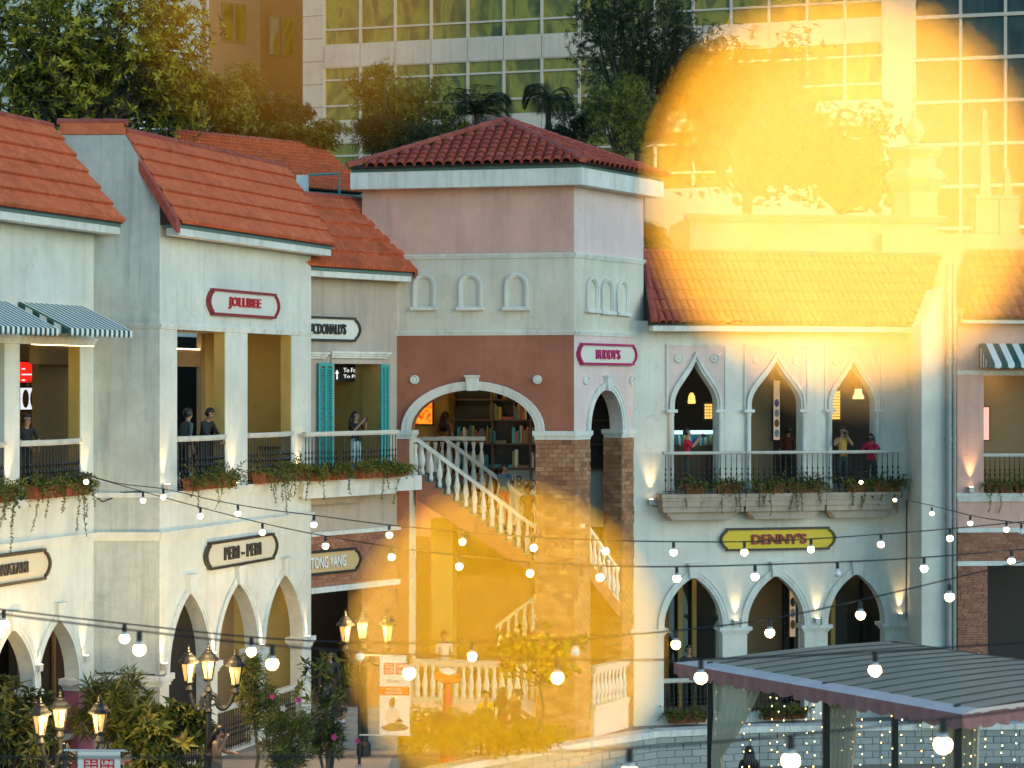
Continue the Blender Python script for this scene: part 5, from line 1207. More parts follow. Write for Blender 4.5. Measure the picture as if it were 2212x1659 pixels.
tree('bush', 'dense dark bush in front of the salmon building foot', 600, 60, -0.02, 600, 250, 1.7, 0.75, 1.0, 1100, 0.18, 0.05, 7, L_dark, 0.07, 0.2, limbs=14, cat='bush')
tree('bush', 'bright feathery bush above the fine tiled rear roof', 640, 59, -0.02, 650, 292, 1.5, 0.55, 0.8, 900, 0.15, 0.045, 7, L_mid, 0.06, 0.1, limbs=12, cat='bush')
tree('feathery_tree', 'airy yellow green tree in front of the office windows', 860, 62, -0.02, 860, 215, 1.85, 1.3, 1.2, 1050, 0.18, 0.042, 7, L_mid, 0.10, 0.35, limbs=22)
tree('bush', 'dark palm like bush at the foot of the airy tree', 860, 61, -0.02, 860, 298, 1.6, 0.65, 0.8, 700, 0.30, 0.035, 9, L_dark, 0.07, 0.25, limbs=12, cat='bush')
tree('weeping_tree', 'tall dark tree with fine drooping leaves right of the tower roof', 1360, 64, -0.02, 1390, 120, 2.5, 3.9, 1.8, 3600, 0.19, 0.035, 7, L_dark, 0.2, 0.55, limbs=34)
tree('weeping_tree', 'mid green fine leaved tree rising behind the tower roof edge', 1330, 61, -0.02, 1335, 250, 1.25, 1.6, 1.1, 1150, 0.17, 0.032, 7, L_mid, 0.1, 0.5, limbs=20)
tree('broadleaf_tree', 'large dark tree standing behind the cream building roof', 1600, 66, -0.02, 1620, 250, 3.2, 3.4, 2.0, 2300, 0.22, 0.06, 7, L_dark, 0.22, 0.35, limbs=34)
tree('broadleaf_tree', 'rounded dark tree beside the turret of the cream rear building', 1800, 67, -0.02, 1820, 350, 2.2, 2.2, 1.6, 1500, 0.2, 0.06, 7, L_dark, 0.18, 0.3, limbs=24)
tree('bush', 'leafy bush squeezed between the tower and the cream building roof', 1410, 58, -0.02, 1405, 520, 0.6, 0.7, 0.6, 380, 0.15, 0.04, 7, L_mid, 0.05, 0.3, limbs=10, cat='bush')
def palm(label, px, Z, cpx, cpy, L, n, droop):
    base = Vector(((px - CX) / F * Z, Z, -0.02)); top = W(cpx, cpy, Z); t = thing('palm_tree', label, 'palm', base, 'palms behind the tower')
    mb = MB(); mb.tube([base, top.lerp(base, 0.5) + Vector((0.1, 0, 0)), top], [0.16, 0.12, 0.09], 8); mb.build('trunk', M_bark, t)
    for i in range(n):
        w = 2 * math.pi * i / n + random.uniform(-.2, .2); el = random.uniform(0.15, 1.25); d = Vector((math.cos(w) * math.cos(el), math.sin(w) * math.cos(el), math.sin(el)))
        q = top.copy(); pts = [q.copy()]; mb = MB(); st = 12
        for k in range(st):
            d += Vector((0, 0, -droop * (k / st) * 0.4)); d.normalize(); q = q + d * (L / st); pts.append(q.copy()); sd = d.cross(Vector((0, 0, 1)))
            if sd.length < .05: sd = Vector((1, 0, 0))
            sd.normalize(); f = math.sin(math.pi * min(1, (k + 1.5) / (st + 1)))
            for s_ in (-1, 1):
                for h in (0.0, 0.5):
                    mb.leaf(q - d * (L / st) * h, sd * s_ + d * 0.7 + Vector((0, 0, -0.25)), Vector((0, 0, 1)), L * 0.42 * f + 0.05, 0.045)
        mb.tube(pts[::2], [0.02, 0.017, 0.014, 0.011, 0.008, 0.006, 0.004][:len(pts[::2])], 4, cap=False, m=1); mb.build('frond', [L_dark, M_stem], t, norm=False)
tree('bush', 'leafy bush between the airy tree and the bushy palm', 960, 63, -0.02, 965, 290, 1.3, 0.6, 0.8, 700, 0.18, 0.04, 7, L_mid, 0.06, 0.2, limbs=12, cat='bush')
tree('bush', 'leafy bush right of the thin stemmed palm', 1240, 63, -0.02, 1245, 270, 1.2, 0.9, 0.8, 800, 0.17, 0.035, 7, L_dark, 0.06, 0.3, limbs=14, cat='bush')
palm('bushy dark palm directly behind the tower roof peak', 1028, 63, 1030, 245, 1.45, 26, 1.1)
palm('thin stemmed palm with small crown in front of the office windows', 1184, 64, 1184, 215, 1.15, 18, 1.6)
# ---------------------------------------------------------------- wall lights and gallery lamps
UE = 150
for pl, px, py, w in ((PA, 361, 1060, 'first gallery column beside the grey pier'), (PA, 509, 1056, 'middle gallery column'), (PA, 651, 1048, 'gallery column next to the tan building'), (PC, 26, 1075, 'column of the left gallery bay'), (PC, 190, 1066, 'column against the grey pier')):
    spot(pl, px, py, 0.10, UE * 0.30, 'small uplight washing the ' + w)
for pl, px, py, w in ((PA, 355, 1447, 'corner capital of the white arcade'), (PA, 462, 1424, 'second capital of the white arcade'), (PA, 566, 1405, 'third capital of the white arcade'), (PA, 664, 1386, 'end capital of the white arcade'), (PC, 185, 1430, 'capital against the grey pier'), (PC, 84, 1450, 'capital over the magenta piers')):
    spot(pl, px, py, 0.07, UE * 0.22, 'small uplight on the ' + w)
for px, py, w in ((1590, 1350, 'first and second arch of the cream building'), (1766, 1346, 'second and third arch of the cream building'), (1945, 1336, 'third arch and end pier of the cream building')):
    spot(PD, px, py, 0.08, UE * 0.26, 'small uplight on the capital between ' + w)
spot(PD, 1407, 1090, 0.12, UE * 0.42, 'bracket uplight on the cream wall beside the first balcony', spread=44)
spot(PR, 2098, 1063, 0.11, UE * 0.42, 'small uplight on the pink wall ledge', spread=44)
ceiling_lamp(PA.P(2.2, ZL + 0.045, -1.3), 5, 'round ceiling lamp in the upper white gallery')
ceiling_lamp(PA.P(5.2, ZL + 0.045, -1.3), 5, 'round ceiling lamp at the far end of the upper white gallery')
ceiling_lamp(PA.P(2.0, 4.29, -1.2), 26, 'round ceiling lamp under the first pointed arch'); ceiling_lamp(PA.P(5.0, 4.29, -1.2), 30, 'round ceiling lamp under the third pointed arch')
ceiling_lamp(PC.P(PC.u(120), 3.99, -1.0), 26, 'round ceiling lamp inside the left arcade'); ceiling_lamp(PC.P(PC.u(100), ZL - 0.11, -1.0), 4, 'round ceiling lamp in the left upper gallery')
ceiling_lamp(PT1.P(PT1.u(1010, -1.8), 8.34, -1.8), 5, 'round ceiling lamp high in the stair hall'); ceiling_lamp(PT1.P(PT1.u(960, -2.2), 4.6, -2.2), 18, 'round lamp below the staircase')
for px in (1500, 1675, 1850): ceiling_lamp(PD.P(PD.u(px, -1.8), 4.19, -2.2 if px == 1675 else -0.9), 12, {1500: 'ceiling lamp behind the first lower arch of the cream building', 1675: 'ceiling lamp behind the second lower arch of the cream building', 1850: 'ceiling lamp behind the third lower arch of the cream building'}[px])
for px in (1500, 1700, 1845): ceiling_lamp(PD.P(PD.u(px, -2.5), 9.39, -2.8), 5, {1500: 'ceiling lamp behind the first ogee window', 1700: 'ceiling lamp behind the second ogee window', 1845: 'ceiling lamp behind the third ogee window'}[px])
ceiling_lamp(PM.P(PM.u(780, -1.6), 9.19, -1.6), 4, 'ceiling lamp behind the teal shuttered door'); ceiling_lamp(PR.P(PR.u(2180), zw[1] + 0.28, -0.9), 5, 'ceiling lamp behind the pink building window')
ceiling_lamp(PM.P(PM.u(720, -1.5), zbr0 + 0.09, -1.8), 7, 'ceiling lamp inside the brick fronted shop')

# ---------------------------------------------------------------- planters
LEDGE = 'planters along the gallery ledges'
planter(PA, PA.u(386), PA.u(440), ZF, 0.19, 'terracotta planter of light green plants on the ledge beside the corner column', 0.42, 1.3, 3, 0.7, group=LEDGE)
planter(PA, PA.u(442), PA.u(486), ZF, 0.19, 'terracotta planter of light green plants left of the middle column', 0.40, 1.3, 2, 0.5, group=LEDGE)
planter(PA, PA.u(536), PA.u(580), ZF, 0.19, 'terracotta planter right of the middle gallery column', 0.38, 1.2, 3, 0.8, group=LEDGE)
planter(PA, PA.u(582), PA.u(640), ZF, 0.19, 'terracotta planter with long trailing vines by the last gallery column', 0.46, 1.4, 6, 1.1, group=LEDGE)
planter(PC, PC.u(46), PC.u(110), ZF, 0.19, 'terracotta planter on the left gallery ledge under the awning', 0.46, 1.3, 3, 0.8, group=LEDGE)
planter(PC, PC.u(112), PC.u(172), ZF, 0.19, 'terracotta planter lit by the first string bulb', 0.46, 1.4, 4, 1.0, group=LEDGE)
planter(PC, PC.u(-70), PC.u(8), ZF, 0.19, 'bushy planter with thick vines on the further left ledge', 0.52, 1.5, 7, 1.3, group=LEDGE)
zmb = PM.z(760, 1034, OB)
planter(PM, PM.u(673, OB + .16), PM.u(748, OB + .16), zmb, OB + 0.17, 'rounded green planter left on the tan building balcony', 0.34, 2.0, 3, 0.8, group=LEDGE)
planter(PM, PM.u(770, OB + .16), PM.u(872, OB + .16), zmb, OB + 0.17, 'rounded green planter by the tower on the tan building balcony', 0.34, 2.0, 4, 0.9, group=LEDGE)
BALC = 'planters on the cream building balconies'
for x0, x1, w, vn in ((1482, 1528, 'left end of the first ogee balcony', 2), (1550, 1606, 'right end of the first ogee balcony', 4), (1636, 1700, 'left half of the second ogee balcony', 6), (1704, 1782, 'right half of the second ogee balcony', 8), (1832, 1880, 'third ogee balcony beside a glowing bulb', 4), (1888, 1950, 'right end of the third ogee balcony', 7)):
    planter(PD, PD.u(x0, .66), PD.u(x1, .66), zbt_d := PD.z(1700, 1065, 0.55), 0.45, 'trailing planter at the ' + w, 0.42, 1.4, vn, 0.75, group=BALC)
planter(PR, uo + 0.05, uo + 1.5, zw[0], 0.0, 'planter on the pink building window ledge', 0.4, 1.3, 3, 0.8, group=LEDGE)
for x0, x1, w in ((1436, 1520, 'first'), (1640, 1735, 'second'),):
    planter(PD, PD.u(x0), PD.u(x1), -0.75, 0.25, f'low brick red planter outside the {w} lower arch of the cream building', 0.3, 1.8, 1, 0.3, group='planters at the foot of the cream building')

# ---------------------------------------------------------------- string lights
def bulb_parts(t, p, on=True, r=0.047):
    mb = MB(); mb.lathe([(0.018, 0.0), (0.022, -0.01), (0.022, -0.07), (0.012, -0.075)], p + Vector((0, 0, 0.0)), 8); mb.build('socket', M_black, t)
    c = p + Vector((0, 0, -0.075 - r * 1.28)); k = 8
    prof = [(max(0.004, r * math.sin(math.pi * i / k)), -r * math.cos(math.pi * i / k)) for i in range(0, k - 1)]
    mb = MB(); mb.lathe(prof, c, 12); mb.build('bulb', M_bulb if on else M_bulboff, t, smooth=True)
    mb = MB(); zt = prof[-1][1]; mb.lathe([(prof[-1][0] * 1.02, zt), (r * 0.55, r * 0.95), (0.024, r * 1.30)], c, 12); mb.build('bulb_neck', M_bulbtop, t, smooth=True)
def string(label, pts, bulbs, za, zb_, zm=None, rcab=0.009, off=(), hang=0.03):
    """cable through measured points with sockets and globe bulbs hanging from it"""
    x0, x1 = pts[0][0], pts[-1][0]
    def dep(x):
        f = max(0, min(1, (x - x0) / (x1 - x0)))
        return za + (zb_ - za) * f + ((zm - (za + zb_) / 2) * 4 * f * (1 - f) if zm else 0)
    P3 = [W(x, y, dep(x)) for x, y in pts]
    # smooth the polyline
    cur = []
    for i in range(len(P3) - 1):
        p0, p1, p2, p3 = P3[max(0, i - 1)], P3[i], P3[i + 1], P3[min(len(P3) - 1, i + 2)]
        for s_ in range(6):
            u = s_ / 6; cur.append(0.5 * ((2 * p1) + (p2 - p0) * u + (2 * p0 - 5 * p1 + 4 * p2 - p3) * u * u + (3 * p1 - p0 - 3 * p2 + p3) * u ** 3))
    cur.append(P3[-1])
    t = thing('string_light', label, 'string lights', P3[0], 'bulb strings across the court')
    mb = MB(); mb.tube(cur, rcab, 5); mb.build('cable', M_cable, t)
    for j, (bx, by) in enumerate(bulbs):
        Z = dep(bx); q = min(cur, key=lambda v: abs(v.x / v.y - (bx - CX) / F))
        c = W(bx, by, Z); top = Vector((c.x, Z, c.z + 0.075 + 0.06 * 1.28))
        # keep the socket right below the cable
        k = [i for i in range(len(cur) - 1) if (cur[i].x / cur[i].y - (bx - CX) / F) * (cur[i + 1].x / cur[i + 1].y - (bx - CX) / F) <= 0]
        if k:
            a, b2 = cur[k[0]], cur[k[0] + 1]; fa = abs(a.x / a.y - (bx - CX) / F); fb = abs(b2.x / b2.y - (bx - CX) / F); cz = a.lerp(b2, fa / max(1e-9, fa + fb)); top = Vector((c.x, Z, min(top.z, cz.z - rcab))) if cz.z - top.z < 0.25 else top
            mb = MB(); mb.tube([Vector((top.x, Z, top.z)), Vector((top.x, Z, cz.z))], 0.006, 5); mb.build('hanger', M_cable, t)
        bulb_parts(t, top, j not in off)
    return t
string('upper string of globe bulbs running from the left planters past the yellow sign', [(150, 1012), (245, 1042), (353, 1056), (460, 1080), (560, 1098), (678, 1113), (841, 1134), (999, 1148), (1153, 1160), (1308, 1167), (1455, 1170), (1608, 1170), (1752, 1164), (1903, 1154), (2052, 1142), (2260, 1122)],
       [(186, 1042), (353, 1075), (514, 1101), (678, 1129), (841, 1150), (999, 1165), (1153, 1177), (1308, 1183), (1455, 1187), (1608, 1184), (1752, 1181), (1903, 1168), (2052, 1161)], 38.5, 32, 27)
string('second string of globe bulbs hanging just below the upper string', [(165, 1020), (309, 1062), (433, 1096), (567, 1130), (703, 1158), (846, 1181), (992, 1200), (1145, 1214), (1296, 1222), (1462, 1224), (1631, 1220), (1809, 1214), (1996, 1204), (2260, 1182)],
       [(309, 1083), (433, 1116), (567, 1149), (703, 1176), (846, 1200), (992, 1221), (1145, 1234), (1296, 1241), (1462, 1244), (1631, 1241), (1809, 1237), (1996, 1228), (2185, 1211)], 38, 28, 25, off=(10,))
string('string of larger bulbs crossing before the street lamps and rising to the right', [(-60, 1308), (8, 1317), (269, 1347), (543, 1376), (778, 1388), (1020, 1387), (1243, 1378), (1460, 1362), (1663, 1337), (1859, 1296), (2051, 1251), (2260, 1200)],
       [(8, 1343), (269, 1373), (543, 1394), (778, 1411), (1020, 1406), (1243, 1394), (1460, 1383), (1663, 1367), (1859, 1332), (2051, 1293)], 19, 21, 20, 0.008, off=(3, 5))
string('string of big bulbs running level in front of the pavilion roof', [(-60, 1316), (0, 1326), (301, 1363), (588, 1394), (884, 1414), (1204, 1424), (1514, 1424), (1890, 1408), (2260, 1384)],
       [(-6, 1352), (301, 1390), (588, 1420), (884, 1441), (1204, 1452), (1514, 1449), (1890, 1441)], 15.5, 15.5, 15.5, 0.008)
string('lowest string with the biggest bulbs below the pavilion valance', [(-60, 1636), (450, 1636), (900, 1632), (1360, 1616), (1708, 1588), (2037, 1553), (2280, 1524)],
       [(1360, 1648), (1708, 1627), (2037, 1593)], 11, 11, 11, 0.007)
string('short string of small bulbs from the cream balcony to the pink building', [(1930, 1066), (1960, 1080), (2013, 1092), (2096, 1113), (2174, 1126), (2260, 1136)],
       [(1933, 1079), (2013, 1111), (2096, 1132), (2174, 1144), (2206, 1142)], 50.5, 34, 38, off=(4,))
string('single bulb on a short cable among the third balcony plants', [(1845, 1018), (1860, 1024), (1876, 1020)], [(1860, 1043)], 50.6, 50.6)

# ---------------------------------------------------------------- street lamps
M_lglass = newmat('lantern_glass')[0]; nt = M_lglass.node_tree; b = nt.nodes['Principled BSDF']
b.inputs['Base Color'].default_value = (0.9, 0.72, 0.38, 1); b.inputs['Roughness'].default_value = 0.25; b.inputs['Emission Color'].default_value = (1.0, 0.62, 0.18, 1); b.inputs['Emission Strength'].default_value = 0.10; b.inputs['Transmission Weight'].default_value = 0.5
M_flame = emit('lantern_flame', (1.0, 0.70, 0.28), 5.0)
def lantern(c, parent, h=0.74):
    """six-sided tapered lantern with domed cap; c is the foot"""
    x, y, z = c; k = h / 0.74
    mb = MB(); mb.lathe([(.05*k, 0), (.09*k, .02*k), (.10*k, .05*k), (.085*k, .07*k)], c, 6); 
    rb, rt, z0, z1 = .085 * k, .145 * k, .07 * k, .40 * k
    for j in range(6):
        w = 2 * math.pi * (j + 0.5) / 6; d = Vector((math.cos(w), math.sin(w), 0)); mb.tube([Vector(c) + d * rb + Vector((0, 0, z0)), Vector(c) + d * rt + Vector((0, 0, z1))], 0.010 * k, 4)
    mb.lathe([(.20*k, .40*k), (.205*k, .425*k), (.17*k, .46*k), (.15*k, .47*k), (.125*k, .52*k), (.075*k, .57*k), (.08*k, .585*k), (.03*k, .61*k), (.035*k, .64*k), (.02*k, .66*k), (.028*k, .69*k), (.004, .74*k)], c, 12)
    ln = mb.build('lantern', M_iron, parent)
    for j in range(6):
        w0, w1 = 2 * math.pi * (j + 0.5) / 6, 2 * math.pi * (j + 1.5) / 6; mbp = MB(); q = []
        for (r_, zz) in ((rb * .95, z0), (rt * .95, z1)):
            for w in (w0, w1): q.append(Vector(c) + Vector((math.cos(w) * r_, math.sin(w) * r_, zz)))
        cc = Vector(c) + Vector((0, 0, (z0 + z1) / 2)); mbp.hexa([p.lerp(Vector((x, y, p.z)), f) for f in (0.0, 0.05) for p in q]); mbp.build('pane', M_lglass, ln)
    mb = MB(); mb.lathe([(.006, .16*k), (.022*k, .20*k), (.03*k, .27*k), (.02*k, .34*k), (.004, .37*k)], c, 8); mb.build('flame_bulb', M_flame, ln, smooth=True)
def street_lamp(label, px, Z, heads, zp_top, arms=True, ppy=None):
    base = Vector(((px - CX) / F * Z, Z, -0.02)); t = thing('street_lamp', label, 'street lamp', base, 'triple street lamps')
    top = W(px, zp_top, Z); mb = MB(); H = top.z - base.z
    mb.lathe([(.16, 0), (.16, .25), (.10, .32), (.085, .9), (.11, .95), (.075, 1.0), (.062, H - .5), (.085, H - .47), (.055, H - .42), (.055, H - .12), (.08, H - .08), (.05, H)], base, 10); mb.build('post', M_iron, t)
    for hx, hy, dz_ in heads:
        c = W(hx, hy, Z + dz_)
        if abs(hx - px) < 12: 
            mb = MB(); mb.tube([top, c], 0.04, 8); mb.build('stem', M_iron, t)
        else:
            mb = MB(); pts = []; s_ = c - top
            for i in range(15):
                f = i / 14; x_ = s_.x * f; y_ = s_.y * f
                zz = -0.10 - 0.26 * math.sin(math.pi * f) * (1 if f > 0.35 else 0.2) + (s_.z + 0.10) * (f ** 6) - 0.16 * f * (1 - f ** 5)
                pts.append(top + Vector((x_, y_, zz)))
            mb.tube(pts, [0.05 - 0.012 * abs(2 * i / 14 - 1) for i in range(15)], 7)
            # scroll under the arm
            sc = [top + Vector((s_.x * 0.18 + math.cos(a) * 0.10 * (1 - a / 9) * (1 if s_.x > 0 else -1), s_.y * 0.18, -0.32 + math.sin(a) * 0.10 * (1 - a / 9))) for a in [i * 0.6 for i in range(11)]]
            mb.tube([top + Vector((0, 0, -0.15))] + sc, 0.024, 6)
            mb.lathe([(.05, -.16), (.085, -.10), (.06, -.03), (.05, 0)], c, 8); mb.build('arm', M_iron, t)
        lantern(c, t, 0.76)
    ld = bpy.data.lights.new('lantern_light', 'POINT'); ld.energy = 135; ld.color = (1.0, 0.62, 0.24); ld.shadow_soft_size = 0.2
    lo = bpy.data.objects.new('lantern_light', ld); col.objects.link(lo); lo.parent = t; lo.matrix_parent_inverse = wm(t).inverted(); lo.matrix_basis = Matrix.Translation(top + Vector((0, -0.35, 0.55)))
street_lamp('triple headed lamp post in front of the pointed arches', 450, 38.5, ((407, 1478, -0.15), (450, 1472, 0.25), (509, 1484, 0.1)), 1483)
street_lamp('triple headed lamp post among the plants before the magenta piers', 142, 36.5, ((87, 1592, -0.15), (130, 1578, 0.3), (215, 1588, 0.05)), 1606)
street_lamp('triple headed lamp post before the brick fronted shop', 786, 43.5, ((746, 1392, -0.1), (783, 1384, 0.3), (838, 1390, 0.1)), 1392)

# ---------------------------------------------------------------- pavilion at the canal
P1 = Vector((2.6, 32.0)); P2 = Vector((6.1, 27.0)); PVx = (P2 - P1).normalized(); PVn = Vector((-PVx.y, PVx.x)); 
if PVn.x < 0: PVn = -PVn
zp = 3.62; LV = (P2 - P1).length; WV = 4.9
GV = thing('canal_pavilion', 'open pavilion with ribbed translucent roof and scalloped pink valance by the canal', 'pavilion', (5, 30, -0.8))
def pv(a, b_, z): q = P1 + PVx * a + PVn * b_; return Vector((q.x, q.y, z))
m, nt, b = newmat('pavilion_sheet'); b.inputs['Base Color'].default_value = (0.16, 0.145, 0.125, 1); b.inputs['Roughness'].default_value = 0.35; b.inputs['Specular IOR Level'].default_value = 0.15
nz = N(nt, 'ShaderNodeTexNoise', i_Scale=2.5, i_Detail=5.0); cr = N(nt, 'ShaderNodeValToRGB'); cr.color_ramp.elements[0].color = (0.32, 0.235, 0.15, 1); cr.color_ramp.elements[1].color = (0.46, 0.36, 0.25, 1); tc = N(nt, 'ShaderNodeTexCoord'); nt.links.new(tc.outputs['Object'], nz.inputs['Vector']); nt.links.new(nz.outputs[0], cr.inputs[0]); nt.links.new(cr.outputs[0], b.inputs['Base Color'])
M_sheet = m
M_val = flat('valance_rose', (0.34, 0.14, 0.13), 0.75, noise=0.25); M_flap = flat('awning_pale_pink', (0.66, 0.52, 0.46), 0.7, noise=0.14, nscale=3); M_rib = flat('roof_rib', (0.09, 0.075, 0.055), 0.6)
ins = 0.32; nr = 14; crown = 0.05
def zr_(b_): return zp + 0.03 + crown * math.sin(math.pi * min(1, max(0, b_ / WV)))
for k in range(nr):
    a0, a1 = ins + (LV - ins) * k / nr, ins + (LV - ins) * (k + 1) / nr - 0.03
    mb = MB(); n = 8; vs = []
    for i in range(n + 1):
        bb = ins + (WV - 2 * ins) * i / n + 0.0
        for a in (a0, a1): vs.append(pv(a, bb, zr_(bb)))
    fs = [(2*i, 2*i+1, 2*i+3, 2*i+2) for i in range(n)]; mb.add(vs, fs); mb.build('roof_sheet', M_sheet, GV)
    mb = MB(); mb.tube([pv(a1 + 0.015, ins + (WV - 2 * ins) * i / n, zr_(ins + (WV - 2 * ins) * i / n) + 0.006) for i in range(n + 1)], 0.011, 4); mb.build('roof_rib', M_rib, GV)
edges = [((0, 0), (LV, 0)), ((LV, 0), (LV, WV)), ((0, 0), (0, WV)), ((0, WV), (LV, WV))]
for (a, b_), (c_, d_) in edges:
    mx, my = (a + c_) / 2, (b_ + d_) / 2; inn = lambda p, q: (min(max(p, ins), LV - ins if False else LV), min(max(q, ins), WV - ins))
    ia, ic = inn(a, b_), inn(c_, d_); ln = max(abs(c_ - a), abs(d_ - b_)); segs = int(ln / 0.62)
    for s_ in range(segs):
        f0, f1 = s_ / segs, (s_ + 1) / segs; lp = lambda u, v, f: (u[0] + (v[0] - u[0]) * f, u[1] + (v[1] - u[1]) * f)
        o0, o1, i0, i1 = lp((a, b_), (c_, d_), f0), lp((a, b_), (c_, d_), f1), lp(ia, ic, f0), lp(ia, ic, f1); mb = MB(); om = lp((a, b_), (c_, d_), (f0 + f1) / 2)
        mb.add([pv(*o0, zp), pv(*om, zp - 0.025), pv(*o1, zp), pv(*i1, zp + 0.05), pv(*i0, zp + 0.05)], [(0, 1, 4), (1, 3, 4), (1, 2, 3)]); mb.build('awning_flap', M_flap, GV, norm=False)
    mb = MB(); n = segs * 18; vs = []
    for i in range(n + 1):
        o = (a + (c_ - a) * i / n, b_ + (d_ - b_) * i / n); w = 0.02 * math.sin(i * 0.9) + 0.012 * math.sin(i * 0.37); ph = (i % 9) / 9.0; sc = 0.06 * math.sin(math.pi * ph)
        vs += [pv(o[0], o[1], zp - 0.002), pv(o[0] + w * .6, o[1] + w * .6, zp - 0.09), pv(o[0] + w, o[1] + w, zp - 0.17 - sc)]
    mb.add(vs, [(3*i+j, 3*i+3+j, 3*i+4+j, 3*i+1+j) for i in range(n) for j in (0, 1)]); mb.build('valance', M_val, GV, norm=False, smooth=True)
posts = [(0.55, 0.3), (LV * 0.52, 0.3), (LV - 0.35, 0.3), (0.5, WV - 0.4), (LV - 0.35, WV - 0.4)]
for a, b_ in posts:
    q = pv(a, b_, 0); mb = MB(); mb.box(plan, q.x - 0.05, q.x + 0.05, q.y - 0.05, q.y + 0.05, -2.55, zp + 0.05); mb.box(plan, q.x - 0.075, q.x + 0.075, q.y - 0.075, q.y + 0.075, 0.9, 1.0); mb.build('post', M_iron, GV)
pbox('deck', plan, M_floor, GV, 2.4, 11.5, 25.5, 37, -2.75, -2.56)
m, nt, b = newmat('curtain_voile'); b.inputs['Base Color'].default_value = (0.60, 0.52, 0.38, 1); b.inputs['Roughness'].default_value = 0.9; b.inputs['Transmission Weight'].default_value = 0.0; b.inputs['Alpha'].default_value = 0.86
M_voile = m
def curtain(label, a, b_, w, sw, zt, zb_, pinch=0.45, gather=0.25):
    q0 = pv(a, b_, 0); t = thing('curtain', label, 'curtain', (q0.x, q0.y, zb_), 'pavilion curtains'); n, k = 40, 16; vs = []
    for j in range(k + 1):
        f = j / k; z = zt + (zb_ - zt) * f; wd = w * (1 - (1 - gather) * min(1, f / pinch) ** 1.3) if f < pinch else w * (gather + 0.22 * (f - pinch) / (1 - pinch))
        sh = sw * min(1, f / pinch)
        for i in range(n + 1):
            s_ = i / n; fold = 0.05 * math.sin(s_ * 42 + f * 2) * (1 - 0.4 * f); vs.append(pv(a + sh + wd * s_, b_ + fold + 0.1, z))
    mb = MB(); mb.add(vs, [(j*(n+1)+i, j*(n+1)+i+1, (j+1)*(n+1)+i+1, (j+1)*(n+1)+i) for j in range(k) for i in range(n)]); mb.build('cloth', M_voile, t, smooth=True, norm=False)
curtain('sheer beige curtain tied to the pavilion post nearest the tower', 0.65, 0.15, 1.25, 0.0, zp - 0.05, 1.35, 0.62, 0.18)
curtain('sheer curtain hanging at the middle pavilion post', LV * 0.52 - 0.4, 0.5, 0.75, 0.1, zp - 0.05, 0.4, 0.7, 0.6)
curtain('sheer curtain at the pavilion corner post under the valance', LV - 1.0, 0.6, 0.7, 0.1, zp - 0.05, 0.4, 0.7, 0.7)
M_led = emit('fairy_led', (1.0, 0.66, 0.20), 7.0)
k = 0
for (a, b_) in [(0.5 + i * 0.27, 0.45 + 0.35 * (i % 3)) for i in range(20)] + [(LV - 0.1, 0.3 + i * 0.3) for i in range(10)]:
    q = pv(a, b_, zp - 0.1); t = thing('light_strand', f'hanging strand of tiny warm lights under the pavilion valance', 'light strand', q, 'strands of tiny lights in the pavilion')
    L_ = random.uniform(1.3, 2.3); mb = MB(); mb.tube([q, q - Vector((0, 0, L_))], 0.002, 3); mb.build('wire', M_cable, t)
    mb = MB(); z = 0.1
    while z < L_:
        mb.lathe([(0.003, -0.009), (0.008, 0), (0.003, 0.009)], q - Vector((random.uniform(-.02,.02), 0, z)), 5); z += random.uniform(0.10, 0.26)
    o = mb.build('tiny_bulbs', M_led, t); o['kind'] = 'stuff'

# ---------------------------------------------------------------- banners
M_ban = flat('banner_cloth', (0.74, 0.70, 0.64), 0.8); M_red = flat('print_red', (0.62, 0.03, 0.02), 0.7); M_wht = flat('print_white', (0.78, 0.76, 0.72), 0.7)
M_skinp = flat('print_brown', (0.10, 0.045, 0.022), 0.7); M_shirtp = flat('print_shirt', (0.62, 0.52, 0.44), 0.7); M_pantp = flat('print_trousers', (0.12, 0.10, 0.05), 0.7)
def logo(pl, t, x0, x1, y0, y1, o):
    """two red squares: katakana strokes on the left, latin letters on the right"""
    u0, zt = pl.uz(x0, y0, o); u1, zb = pl.uz(x1, y1, o); g = (u1 - u0) * 0.07; s = ((u1 - u0) - g) / 2; s2 = zt - zb
    for i in (0, 1):
        a = u0 + i * (s + g); pbox('logo_square', pl.P, M_red, t, a, a + s, zb, zt, o, o + 0.003)
    mb = MB()
    def st(x, y, w, h): mb.box(pl.P, u0 + s * x, u0 + s * (x + w), zb + s2 * y, zb + s2 * (y + h), o + 0.0035, o + 0.006)
    for q in ((.14,.82,.28,.07), (.36,.62,.07,.20), (.10,.58,.38,.07), (.60,.82,.24,.07), (.55,.60,.36,.07), (.20,.36,.26,.07), (.39,.14,.07,.22), (.16,.12,.24,.07), (.14,.30,.07,.12), (.58,.12,.30,.07), (.58,.36,.30,.07), (.58,.12,.07,.3), (.81,.12,.07,.3)): st(*q)
    mb.build('logo_strokes', M_wht, t)
    a = u0 + s + g
    lettering(pl, t, 'UNI', a + s * .12, a + s * .88, zb + s2 * .56, zb + s2 * .90, o + 0.0035, o + 0.006, M_wht, 0.02, 'logo_letters'); lettering(pl, t, 'QLO', a + s * .12, a + s * .88, zb + s2 * .10, zb + s2 * .44, o + 0.0035, o + 0.006, M_wht, 0.02, 'logo_letters')
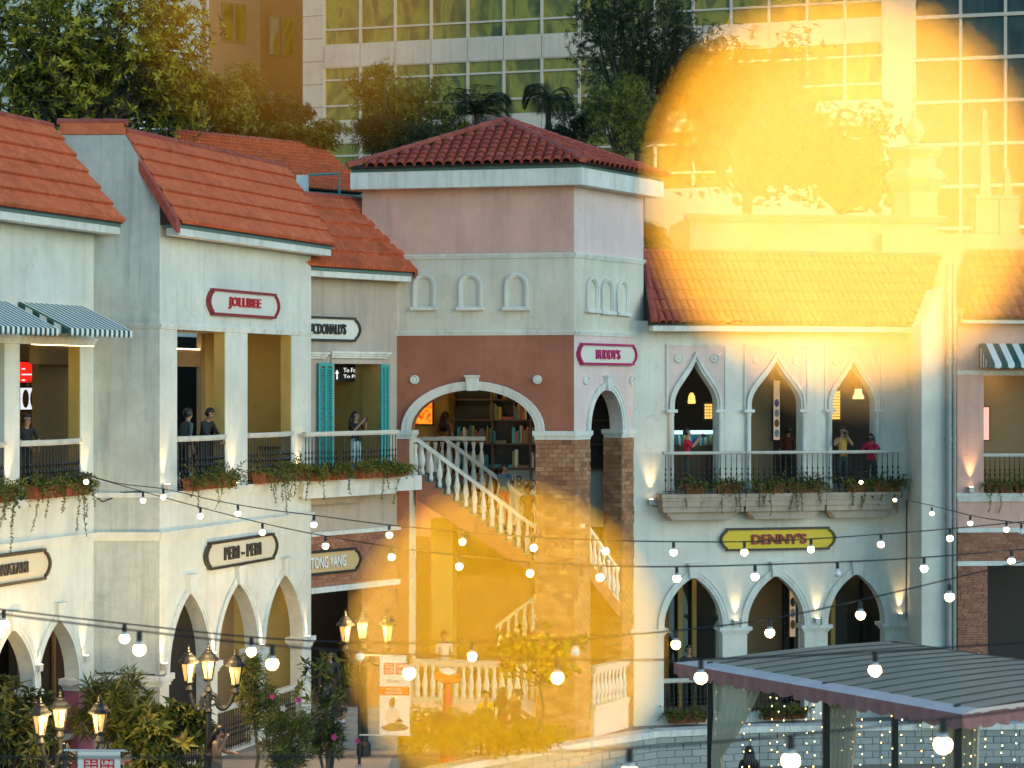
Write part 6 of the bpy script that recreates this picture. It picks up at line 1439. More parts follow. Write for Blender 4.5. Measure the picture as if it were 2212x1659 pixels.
def banner(label, x0, x1, y0, y1, Z, pole_x, full, px0=None):
    pl = Plane(x0 - 20, Z, x1 + 20, Z - 0.05); t = thing('banner', label, 'banner', pl.P(pl.u(x0), pl.z(x0, y1)), 'hanging banners')
    u0, u1, zt, zb = pl.u(x0), pl.u(x1), pl.z(x0, y0), pl.z(x0, y1)
    mb = MB(); n = 14; vs = []
    for i in range(n + 1):
        z = zt + (zb - zt) * i / n
        for uu in (u0, u1): vs.append(pl.P(uu, z, 0.004 * math.sin(i)))
    mb.prism(pl.P, rect(u0, u1, zb, zt), -0.004, 0.0); mb.build('cloth', M_ban, t)
    mb = MB(); mb.tube([pl.P(pl.u(pole_x), zt + 0.01, 0), pl.P(u1 + 0.08, zt + 0.01, 0)], 0.018, 8)
    mb.build('bracket', M_fixture, t)
    if full:
        mb = MB(); mb.tube([pl.P(pl.u(pole_x), zb, 0), pl.P(u1 + 0.05, zb, 0)], 0.018, 8); mb.build('bracket', M_fixture, t)
    mb = MB(); q = pl.P(pl.u(pole_x), 0, -0.03); mb.tube([(q.x, q.y, -0.02), (q.x, q.y, zt + 0.12)], 0.035, 8); mb.build('pole', M_iron, t)
    w, h = x1 - x0, y1 - y0
    return t, pl
t, pl = banner('tall white banner with red logo squares and seated man before the lower balustrade', 820, 885, 1417, 1588, 42.5, 776, True)
logo(pl, t, 829, 878, 1432, 1457, 0.002)
lettering(pl, t, 'LifeWear', pl.u(836), pl.u(867), pl.z(850, 1476), pl.z(850, 1466), 0.002, 0.004, M_pantp, 0.0, 'slogan')
pbox('red_band', pl.P, flat('print_orange', (0.70, 0.13, 0.02), 0.7), t, pl.u(820), pl.u(885), pl.z(850, 1502), pl.z(850, 1483), 0.001, 0.003)
lettering(pl, t, 'GROUND LEVEL,', pl.u(835), pl.u(867), pl.z(850, 1492), pl.z(850, 1487), 0.0035, 0.005, M_wht, 0.0, 'band_text'); lettering(pl, t, 'SAN MARCO WING', pl.u(832), pl.u(869), pl.z(850, 1499), pl.z(850, 1494), 0.0035, 0.005, M_wht, 0.0, 'band_text')
def printed(pts, mat, o, nm):
    mb = MB(); mb.prism(pl.P, [pl.uz(*p) for p in pts], 0.0005, o); mb.build(nm, mat, t)
printed([(843, 1510), (848, 1506), (853, 1509), (854, 1518), (851, 1527), (845, 1529), (840, 1522)], M_skinp, 0.002, 'printed_head')
printed([(838, 1532), (850, 1529), (860, 1534), (866, 1550), (868, 1562), (845, 1566), (832, 1556), (833, 1540)], M_shirtp, 0.0022, 'printed_shirt')
printed([(822, 1572), (842, 1562), (866, 1562), (884, 1572), (872, 1578), (840, 1580)], M_pantp, 0.0026, 'printed_trousers')
printed([(861, 1551), (868, 1554), (870, 1560), (852, 1562)], M_skinp, 0.0030, 'printed_arm')
t, pl = banner('small white banner with red logo squares low among the lamp post plants', 168, 260, 1622, 1760, 33.5, 138, False)
logo(pl, t, 181, 247, 1640, 1668, 0.002)
# ---------------------------------------------------------------- people
SK = (0.36, 0.19, 0.115)
M_skin = flat('skin', SK, 0.55); M_hair = flat('hair_black', (0.012, 0.009, 0.008), 0.5); M_eye = flat('eye_dark', (0.01, 0.008, 0.006), 0.3); M_lip = flat('lips', (0.25, 0.07, 0.06), 0.5); M_shoe = flat('shoes', (0.03, 0.03, 0.03), 0.6)
CL = {}
def cloth(c):
    k = tuple(c)
    if k not in CL: CL[k] = flat('cloth', c, 0.85, noise=0.18, nscale=14)
    return CL[k]
def person(label, loc, yaw, H=1.70, top=(0.1,0.1,0.1), bottom=(0.03,0.035,0.05), arms=None, lean=0.0, turn=0.0, nod=0.0, long_hair=False, sleeves=False, sit=False, cap=None, group='people'):
    """one continuous skinned body posed from a joint list, local -Y is the facing direction"""
    J = {}; E = []; RAD = {}; MT = []
    def j(n, x, y, z, r): J[n] = Vector((x, y, z)); RAD[n] = r
    j('pelvis', 0, 0, 0.93, .125); j('waist', 0, 0, 1.08, .112); j('chest', 0, .005, 1.27, .128); j('neckb', 0, .01, 1.43, .062); j('neck', 0, -.005, 1.49, .05); j('jaw', 0, -.022, 1.555, .068); j('skull', 0, -.005, 1.625, .086); j('crown', 0, .0, 1.675, .055); j('nose', 0, -.108, 1.585, .012)
    for s, k in ((-1, 'L'), (1, 'R')):
        j('ear' + k, s * .088, 0.005, 1.60, .014)
        j('sh' + k, s * .165, .005, 1.395, .062); el = Vector((s * .225, .03, 1.13)); wr = Vector((s * .235, -.05, .90))
        if arms and k in arms: el, wr = Vector(arms[k][0]), Vector(arms[k][1])
        j('el' + k, *el, .041); j('wr' + k, *wr, .028); d = (wr - el).normalized(); sd = d.cross(Vector((0, 0, 1))); sd = sd.normalized() if sd.length > .1 else Vector((0, 1, 0)); cu = sd.cross(d).normalized()
        j('pa' + k, *(wr + d * .06), .030)
        for q, (o, L) in enumerate(((-.028, .058), (-.010, .068), (.010, .064), (.027, .05))):
            j(f'f{q}a{k}', *(wr + d * .105 + sd * o), .0095); j(f'f{q}b{k}', *(wr + d * (.105 + L) + sd * o * 1.15 - cu * .022), .008)
        j('th' + k, *(wr + d * .055 + sd * -.045), .011); j('tt' + k, *(wr + d * .10 + sd * -.058 - cu * .01), .009)
        if sit:
            j('hip' + k, s * .095, -.02, .91, .098); j('kn' + k, s * .11, -.44, .92, .066); j('an' + k, s * .11, -.42, .50, .042); j('to' + k, s * .115, -.57, .455, .036)
        else:
            j('hip' + k, s * .09, 0, .89, .096); j('kn' + k, s * .10, -.015, .50, .060); j('an' + k, s * .10, .02, .085, .040); j('to' + k, s * .115, -.13, .04, .036)
    def e(a, b, m): E.append((a, b)); MT.append(m)
    for a, b in (('pelvis', 'waist'), ('waist', 'chest'), ('chest', 'neckb')): e(a, b, 1)
    for a, b in (('neckb', 'neck'), ('neck', 'jaw'), ('jaw', 'skull'), ('skull', 'crown'), ('jaw', 'nose')): e(a, b, 0)
    for k in 'LR':
        e('skull', 'ear' + k, 0); e('chest', 'sh' + k, 1); e('sh' + k, 'el' + k, 1); e('el' + k, 'wr' + k, 1 if sleeves else 0); e('wr' + k, 'pa' + k, 0)
        for q in range(4): e('pa' + k, f'f{q}a{k}', 0); e(f'f{q}a{k}', f'f{q}b{k}', 0)
        e('wr' + k, 'th' + k, 0); e('th' + k, 'tt' + k, 0)
        e('pelvis', 'hip' + k, 2); e('hip' + k, 'kn' + k, 2); e('kn' + k, 'an' + k, 2); e('an' + k, 'to' + k, 3)
    # lean the upper body, then turn and nod the head
    piv = J['pelvis'].copy(); rl = Matrix.Rotation(lean, 3, 'X'); low = {n for n in J if n[:2] in ('hi', 'kn', 'an', 'to')} | {'pelvis'}
    hd = {'jaw', 'skull', 'crown', 'nose', 'earL', 'earR'}; nb = J['neck'].copy(); rh = Matrix.Rotation(turn, 3, 'Z') @ Matrix.Rotation(nod - lean * 0.6, 3, 'X')
    hp = {'c': Vector((0, -.005, 1.612)), 'eL': Vector((-.032, -.083, 1.615)), 'eR': Vector((.032, -.083, 1.615)), 'mo': Vector((0, -.086, 1.545))}
    head = lambda p: rl @ (nb + rh @ (p - nb) - piv) + piv
    fixed = set()
    if arms:
        for k in arms: fixed |= {n for n in J if n.endswith(k) and n[:2] in ('el', 'wr', 'pa', 'f0', 'f1', 'f2', 'f3', 'th', 'tt')} if arms[k][2:] else set()
    for n in J:
        if n in hd: J[n] = head(J[n])
        elif n not in low and n not in fixed: J[n] = rl @ (J[n] - piv) + piv
    names = list(J); me = bpy.data.meshes.new('body_cage'); me.from_pydata([tuple(J[n]) for n in names], [(names.index(a), names.index(b)) for a, b in E], [])
    ob = bpy.data.objects.new('body_cage', me); col.objects.link(ob); md = ob.modifiers.new('skin', 'SKIN'); md.use_smooth_shade = True
    if not me.skin_vertices: me.skin_vertices.new() if hasattr(me.skin_vertices, 'new') else None
    sv_ = me.skin_vertices[0].data
    for i, n in enumerate(names): sv_[i].radius = (RAD[n], RAD[n] * (0.82 if n in ('pelvis', 'waist', 'chest') else 1)); sv_[i].use_root = n == 'pelvis'
    ss = ob.modifiers.new('sub', 'SUBSURF'); ss.levels = 1; ss.render_levels = 1
    out = bpy.data.meshes.new_from_object(ob.evaluated_get(bpy.context.evaluated_depsgraph_get())); bpy.data.objects.remove(ob)
    for mt in (M_skin, cloth(top), cloth(bottom), M_shoe): out.materials.append(mt)
    segs = [(J[a], J[b], m) for (a, b), m in zip(E, MT)]
    for p in out.polygons:
        c = p.center; best = (9, 0)
        for a, b, m in segs:
            ab = b - a; f = max(0, min(1, (c - a).dot(ab) / max(1e-9, ab.dot(ab)))); dd = (c - a - ab * f).length
            if dd < best[0]: best = (dd, m)
        p.material_index = best[1]; p.use_smooth = True
    sc = H / 1.73; M4 = Matrix.Translation(loc) @ Matrix.Rotation(yaw, 4, 'Z') @ Matrix.Scale(sc, 4)
    out.transform(M4); out.name = 'body'
    t = thing('person', label, 'person', loc, group, yaw); link('body', out, t)
    # hair: shell over the skull, open at the face
    mb = MB(); n, k = 14, 9; c = hp['c']; vs = []
    for i in range(k + 1):
        ph = math.pi * 0.72 * i / k
        for q in range(n):
            w = 2 * math.pi * q / n; d = Vector((math.sin(ph) * math.sin(w), -math.sin(ph) * math.cos(w), math.cos(ph))); fr = max(0, -d.y)
            r = 0.112 if not (fr > 0.35 and d.z < 0.45) else 0.070
            vs.append(c + Vector((d.x * r * 0.93, d.y * r * 1.06 + 0.006, d.z * r * 1.05)) + rnd_dir() * 0.004)
    mb.add(vs, [(i*n+q, i*n+(q+1)%n, (i+1)*n+(q+1)%n, (i+1)*n+q) for i in range(k) for q in range(n)])
    if long_hair:
        for s in (-.062, -.03, 0, .03, .062): mb.tube([c + Vector((s, .05, .02)), c + Vector((s * 1.3, .088, -.12)), c + Vector((s * 1.7, .11, -.30)), c + Vector((s * 1.5, .10, -.44))], [.04, .05, .045, .015], 7)
    for v in range(len(mb.v)): mb.v[v] = M4 @ head(mb.v[v])
    mb.build('hair', M_hair if not cap else cap, t, smooth=True)
    for kx in ('eL', 'eR'):
        mb = MB(); mb.lathe([(.002, -.009), (.010, 0), (.002, .009)], hp[kx], 8); mb.v = [M4 @ head(v) for v in mb.v]; mb.build('eye', M_eye, t)
    mb = MB(); mb.box(ident, -.024, .024, 1.541, 1.551, .080, .090); mb.v = [M4 @ head(v) for v in mb.v]; mb.build('mouth', M_lip, t)
    t['_m4'] = 0
    del t['_m4']
    return t, M4
def held(name, label, M4, c, size, rot=0.0, lens=False):
    """phone or camera held in the hands"""
    c = Vector(c); T = lambda u, z, o: M4 @ (c + Matrix.Rotation(rot, 3, 'Z') @ Vector((u, -o, z))); w, h, d = size
    t = thing(name, label, 'phone' if name == 'phone' else 'camera', M4 @ c)
    mb = MB(); mb.box(T, -w / 2, w / 2, -h / 2, h / 2, -d / 2, d / 2); mb.build('body', M_black, t)
    if name == 'phone': 
        mb = MB(); mb.box(T, -w / 2 + .006, w / 2 - .006, -h / 2 + .006, h / 2 - .006, -d / 2 - .002, -d / 2 - .0005); mb.build('screen', M_phone, t)
    else:
        mb = MB(); mb.tube([T(0, 0, d / 2), T(0, 0, d / 2 + .07)], .034, 10); mb.build('lens', M_black, t)
M_phone = emit('phone_screen', (0.6, 0.75, 1.0), 0.6, (0.05, 0.05, 0.06))
UPR = {'L': ((-.20, -.16, 1.22), (-.05, -.33, 1.47)), 'R': ((.20, -.16, 1.22), (.05, -.33, 1.47))}
CAM = {'L': ((-.25, -.10, 1.22), (-.05, -.17, 1.50)), 'R': ((.25, -.10, 1.22), (.05, -.17, 1.50))}
RAILP = {'L': ((-.22, -.16, 1.20), (-.10, -.38, 1.12)), 'R': ((.22, -.16, 1.20), (.12, -.38, 1.12))}
CHIN = {'L': ((-.19, -.10, 1.14), (-.02, -.16, 1.42)), 'R': ((.21, -.06, 1.13), (.12, -.28, 1.16))}
def on(pl, px, off, z): u = pl.u(px, off); return pl.P(u, z, off)
zMf = PM.z(760, 1034, OB) + 0.0
_, m4 = person('woman in black top and pale striped trousers raising a phone on the tan balcony', on(PM, 768, 0.45, zMf), R(48), 1.62, (0.012,0.012,0.014), (0.45,0.58,0.62), UPR, long_hair=True); held('phone', 'phone held up by the woman on the tan balcony', m4, (0, -.43, 1.53), (.075, .15, .01))
person('man in grey teal shirt standing in the gallery beside the corner column', on(PA, 400, -0.45, ZF), R(130), 1.73, (0.05,0.085,0.085), (0.03,0.03,0.035), None, 0.12, sleeves=False)
person('man in dark hooded top leaning over the gallery rail', on(PA, 438, -0.45, ZF), R(62), 1.76, (0.02,0.022,0.026), (0.03,0.03,0.035), RAILP, 0.26, nod=0.3, sleeves=True)
person('man in black shirt leaning at the gallery rail behind the hooded man', on(PA, 458, -0.55, ZF), R(66), 1.72, (0.012,0.013,0.015), (0.03,0.03,0.04), RAILP, 0.24, nod=0.25)
person('person in dark clothes at the left gallery rail', on(PC, 52, -0.5, ZF), R(40), 1.68, (0.02,0.02,0.022), (0.03,0.03,0.03), RAILP, 0.2)
def stair_z(px, off): 
    u = PT1.u(px, off); i = max(0, min(n_steps - 1, int((u - uS) / du))); return zS - drop - i * dz + 0.032
n_steps = 13
_, m4 = person('woman in denim jacket and red trousers with phone on the stairs', on(PT1, 1088, -1.0, stair_z(1068, -1.0)), R(25), 1.60, (0.06,0.14,0.20), (0.42,0.03,0.025), CHIN, 0.05, nod=0.35, long_hair=True, sleeves=True); held('phone', 'phone in the hand of the woman on the stairs', m4, (.12, -.36, 1.18), (.075, .15, .01))
person('man in maroon shirt coming down the stairs', on(PT1, 1141, -1.25, stair_z(1152, -1.25)), R(-20), 1.70, (0.10,0.016,0.025), (0.04,0.04,0.05), None, 0.05, nod=0.4)
zDb = PD.z(1700, 1065, 0.55)
_, m4 = person('man in crimson shirt lifting a camera on the first ogee balcony', on(PD, 1484, 0.22, zDb), R(78), 1.72, (0.48,0.012,0.045), (0.03,0.045,0.045), UPR); held('camera', 'small camera held up by the man in crimson', m4, (0, -.42, 1.52), (.11, .07, .04))
_, m4 = person('man in mustard shirt photographing from the third ogee balcony', on(PD, 1820, 0.22, zDb), R(10), 1.74, (0.46,0.27,0.06), (0.02,0.045,0.055), CAM); held('camera', 'black camera at the face of the man in mustard shirt', m4, (0, -.26, 1.56), (.13, .09, .05))
_, m4 = person('woman in crimson blouse aiming a camera beside the man in mustard', on(PD, 1881, 0.22, zDb), R(-8), 1.55, (0.50,0.012,0.05), (0.02,0.03,0.03), CAM, long_hair=True, sleeves=True); held('camera', 'black camera at the face of the woman in crimson', m4, (0, -.26, 1.55), (.12, .09, .05))
person('woman with long hair standing behind the big arch near the glowing poster', on(PT1, 962, -2.75, zland), R(150), 1.64, (0.22,0.09,0.03), (0.05,0.04,0.03), None, long_hair=True)
person('person in rust top inside the second ogee window', on(PD, 1702, -2.2, 5.22), R(160), 1.72, (0.16,0.04,0.02), (0.03,0.03,0.03))
person('woman with long dark hair and tan jacket beside the lamp post', Vector((W(468, 0, 38.0).x, 38.0, 0)), R(75), 1.60, (0.30,0.18,0.10), (0.10,0.09,0.08), CHIN, 0.06, nod=0.3, long_hair=True, sleeves=True)
person('person in pale blue cap and teal shirt among the oleander shrubs', Vector((W(622, 0, 36.9).x, 36.9, 0)), R(150), 1.66, (0.03,0.13,0.14), (0.03,0.03,0.04), None, cap=flat('cap_cloth', (0.50, 0.62, 0.68), 0.8))
person('person in dark jacket and jeans standing in the brick shop entrance', Vector((W(712, 0, 47.6).x, 47.6, 0.0)), R(10), 1.76, (0.03,0.035,0.04), (0.05,0.12,0.17), None, sleeves=True)
person('person in lilac white top bending over near the entrance steps', Vector((W(712, 0, 40.5).x, 40.5, 0.0)), R(70), 1.64, (0.55,0.52,0.62), (0.03,0.03,0.04), None, 0.55)
person('man in dark shirt behind the lower rail of the first cream arch', on(PD, 1488, -0.55, -0.6), R(0), 1.78, (0.03,0.035,0.03), (0.03,0.03,0.03))
person('person in yellow shirt in front of the lower balustrade', Vector((W(1048, 0, 47.6).x, 47.6, -0.84)), R(20), 1.62, (0.60,0.42,0.03), (0.08,0.07,0.06), CHIN)
person('woman with long dark hair beside the person in yellow', Vector((W(1085, 0, 47.9).x, 47.9, -0.84)), R(170), 1.66, (0.10,0.07,0.05), (0.05,0.05,0.06), long_hair=True)
person('man in brown shirt beside the long haired woman at the balustrade', Vector((W(1116, 0, 48.1).x, 48.1, -0.84)), R(-60), 1.58, (0.14,0.08,0.04), (0.05,0.05,0.06), CHIN)
person('person in white shirt standing behind the lower balustrade', on(PT1, 960, -0.95, 0.1), R(20), 1.66, (0.62,0.60,0.56), (0.06,0.06,0.07))
jt = thing('landing_stage', 'small wooden landing stage in the canal below the stone wall', 'landing stage', (5, 41.5, -2.6))
for k in range(9): pbox('plank', plan, M_wood, jt, 3.2 + k * 0.45, 3.2 + k * 0.45 + 0.43, 39.8, 43.4, -0.92, -0.87)
for x in (3.4, 7.0): 
    for y in (40, 43.2): pbox('pile', plan, M_wood, jt, x, x + 0.2, y, y + 0.2, -2.6, -0.921)
person('dark haired person seen from behind on the landing stage', Vector((W(1618, 0, 40.6).x, 40.6, -0.87)), R(180), 1.60, (0.03,0.03,0.03), (0.03,0.03,0.03), long_hair=True)

# ---------------------------------------------------------------- front plants
def shrub(name, label, px, Z, cpx, cpy, rx, rz, n, L_, w, k, mat, limbs=12, flowers=(), droop=0.2, tr=0.035, cat='shrub'):
    t = tree(name, label, px, Z, 0.0, cpx, cpy, rx, rz, rx * 0.7, n, L_, w, k, mat, tr, droop, 0.5, limbs, cat=cat, group='shrubs before the arcade')
    for fx, fy, c_ in flowers:
        q = W(fx, fy, Z - rx * 0.5); mb = MB()
        for a in range(5): mb.leaf(q, Vector((math.cos(a * 1.257), -0.3, math.sin(a * 1.257))), Vector((0, -1, 0.1)), 0.07, 0.055)
        mb.build('flower', FLW[c_], t, norm=False)
FLW = {'p': flat('flower_pink', (0.55, 0.03, 0.18), 0.6), 'w': flat('flower_pale', (0.70, 0.50, 0.42), 0.6)}
shrub('frangipani', 'frangipani with broad yellow green leaf whorls before the first pointed arch', 370, 38.9, 372, 1590, 0.75, 0.80, 120, 0.30, 0.10, 9, L_front, 18, ((275, 1648, 'p'), (262, 1630, 'w'), (392, 1592, 'p')))
shrub('palm_shrub', 'feathery green shrub behind the left lamp post', 245, 39.2, 250, 1535, 0.85, 0.8, 300, 0.34, 0.035, 9, L_front, 16, ((232, 1626, 'w'), (240, 1650, 'p')))
shrub('broadleaf_shrub', 'broad leaved green shrub between lamp post and frangipani', 320, 38.6, 310, 1600, 0.7, 0.7, 130, 0.27, 0.10, 8, L_front, 14)
shrub('broadleaf_shrub', 'dark green shrub at the foot of the magenta piers', 30, 37.6, 35, 1560, 0.75, 1.1, 210, 0.25, 0.085, 8, L_dark, 16)
shrub('oleander', 'narrow leaved oleander right of the lamp post', 545, 39.6, 552, 1490, 0.45, 0.9, 260, 0.20, 0.026, 9, L_front, 16, ((588, 1505, 'p'),), 0.15)
shrub('oleander', 'twiggy oleander with pink flowers before the third pointed arch', 610, 36.4, 618, 1600, 0.75, 0.85, 260, 0.18, 0.026, 8, L_front, 18, ((645, 1512, 'p'), (612, 1530, 'w'), (722, 1592, 'p')), 0.15)
shrub('frangipani', 'frangipani with bare branches and small leaf whorls before the brick shop', 700, 39.6, 705, 1470, 0.85, 0.65, 46, 0.22, 0.07, 7, L_front, 20, ((772, 1600, 'p'),), 0.0)
shrub('oleander', 'dense low oleander below the bare frangipani', 690, 39.2, 690, 1580, 0.55, 0.6, 260, 0.17, 0.025, 8, L_dark, 12, ((654, 1650, 'p'),), 0.15)
shrub('frangipani', 'frangipani with yellow green leaves in front of the lower tower balustrade', 1165, 46.4, 1165, 1420, 1.25, 0.85, 110, 0.26, 0.085, 8, L_yellow, 20, (), 0.0)
shrub('broadleaf_shrub', 'low yellow green shrubbery below the lower tower balustrade', 950, 46.2, 950, 1575, 1.5, 0.6, 360, 0.2, 0.045, 8, L_mid, 34)
shrub('broadleaf_shrub', 'low shrubbery at the canal wall before the tower', 1100, 47.2, 1110, 1592, 1.4, 0.45, 330, 0.18, 0.045, 8, L_mid, 30)
# entrance steps with iron rail
es = thing('entrance_steps', 'grey entrance steps with black iron railing beside the brick shop', 'steps', (-3, 43, 0))
for k in range(6): pbox('step', plan, flat('step_stone', (0.24, 0.26, 0.25), 0.8, noise=0.2) if k == 0 else MATS['step_stone'], es, -3.9, -2.62, 44.2 + k * 0.34, 44.2 + (k + 1) * 0.34 - 0.003, -0.01, 0.10 + 0.10 * k)
mb = MB(); 
for k in range(7): mb.tube([(-3.95, 43.6 + k * 0.36, 0.0), (-3.95, 43.6 + k * 0.36, 0.95 + 0.08 * k)], 0.014, 5)
mb.tube([(-3.95, 43.5, 0.95), (-3.95, 45.9, 1.48)], 0.022, 6); mb.tube([(-3.95, 43.5, 0.15), (-3.95, 45.9, 0.68)], 0.014, 6); mb.build('railing', M_iron, es)
sd = thing('saucer_ride', 'orange saucer shaped kiddie ride with white ring before the balustrade', 'kiddie ride', Vector((W(965, 0, 46.9).x, 46.9, -0.84)))
q = W(967, 1463, 46.9); M_or = flat('ride_orange', (0.62, 0.12, 0.02), 0.35)
rt = Matrix.Rotation(R(12), 3, 'X') @ Matrix.Rotation(R(8), 3, 'Y')
mb = MB(); mb.lathe([(.05, -.12), (.30, -.05), (.34, 0), (.28, .05), (.16, .10)], q, 20, rot=rt); mb.build('dish', M_or, sd, smooth=True)
mb = MB(); mb.lathe([(.10, .10), (.17, .11), (.18, .16), (.13, .19), (.09, .17)], q, 18, rot=rt); mb.build('ring', M_wht, sd, smooth=True)
mb = MB(); mb.tube([(q.x, q.y, -0.84), (q.x, q.y, q.z - .1)], [.2, .09], 10); mb.build('pedestal', flat('ride_red', (0.45, 0.05, 0.04), 0.4), sd)

# ---------------------------------------------------------------- things inside the shops
M_scr = emit('screen_red', (1.0, 0.02, 0.01), 0.5, (0.2, 0.01, 0.01)); M_glow = emit('warm_panel', (1.0, 0.50, 0.10), 0.14); M_scrw = emit('screen_white', (0.9, 0.95, 1.0), 0.4); M_lat = emit('lattice_glow', (1.0, 0.50, 0.05), 0.55); M_case = emit('case_light', (0.55, 0.95, 1.0), 0.6)
def panel(name, label, cat, pl, x0, x1, y0, y1, o, mat, frame=M_black, group=None):
    u0, z1 = pl.uz(x0, y0, o); u1, z0 = pl.uz(x1, y1, o); t = thing(name, label, cat, pl.P((u0 + u1) / 2, z0, o), group)
    pbox('frame', pl.P, frame, t, u0 - .03, u1 + .03, z0 - .03, z1 + .03, o - 0.05, o - 0.001); pbox('face', pl.P, mat, t, u0, u1, z0, z1, o, o + 0.012)
    return t, u0, u1, z0, z1
t, u0, u1, z0, z1 = panel('menu_screen', 'red menu screen in the left gallery', 'screen', PC, 40, 82, 782, 826, -2.3, M_scr)
for k in range(3): pbox('text_line', PC.P, M_scrw, t, u0 + 0.1, u0 + 0.1 + (0.12 + 0.25 * (k % 2)), z1 - 0.16 - k * 0.12, z1 - 0.13 - k * 0.12, -2.287, -2.284)
t, u0, u1, z0, z1 = panel('light_poster', 'lit poster panel with oval portrait shapes below the red screen', 'poster', PC, 44, 80, 838, 884, -2.3, M_scrw)
for k in (0.28, 0.74):
    uc = u0 + (u1 - u0) * k; mb = MB(); mb.prism(PC.P, [(uc + 0.12 * math.cos(a * .52), (z0 + z1) / 2 + 0.20 * math.sin(a * .52)) for a in range(12)], -2.287, -2.283); mb.build('oval', flat('poster_tan', (0.35, 0.20, 0.12), 0.6), t)
lettering(PC, t, 'EYE', u0 + 0.25, u1, z1 + 0.05, z1 + 0.16, -2.30, -2.285, M_fixture, 0.02, 'heading')
t, u0, u1, z0, z1 = panel('direction_sign', 'black hanging direction sign with white text inside the shuttered door', 'sign', PM, 700, 790, 790, 822, -0.9, M_black)
for k, tx in enumerate(('To Food', 'To Parking')): lettering(PM, t, tx, PM.u(741, -.9), PM.u(741, -.9) + 0.09 * len(tx), z1 - 0.16 - k * 0.17, z1 - 0.05 - k * 0.17, -0.887, -0.880, M_scrw, 0.0, 'text')
mb = MB(); ua, za = PM.u(727, -.9), z1 - 0.1; mb.prism(PM.P, [(ua - .07, za - .1), (ua, za), (ua + .07, za - .1), (ua + .02, za - .08), (ua + .02, za - .24), (ua - .02, za - .24), (ua - .02, za - .08)], -0.887, -0.880); mb.build('arrow', M_scrw, t)
t, *_ = panel('lit_picture', 'glowing red picture beside the pink building window', 'picture', PR, 2123, 2136, 880, 950, -1.2, emit('picture_red', (1.0, 0.14, 0.02), 0.45))
t, u0, u1, z0, z1 = panel('menu_lightbox', 'tall lit menu board inside the second ogee window', 'lightbox', PD, 1671, 1684, 822, 950, -1.2, M_glow)
for k, c_ in enumerate(((0.10, 0.12, 0.45), (0.5, 0.5, 0.5), (0.45, 0.2, 0.05), (0.5, 0.5, 0.55))):
    mb = MB(); uc, zc = (u0 + u1) / 2, z0 + (z1 - z0) * (0.62 - 0.17 * k); mb.prism(PD.P, [(uc + 0.07 * math.cos(a * .52), zc + 0.11 * math.sin(a * .52)) for a in range(12)], -1.187, -1.183); mb.build('dish_picture', flat('dish', c_, 0.5), t)
t, u0, u1, z0, z1 = panel('menu_lightbox', 'tall lit menu board behind the second lower arch', 'lightbox', PD, 1706, 1718, 1255, 1375, -0.9, M_glow)
for k, c_ in enumerate(((0.10, 0.12, 0.10), (0.5, 0.5, 0.5), (0.45, 0.2, 0.05))):
    mb = MB(); uc, zc = (u0 + u1) / 2, z0 + (z1 - z0) * (0.62 - 0.2 * k); mb.prism(PD.P, [(uc + 0.07 * math.cos(a * .52), zc + 0.13 * math.sin(a * .52)) for a in range(12)], -0.887, -0.883); mb.build('dish_picture', flat('dish', c_, 0.5), t)
def lattice(label, x0, x1, y0, y1, nx, ny):
    u0, z1 = PD.uz(x0, y0, -3.2); u1, z0 = PD.uz(x1, y1, -3.2); t = thing('lattice_lamp', label, 'lamp', PD.P(u0, z0, -3.2), 'glowing lattice panels')
    pbox('frame', PD.P, M_wood, t, u0 - .05, u1 + .05, z0 - .05, z1 + .05, -3.26, -3.22)
    for i in range(nx):
        for k in range(ny): pbox('pane', PD.P, M_lat, t, u0 + (u1 - u0) * (i + .1) / nx, u0 + (u1 - u0) * (i + .9) / nx, z0 + (z1 - z0) * (k + .1) / ny, z0 + (z1 - z0) * (k + .9) / ny, -3.215, -3.2)
lattice('glowing yellow lattice panel inside the third ogee window', 1797, 1815, 845, 906, 4, 10); lattice('glowing yellow lattice panel inside the first ogee window', 1522, 1539, 872, 905, 3, 5)
pl_ = thing('pendant_lamp', 'pleated glowing pendant lampshade inside the third ogee window', 'lamp', PD.P(PD.u(1854, -2.4), 9.3, -2.4)); q = PD.P(PD.u(1854, -2.4), PD.z(1854, 862, -2.4), -2.4)
mb = MB(); mb.lathe([(.15, 0), (.165, .03), (.10, .17), (.095, .28)], q, 18); mb.build('shade', emit('shade_glow', (1.0, 0.66, 0.22), 0.7), pl_); mb = MB(); mb.tube([q + Vector((0, 0, .28)), (q.x, q.y, 9.38)], .008, 5); mb.build('cord', M_cable, pl_)
pl_ = thing('pendant_lamp', 'small yellow lantern hanging inside the first ogee window', 'lamp', PD.P(PD.u(1494, -2.0), 9.3, -2.0)); q = PD.P(PD.u(1494, -2.0), PD.z(1494, 872, -2.0), -2.0)
mb = MB(); mb.lathe([(.10, 0), (.11, .05), (.09, .2), (.04, .30)], q, 10); mb.build('shade', emit('lantern_yellow', (1.0, 0.60, 0.08), 0.6), pl_); mb = MB(); mb.tube([q + Vector((0, 0, .30)), (q.x, q.y, 9.38)], .008, 5); mb.build('cord', M_cable, pl_)
sc_ = thing('display_counter', 'bright display counter with bottles inside the first ogee window', 'counter', PD.P(PD.u(1500, -2.4), 5.22, -2.4)); u0, u1 = PD.u(1440, -2.4), PD.u(1552, -2.4); zt = PD.z(1500, 930, -2.4)
pbox('cabinet', PD.P, M_wood, sc_, u0, u1, 5.22, zt - 0.42, -3.0, -2.4); pbox('light_strip', PD.P, M_case, sc_, u0, u1, zt - 0.10, zt, -2.6, -2.4); pbox('back', PD.P, flat('case_blue', (0.05, 0.25, 0.32), 0.5), sc_, u0, u1, zt - 0.42, zt - 0.101, -3.0, -2.8)
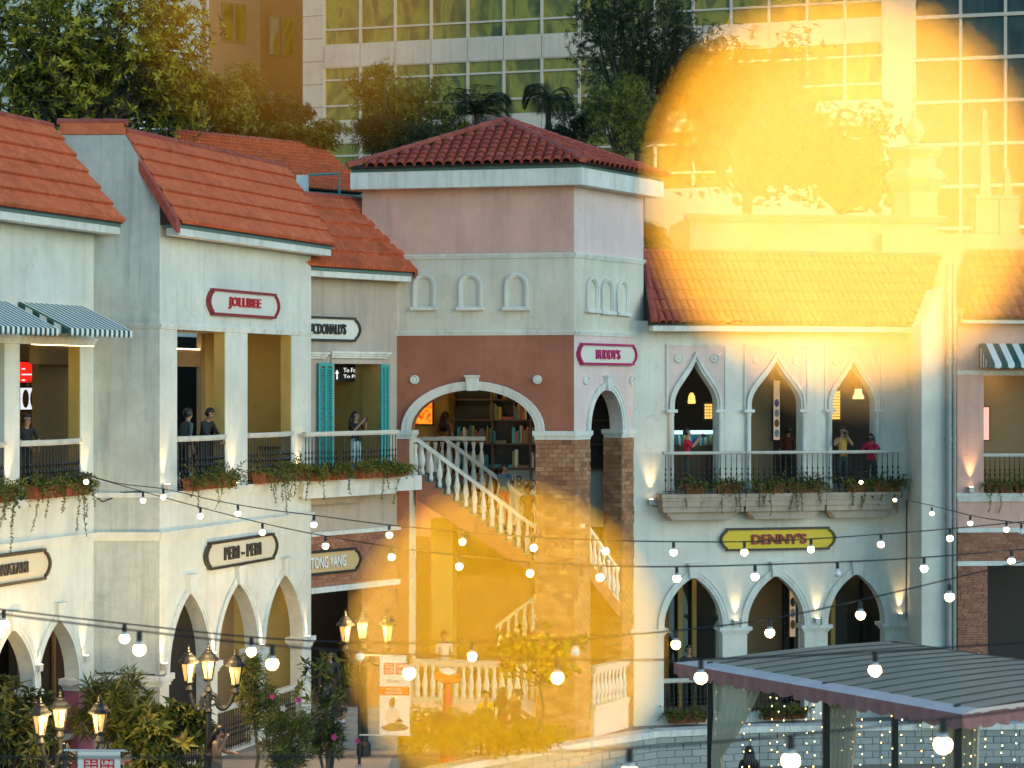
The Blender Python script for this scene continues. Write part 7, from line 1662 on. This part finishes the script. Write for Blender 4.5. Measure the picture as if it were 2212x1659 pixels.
for k in range(9):
    cn = random.choice(('blue', 'yellow', 'dark', 'pale')); q = PD.P(u0 + 0.1 + (u1 - u0 - 0.2) * k / 8.5, zt - 0.419, -2.55); mb = MB(); mb.lathe([(.04, 0), (.045, .02), (.045, .19), (.018, .24), (.018, .29)], q, 10)
    tag(mb.build('bottle', flat('bottle_' + cn, {'blue': (0.02, 0.08, 0.25), 'yellow': (0.45, 0.30, 0.03), 'dark': (0.03, 0.04, 0.03), 'pale': (0.5, 0.5, 0.45)}[cn], 0.2), smooth=True), f'{cn} bottle in the bright display counter behind the first ogee window', 'bottle', 'bottles in the display counter')
tb = thing('cafe_table', 'dark cafe table behind the rail of the second gallery bay', 'table', on(PA, 590, -1.1, ZF)); q = on(PA, 590, -1.1, ZF)
mb = MB(); mb.lathe([(.35, .70), (.36, .72), (.36, .74), (.01, .741)], q, 16); mb.build('top', M_wood, tb); mb = MB(); mb.lathe([(.22, 0), (.22, .02), (.03, .05), (.03, .70)], q, 10); mb.build('pedestal', M_iron, tb)

# conduits and cables fixed to the walls
def wall_cable(label, pl, pts, r=0.012):
    mb = MB(); mb.tube([pl.P(*pl.uz(x, y, 0.02), 0.02) for x, y in pts], r, 5); t = thing('wall_cable', label, 'cable', mb.v[0], 'cables fixed to the walls'); mb.build('conduit', M_iron, t)
wall_cable('thin black cable running down the cream wall beside the tan end strip', PD, [(1958, 1080), (1958, 1200), (1957, 1335)])
wall_cable('short black cable feeding the bracket uplight by the first balcony', PD, [(1409, 1092), (1420, 1094), (1432, 1091)])
wall_cable('black cable looping across the pier wall below the string course', PB, [(206, 1072), (222, 1084), (238, 1078), (262, 1064), (300, 1062), (342, 1068)])
wall_cable('black cable along the plinth cap of the pier wall', PB, [(206, 1448), (210, 1454), (260, 1456), (335, 1457)])
def fairy(px, py, r, name_mat, label, k=1.0):
    A = cam_d.lens / cam_d.dof.aperture_fstop / 1000.0
    d = (A / 2) * F / (r + (A / 2) * F / cam_d.dof.focus_distance)
    c = W(px, py, d)
    t = thing('fairy_light', label, 'fairy light', c + Vector((0, 0, 0.004)), 'fairy lights strung beside the viewer')
    mb = MB(); mb.lathe([(0.0006*k,-0.0026*k),(0.0018*k,-0.0019*k),(0.0026*k,0.0),(0.0018*k,0.0019*k),(0.0006*k,0.0026*k)], c, 16)
    mb.build('bulb', name_mat, t, smooth=True)
    mb = MB(); mb.tube([c + Vector((0,0,0.0024*k)), c + Vector((0,0,0.0024*k+0.0036))], 0.0011, 8); mb.build('socket', M_black, t)
    mb = MB(); mb.tube([c + Vector((x, 0, 0.0024*k + 0.0038 + 0.02 * x * x)) for x in (-0.6,-0.3,-0.1,0,0.1,0.3,0.6)], 0.0004, 5); mb.build('wire', M_cable, t)
def glow(name, c, strength):
    m, nt, b = newmat(name); e = N(nt, 'ShaderNodeEmission'); e.inputs[0].default_value = c4(c); e.inputs[1].default_value = strength
    nt.links.new(e.outputs[0], nt.nodes['Material Output'].inputs['Surface']); nt.nodes.remove(b)
    return m
fairy(1820, 408, 418, glow('fairy_amber', (1.0, 0.42, 0.008), 50.0), 'tiny amber fairy light, the deeper coloured of a close pair hanging by the viewer', 0.66)
fairy(1848, 440, 372, glow('fairy_gold', (1.0, 0.60, 0.21), 3.3), 'tiny golden fairy light, the brighter of a close pair hanging by the viewer', 2.1)
fairy(1093, 1388, 331, glow('fairy_orange', (1.0, 0.48, 0.005), 32.0), 'tiny orange fairy light hanging low and alone right by the viewer', 0.66)
fairy(650, -60, 330, glow('fairy_haze', (1.0, 0.42, 0.01), 0.7), 'added dim bulb above the view, its blur laying warm haze over the upper left', 2.2)  # bulb added out of frame; its blur makes the warm haze
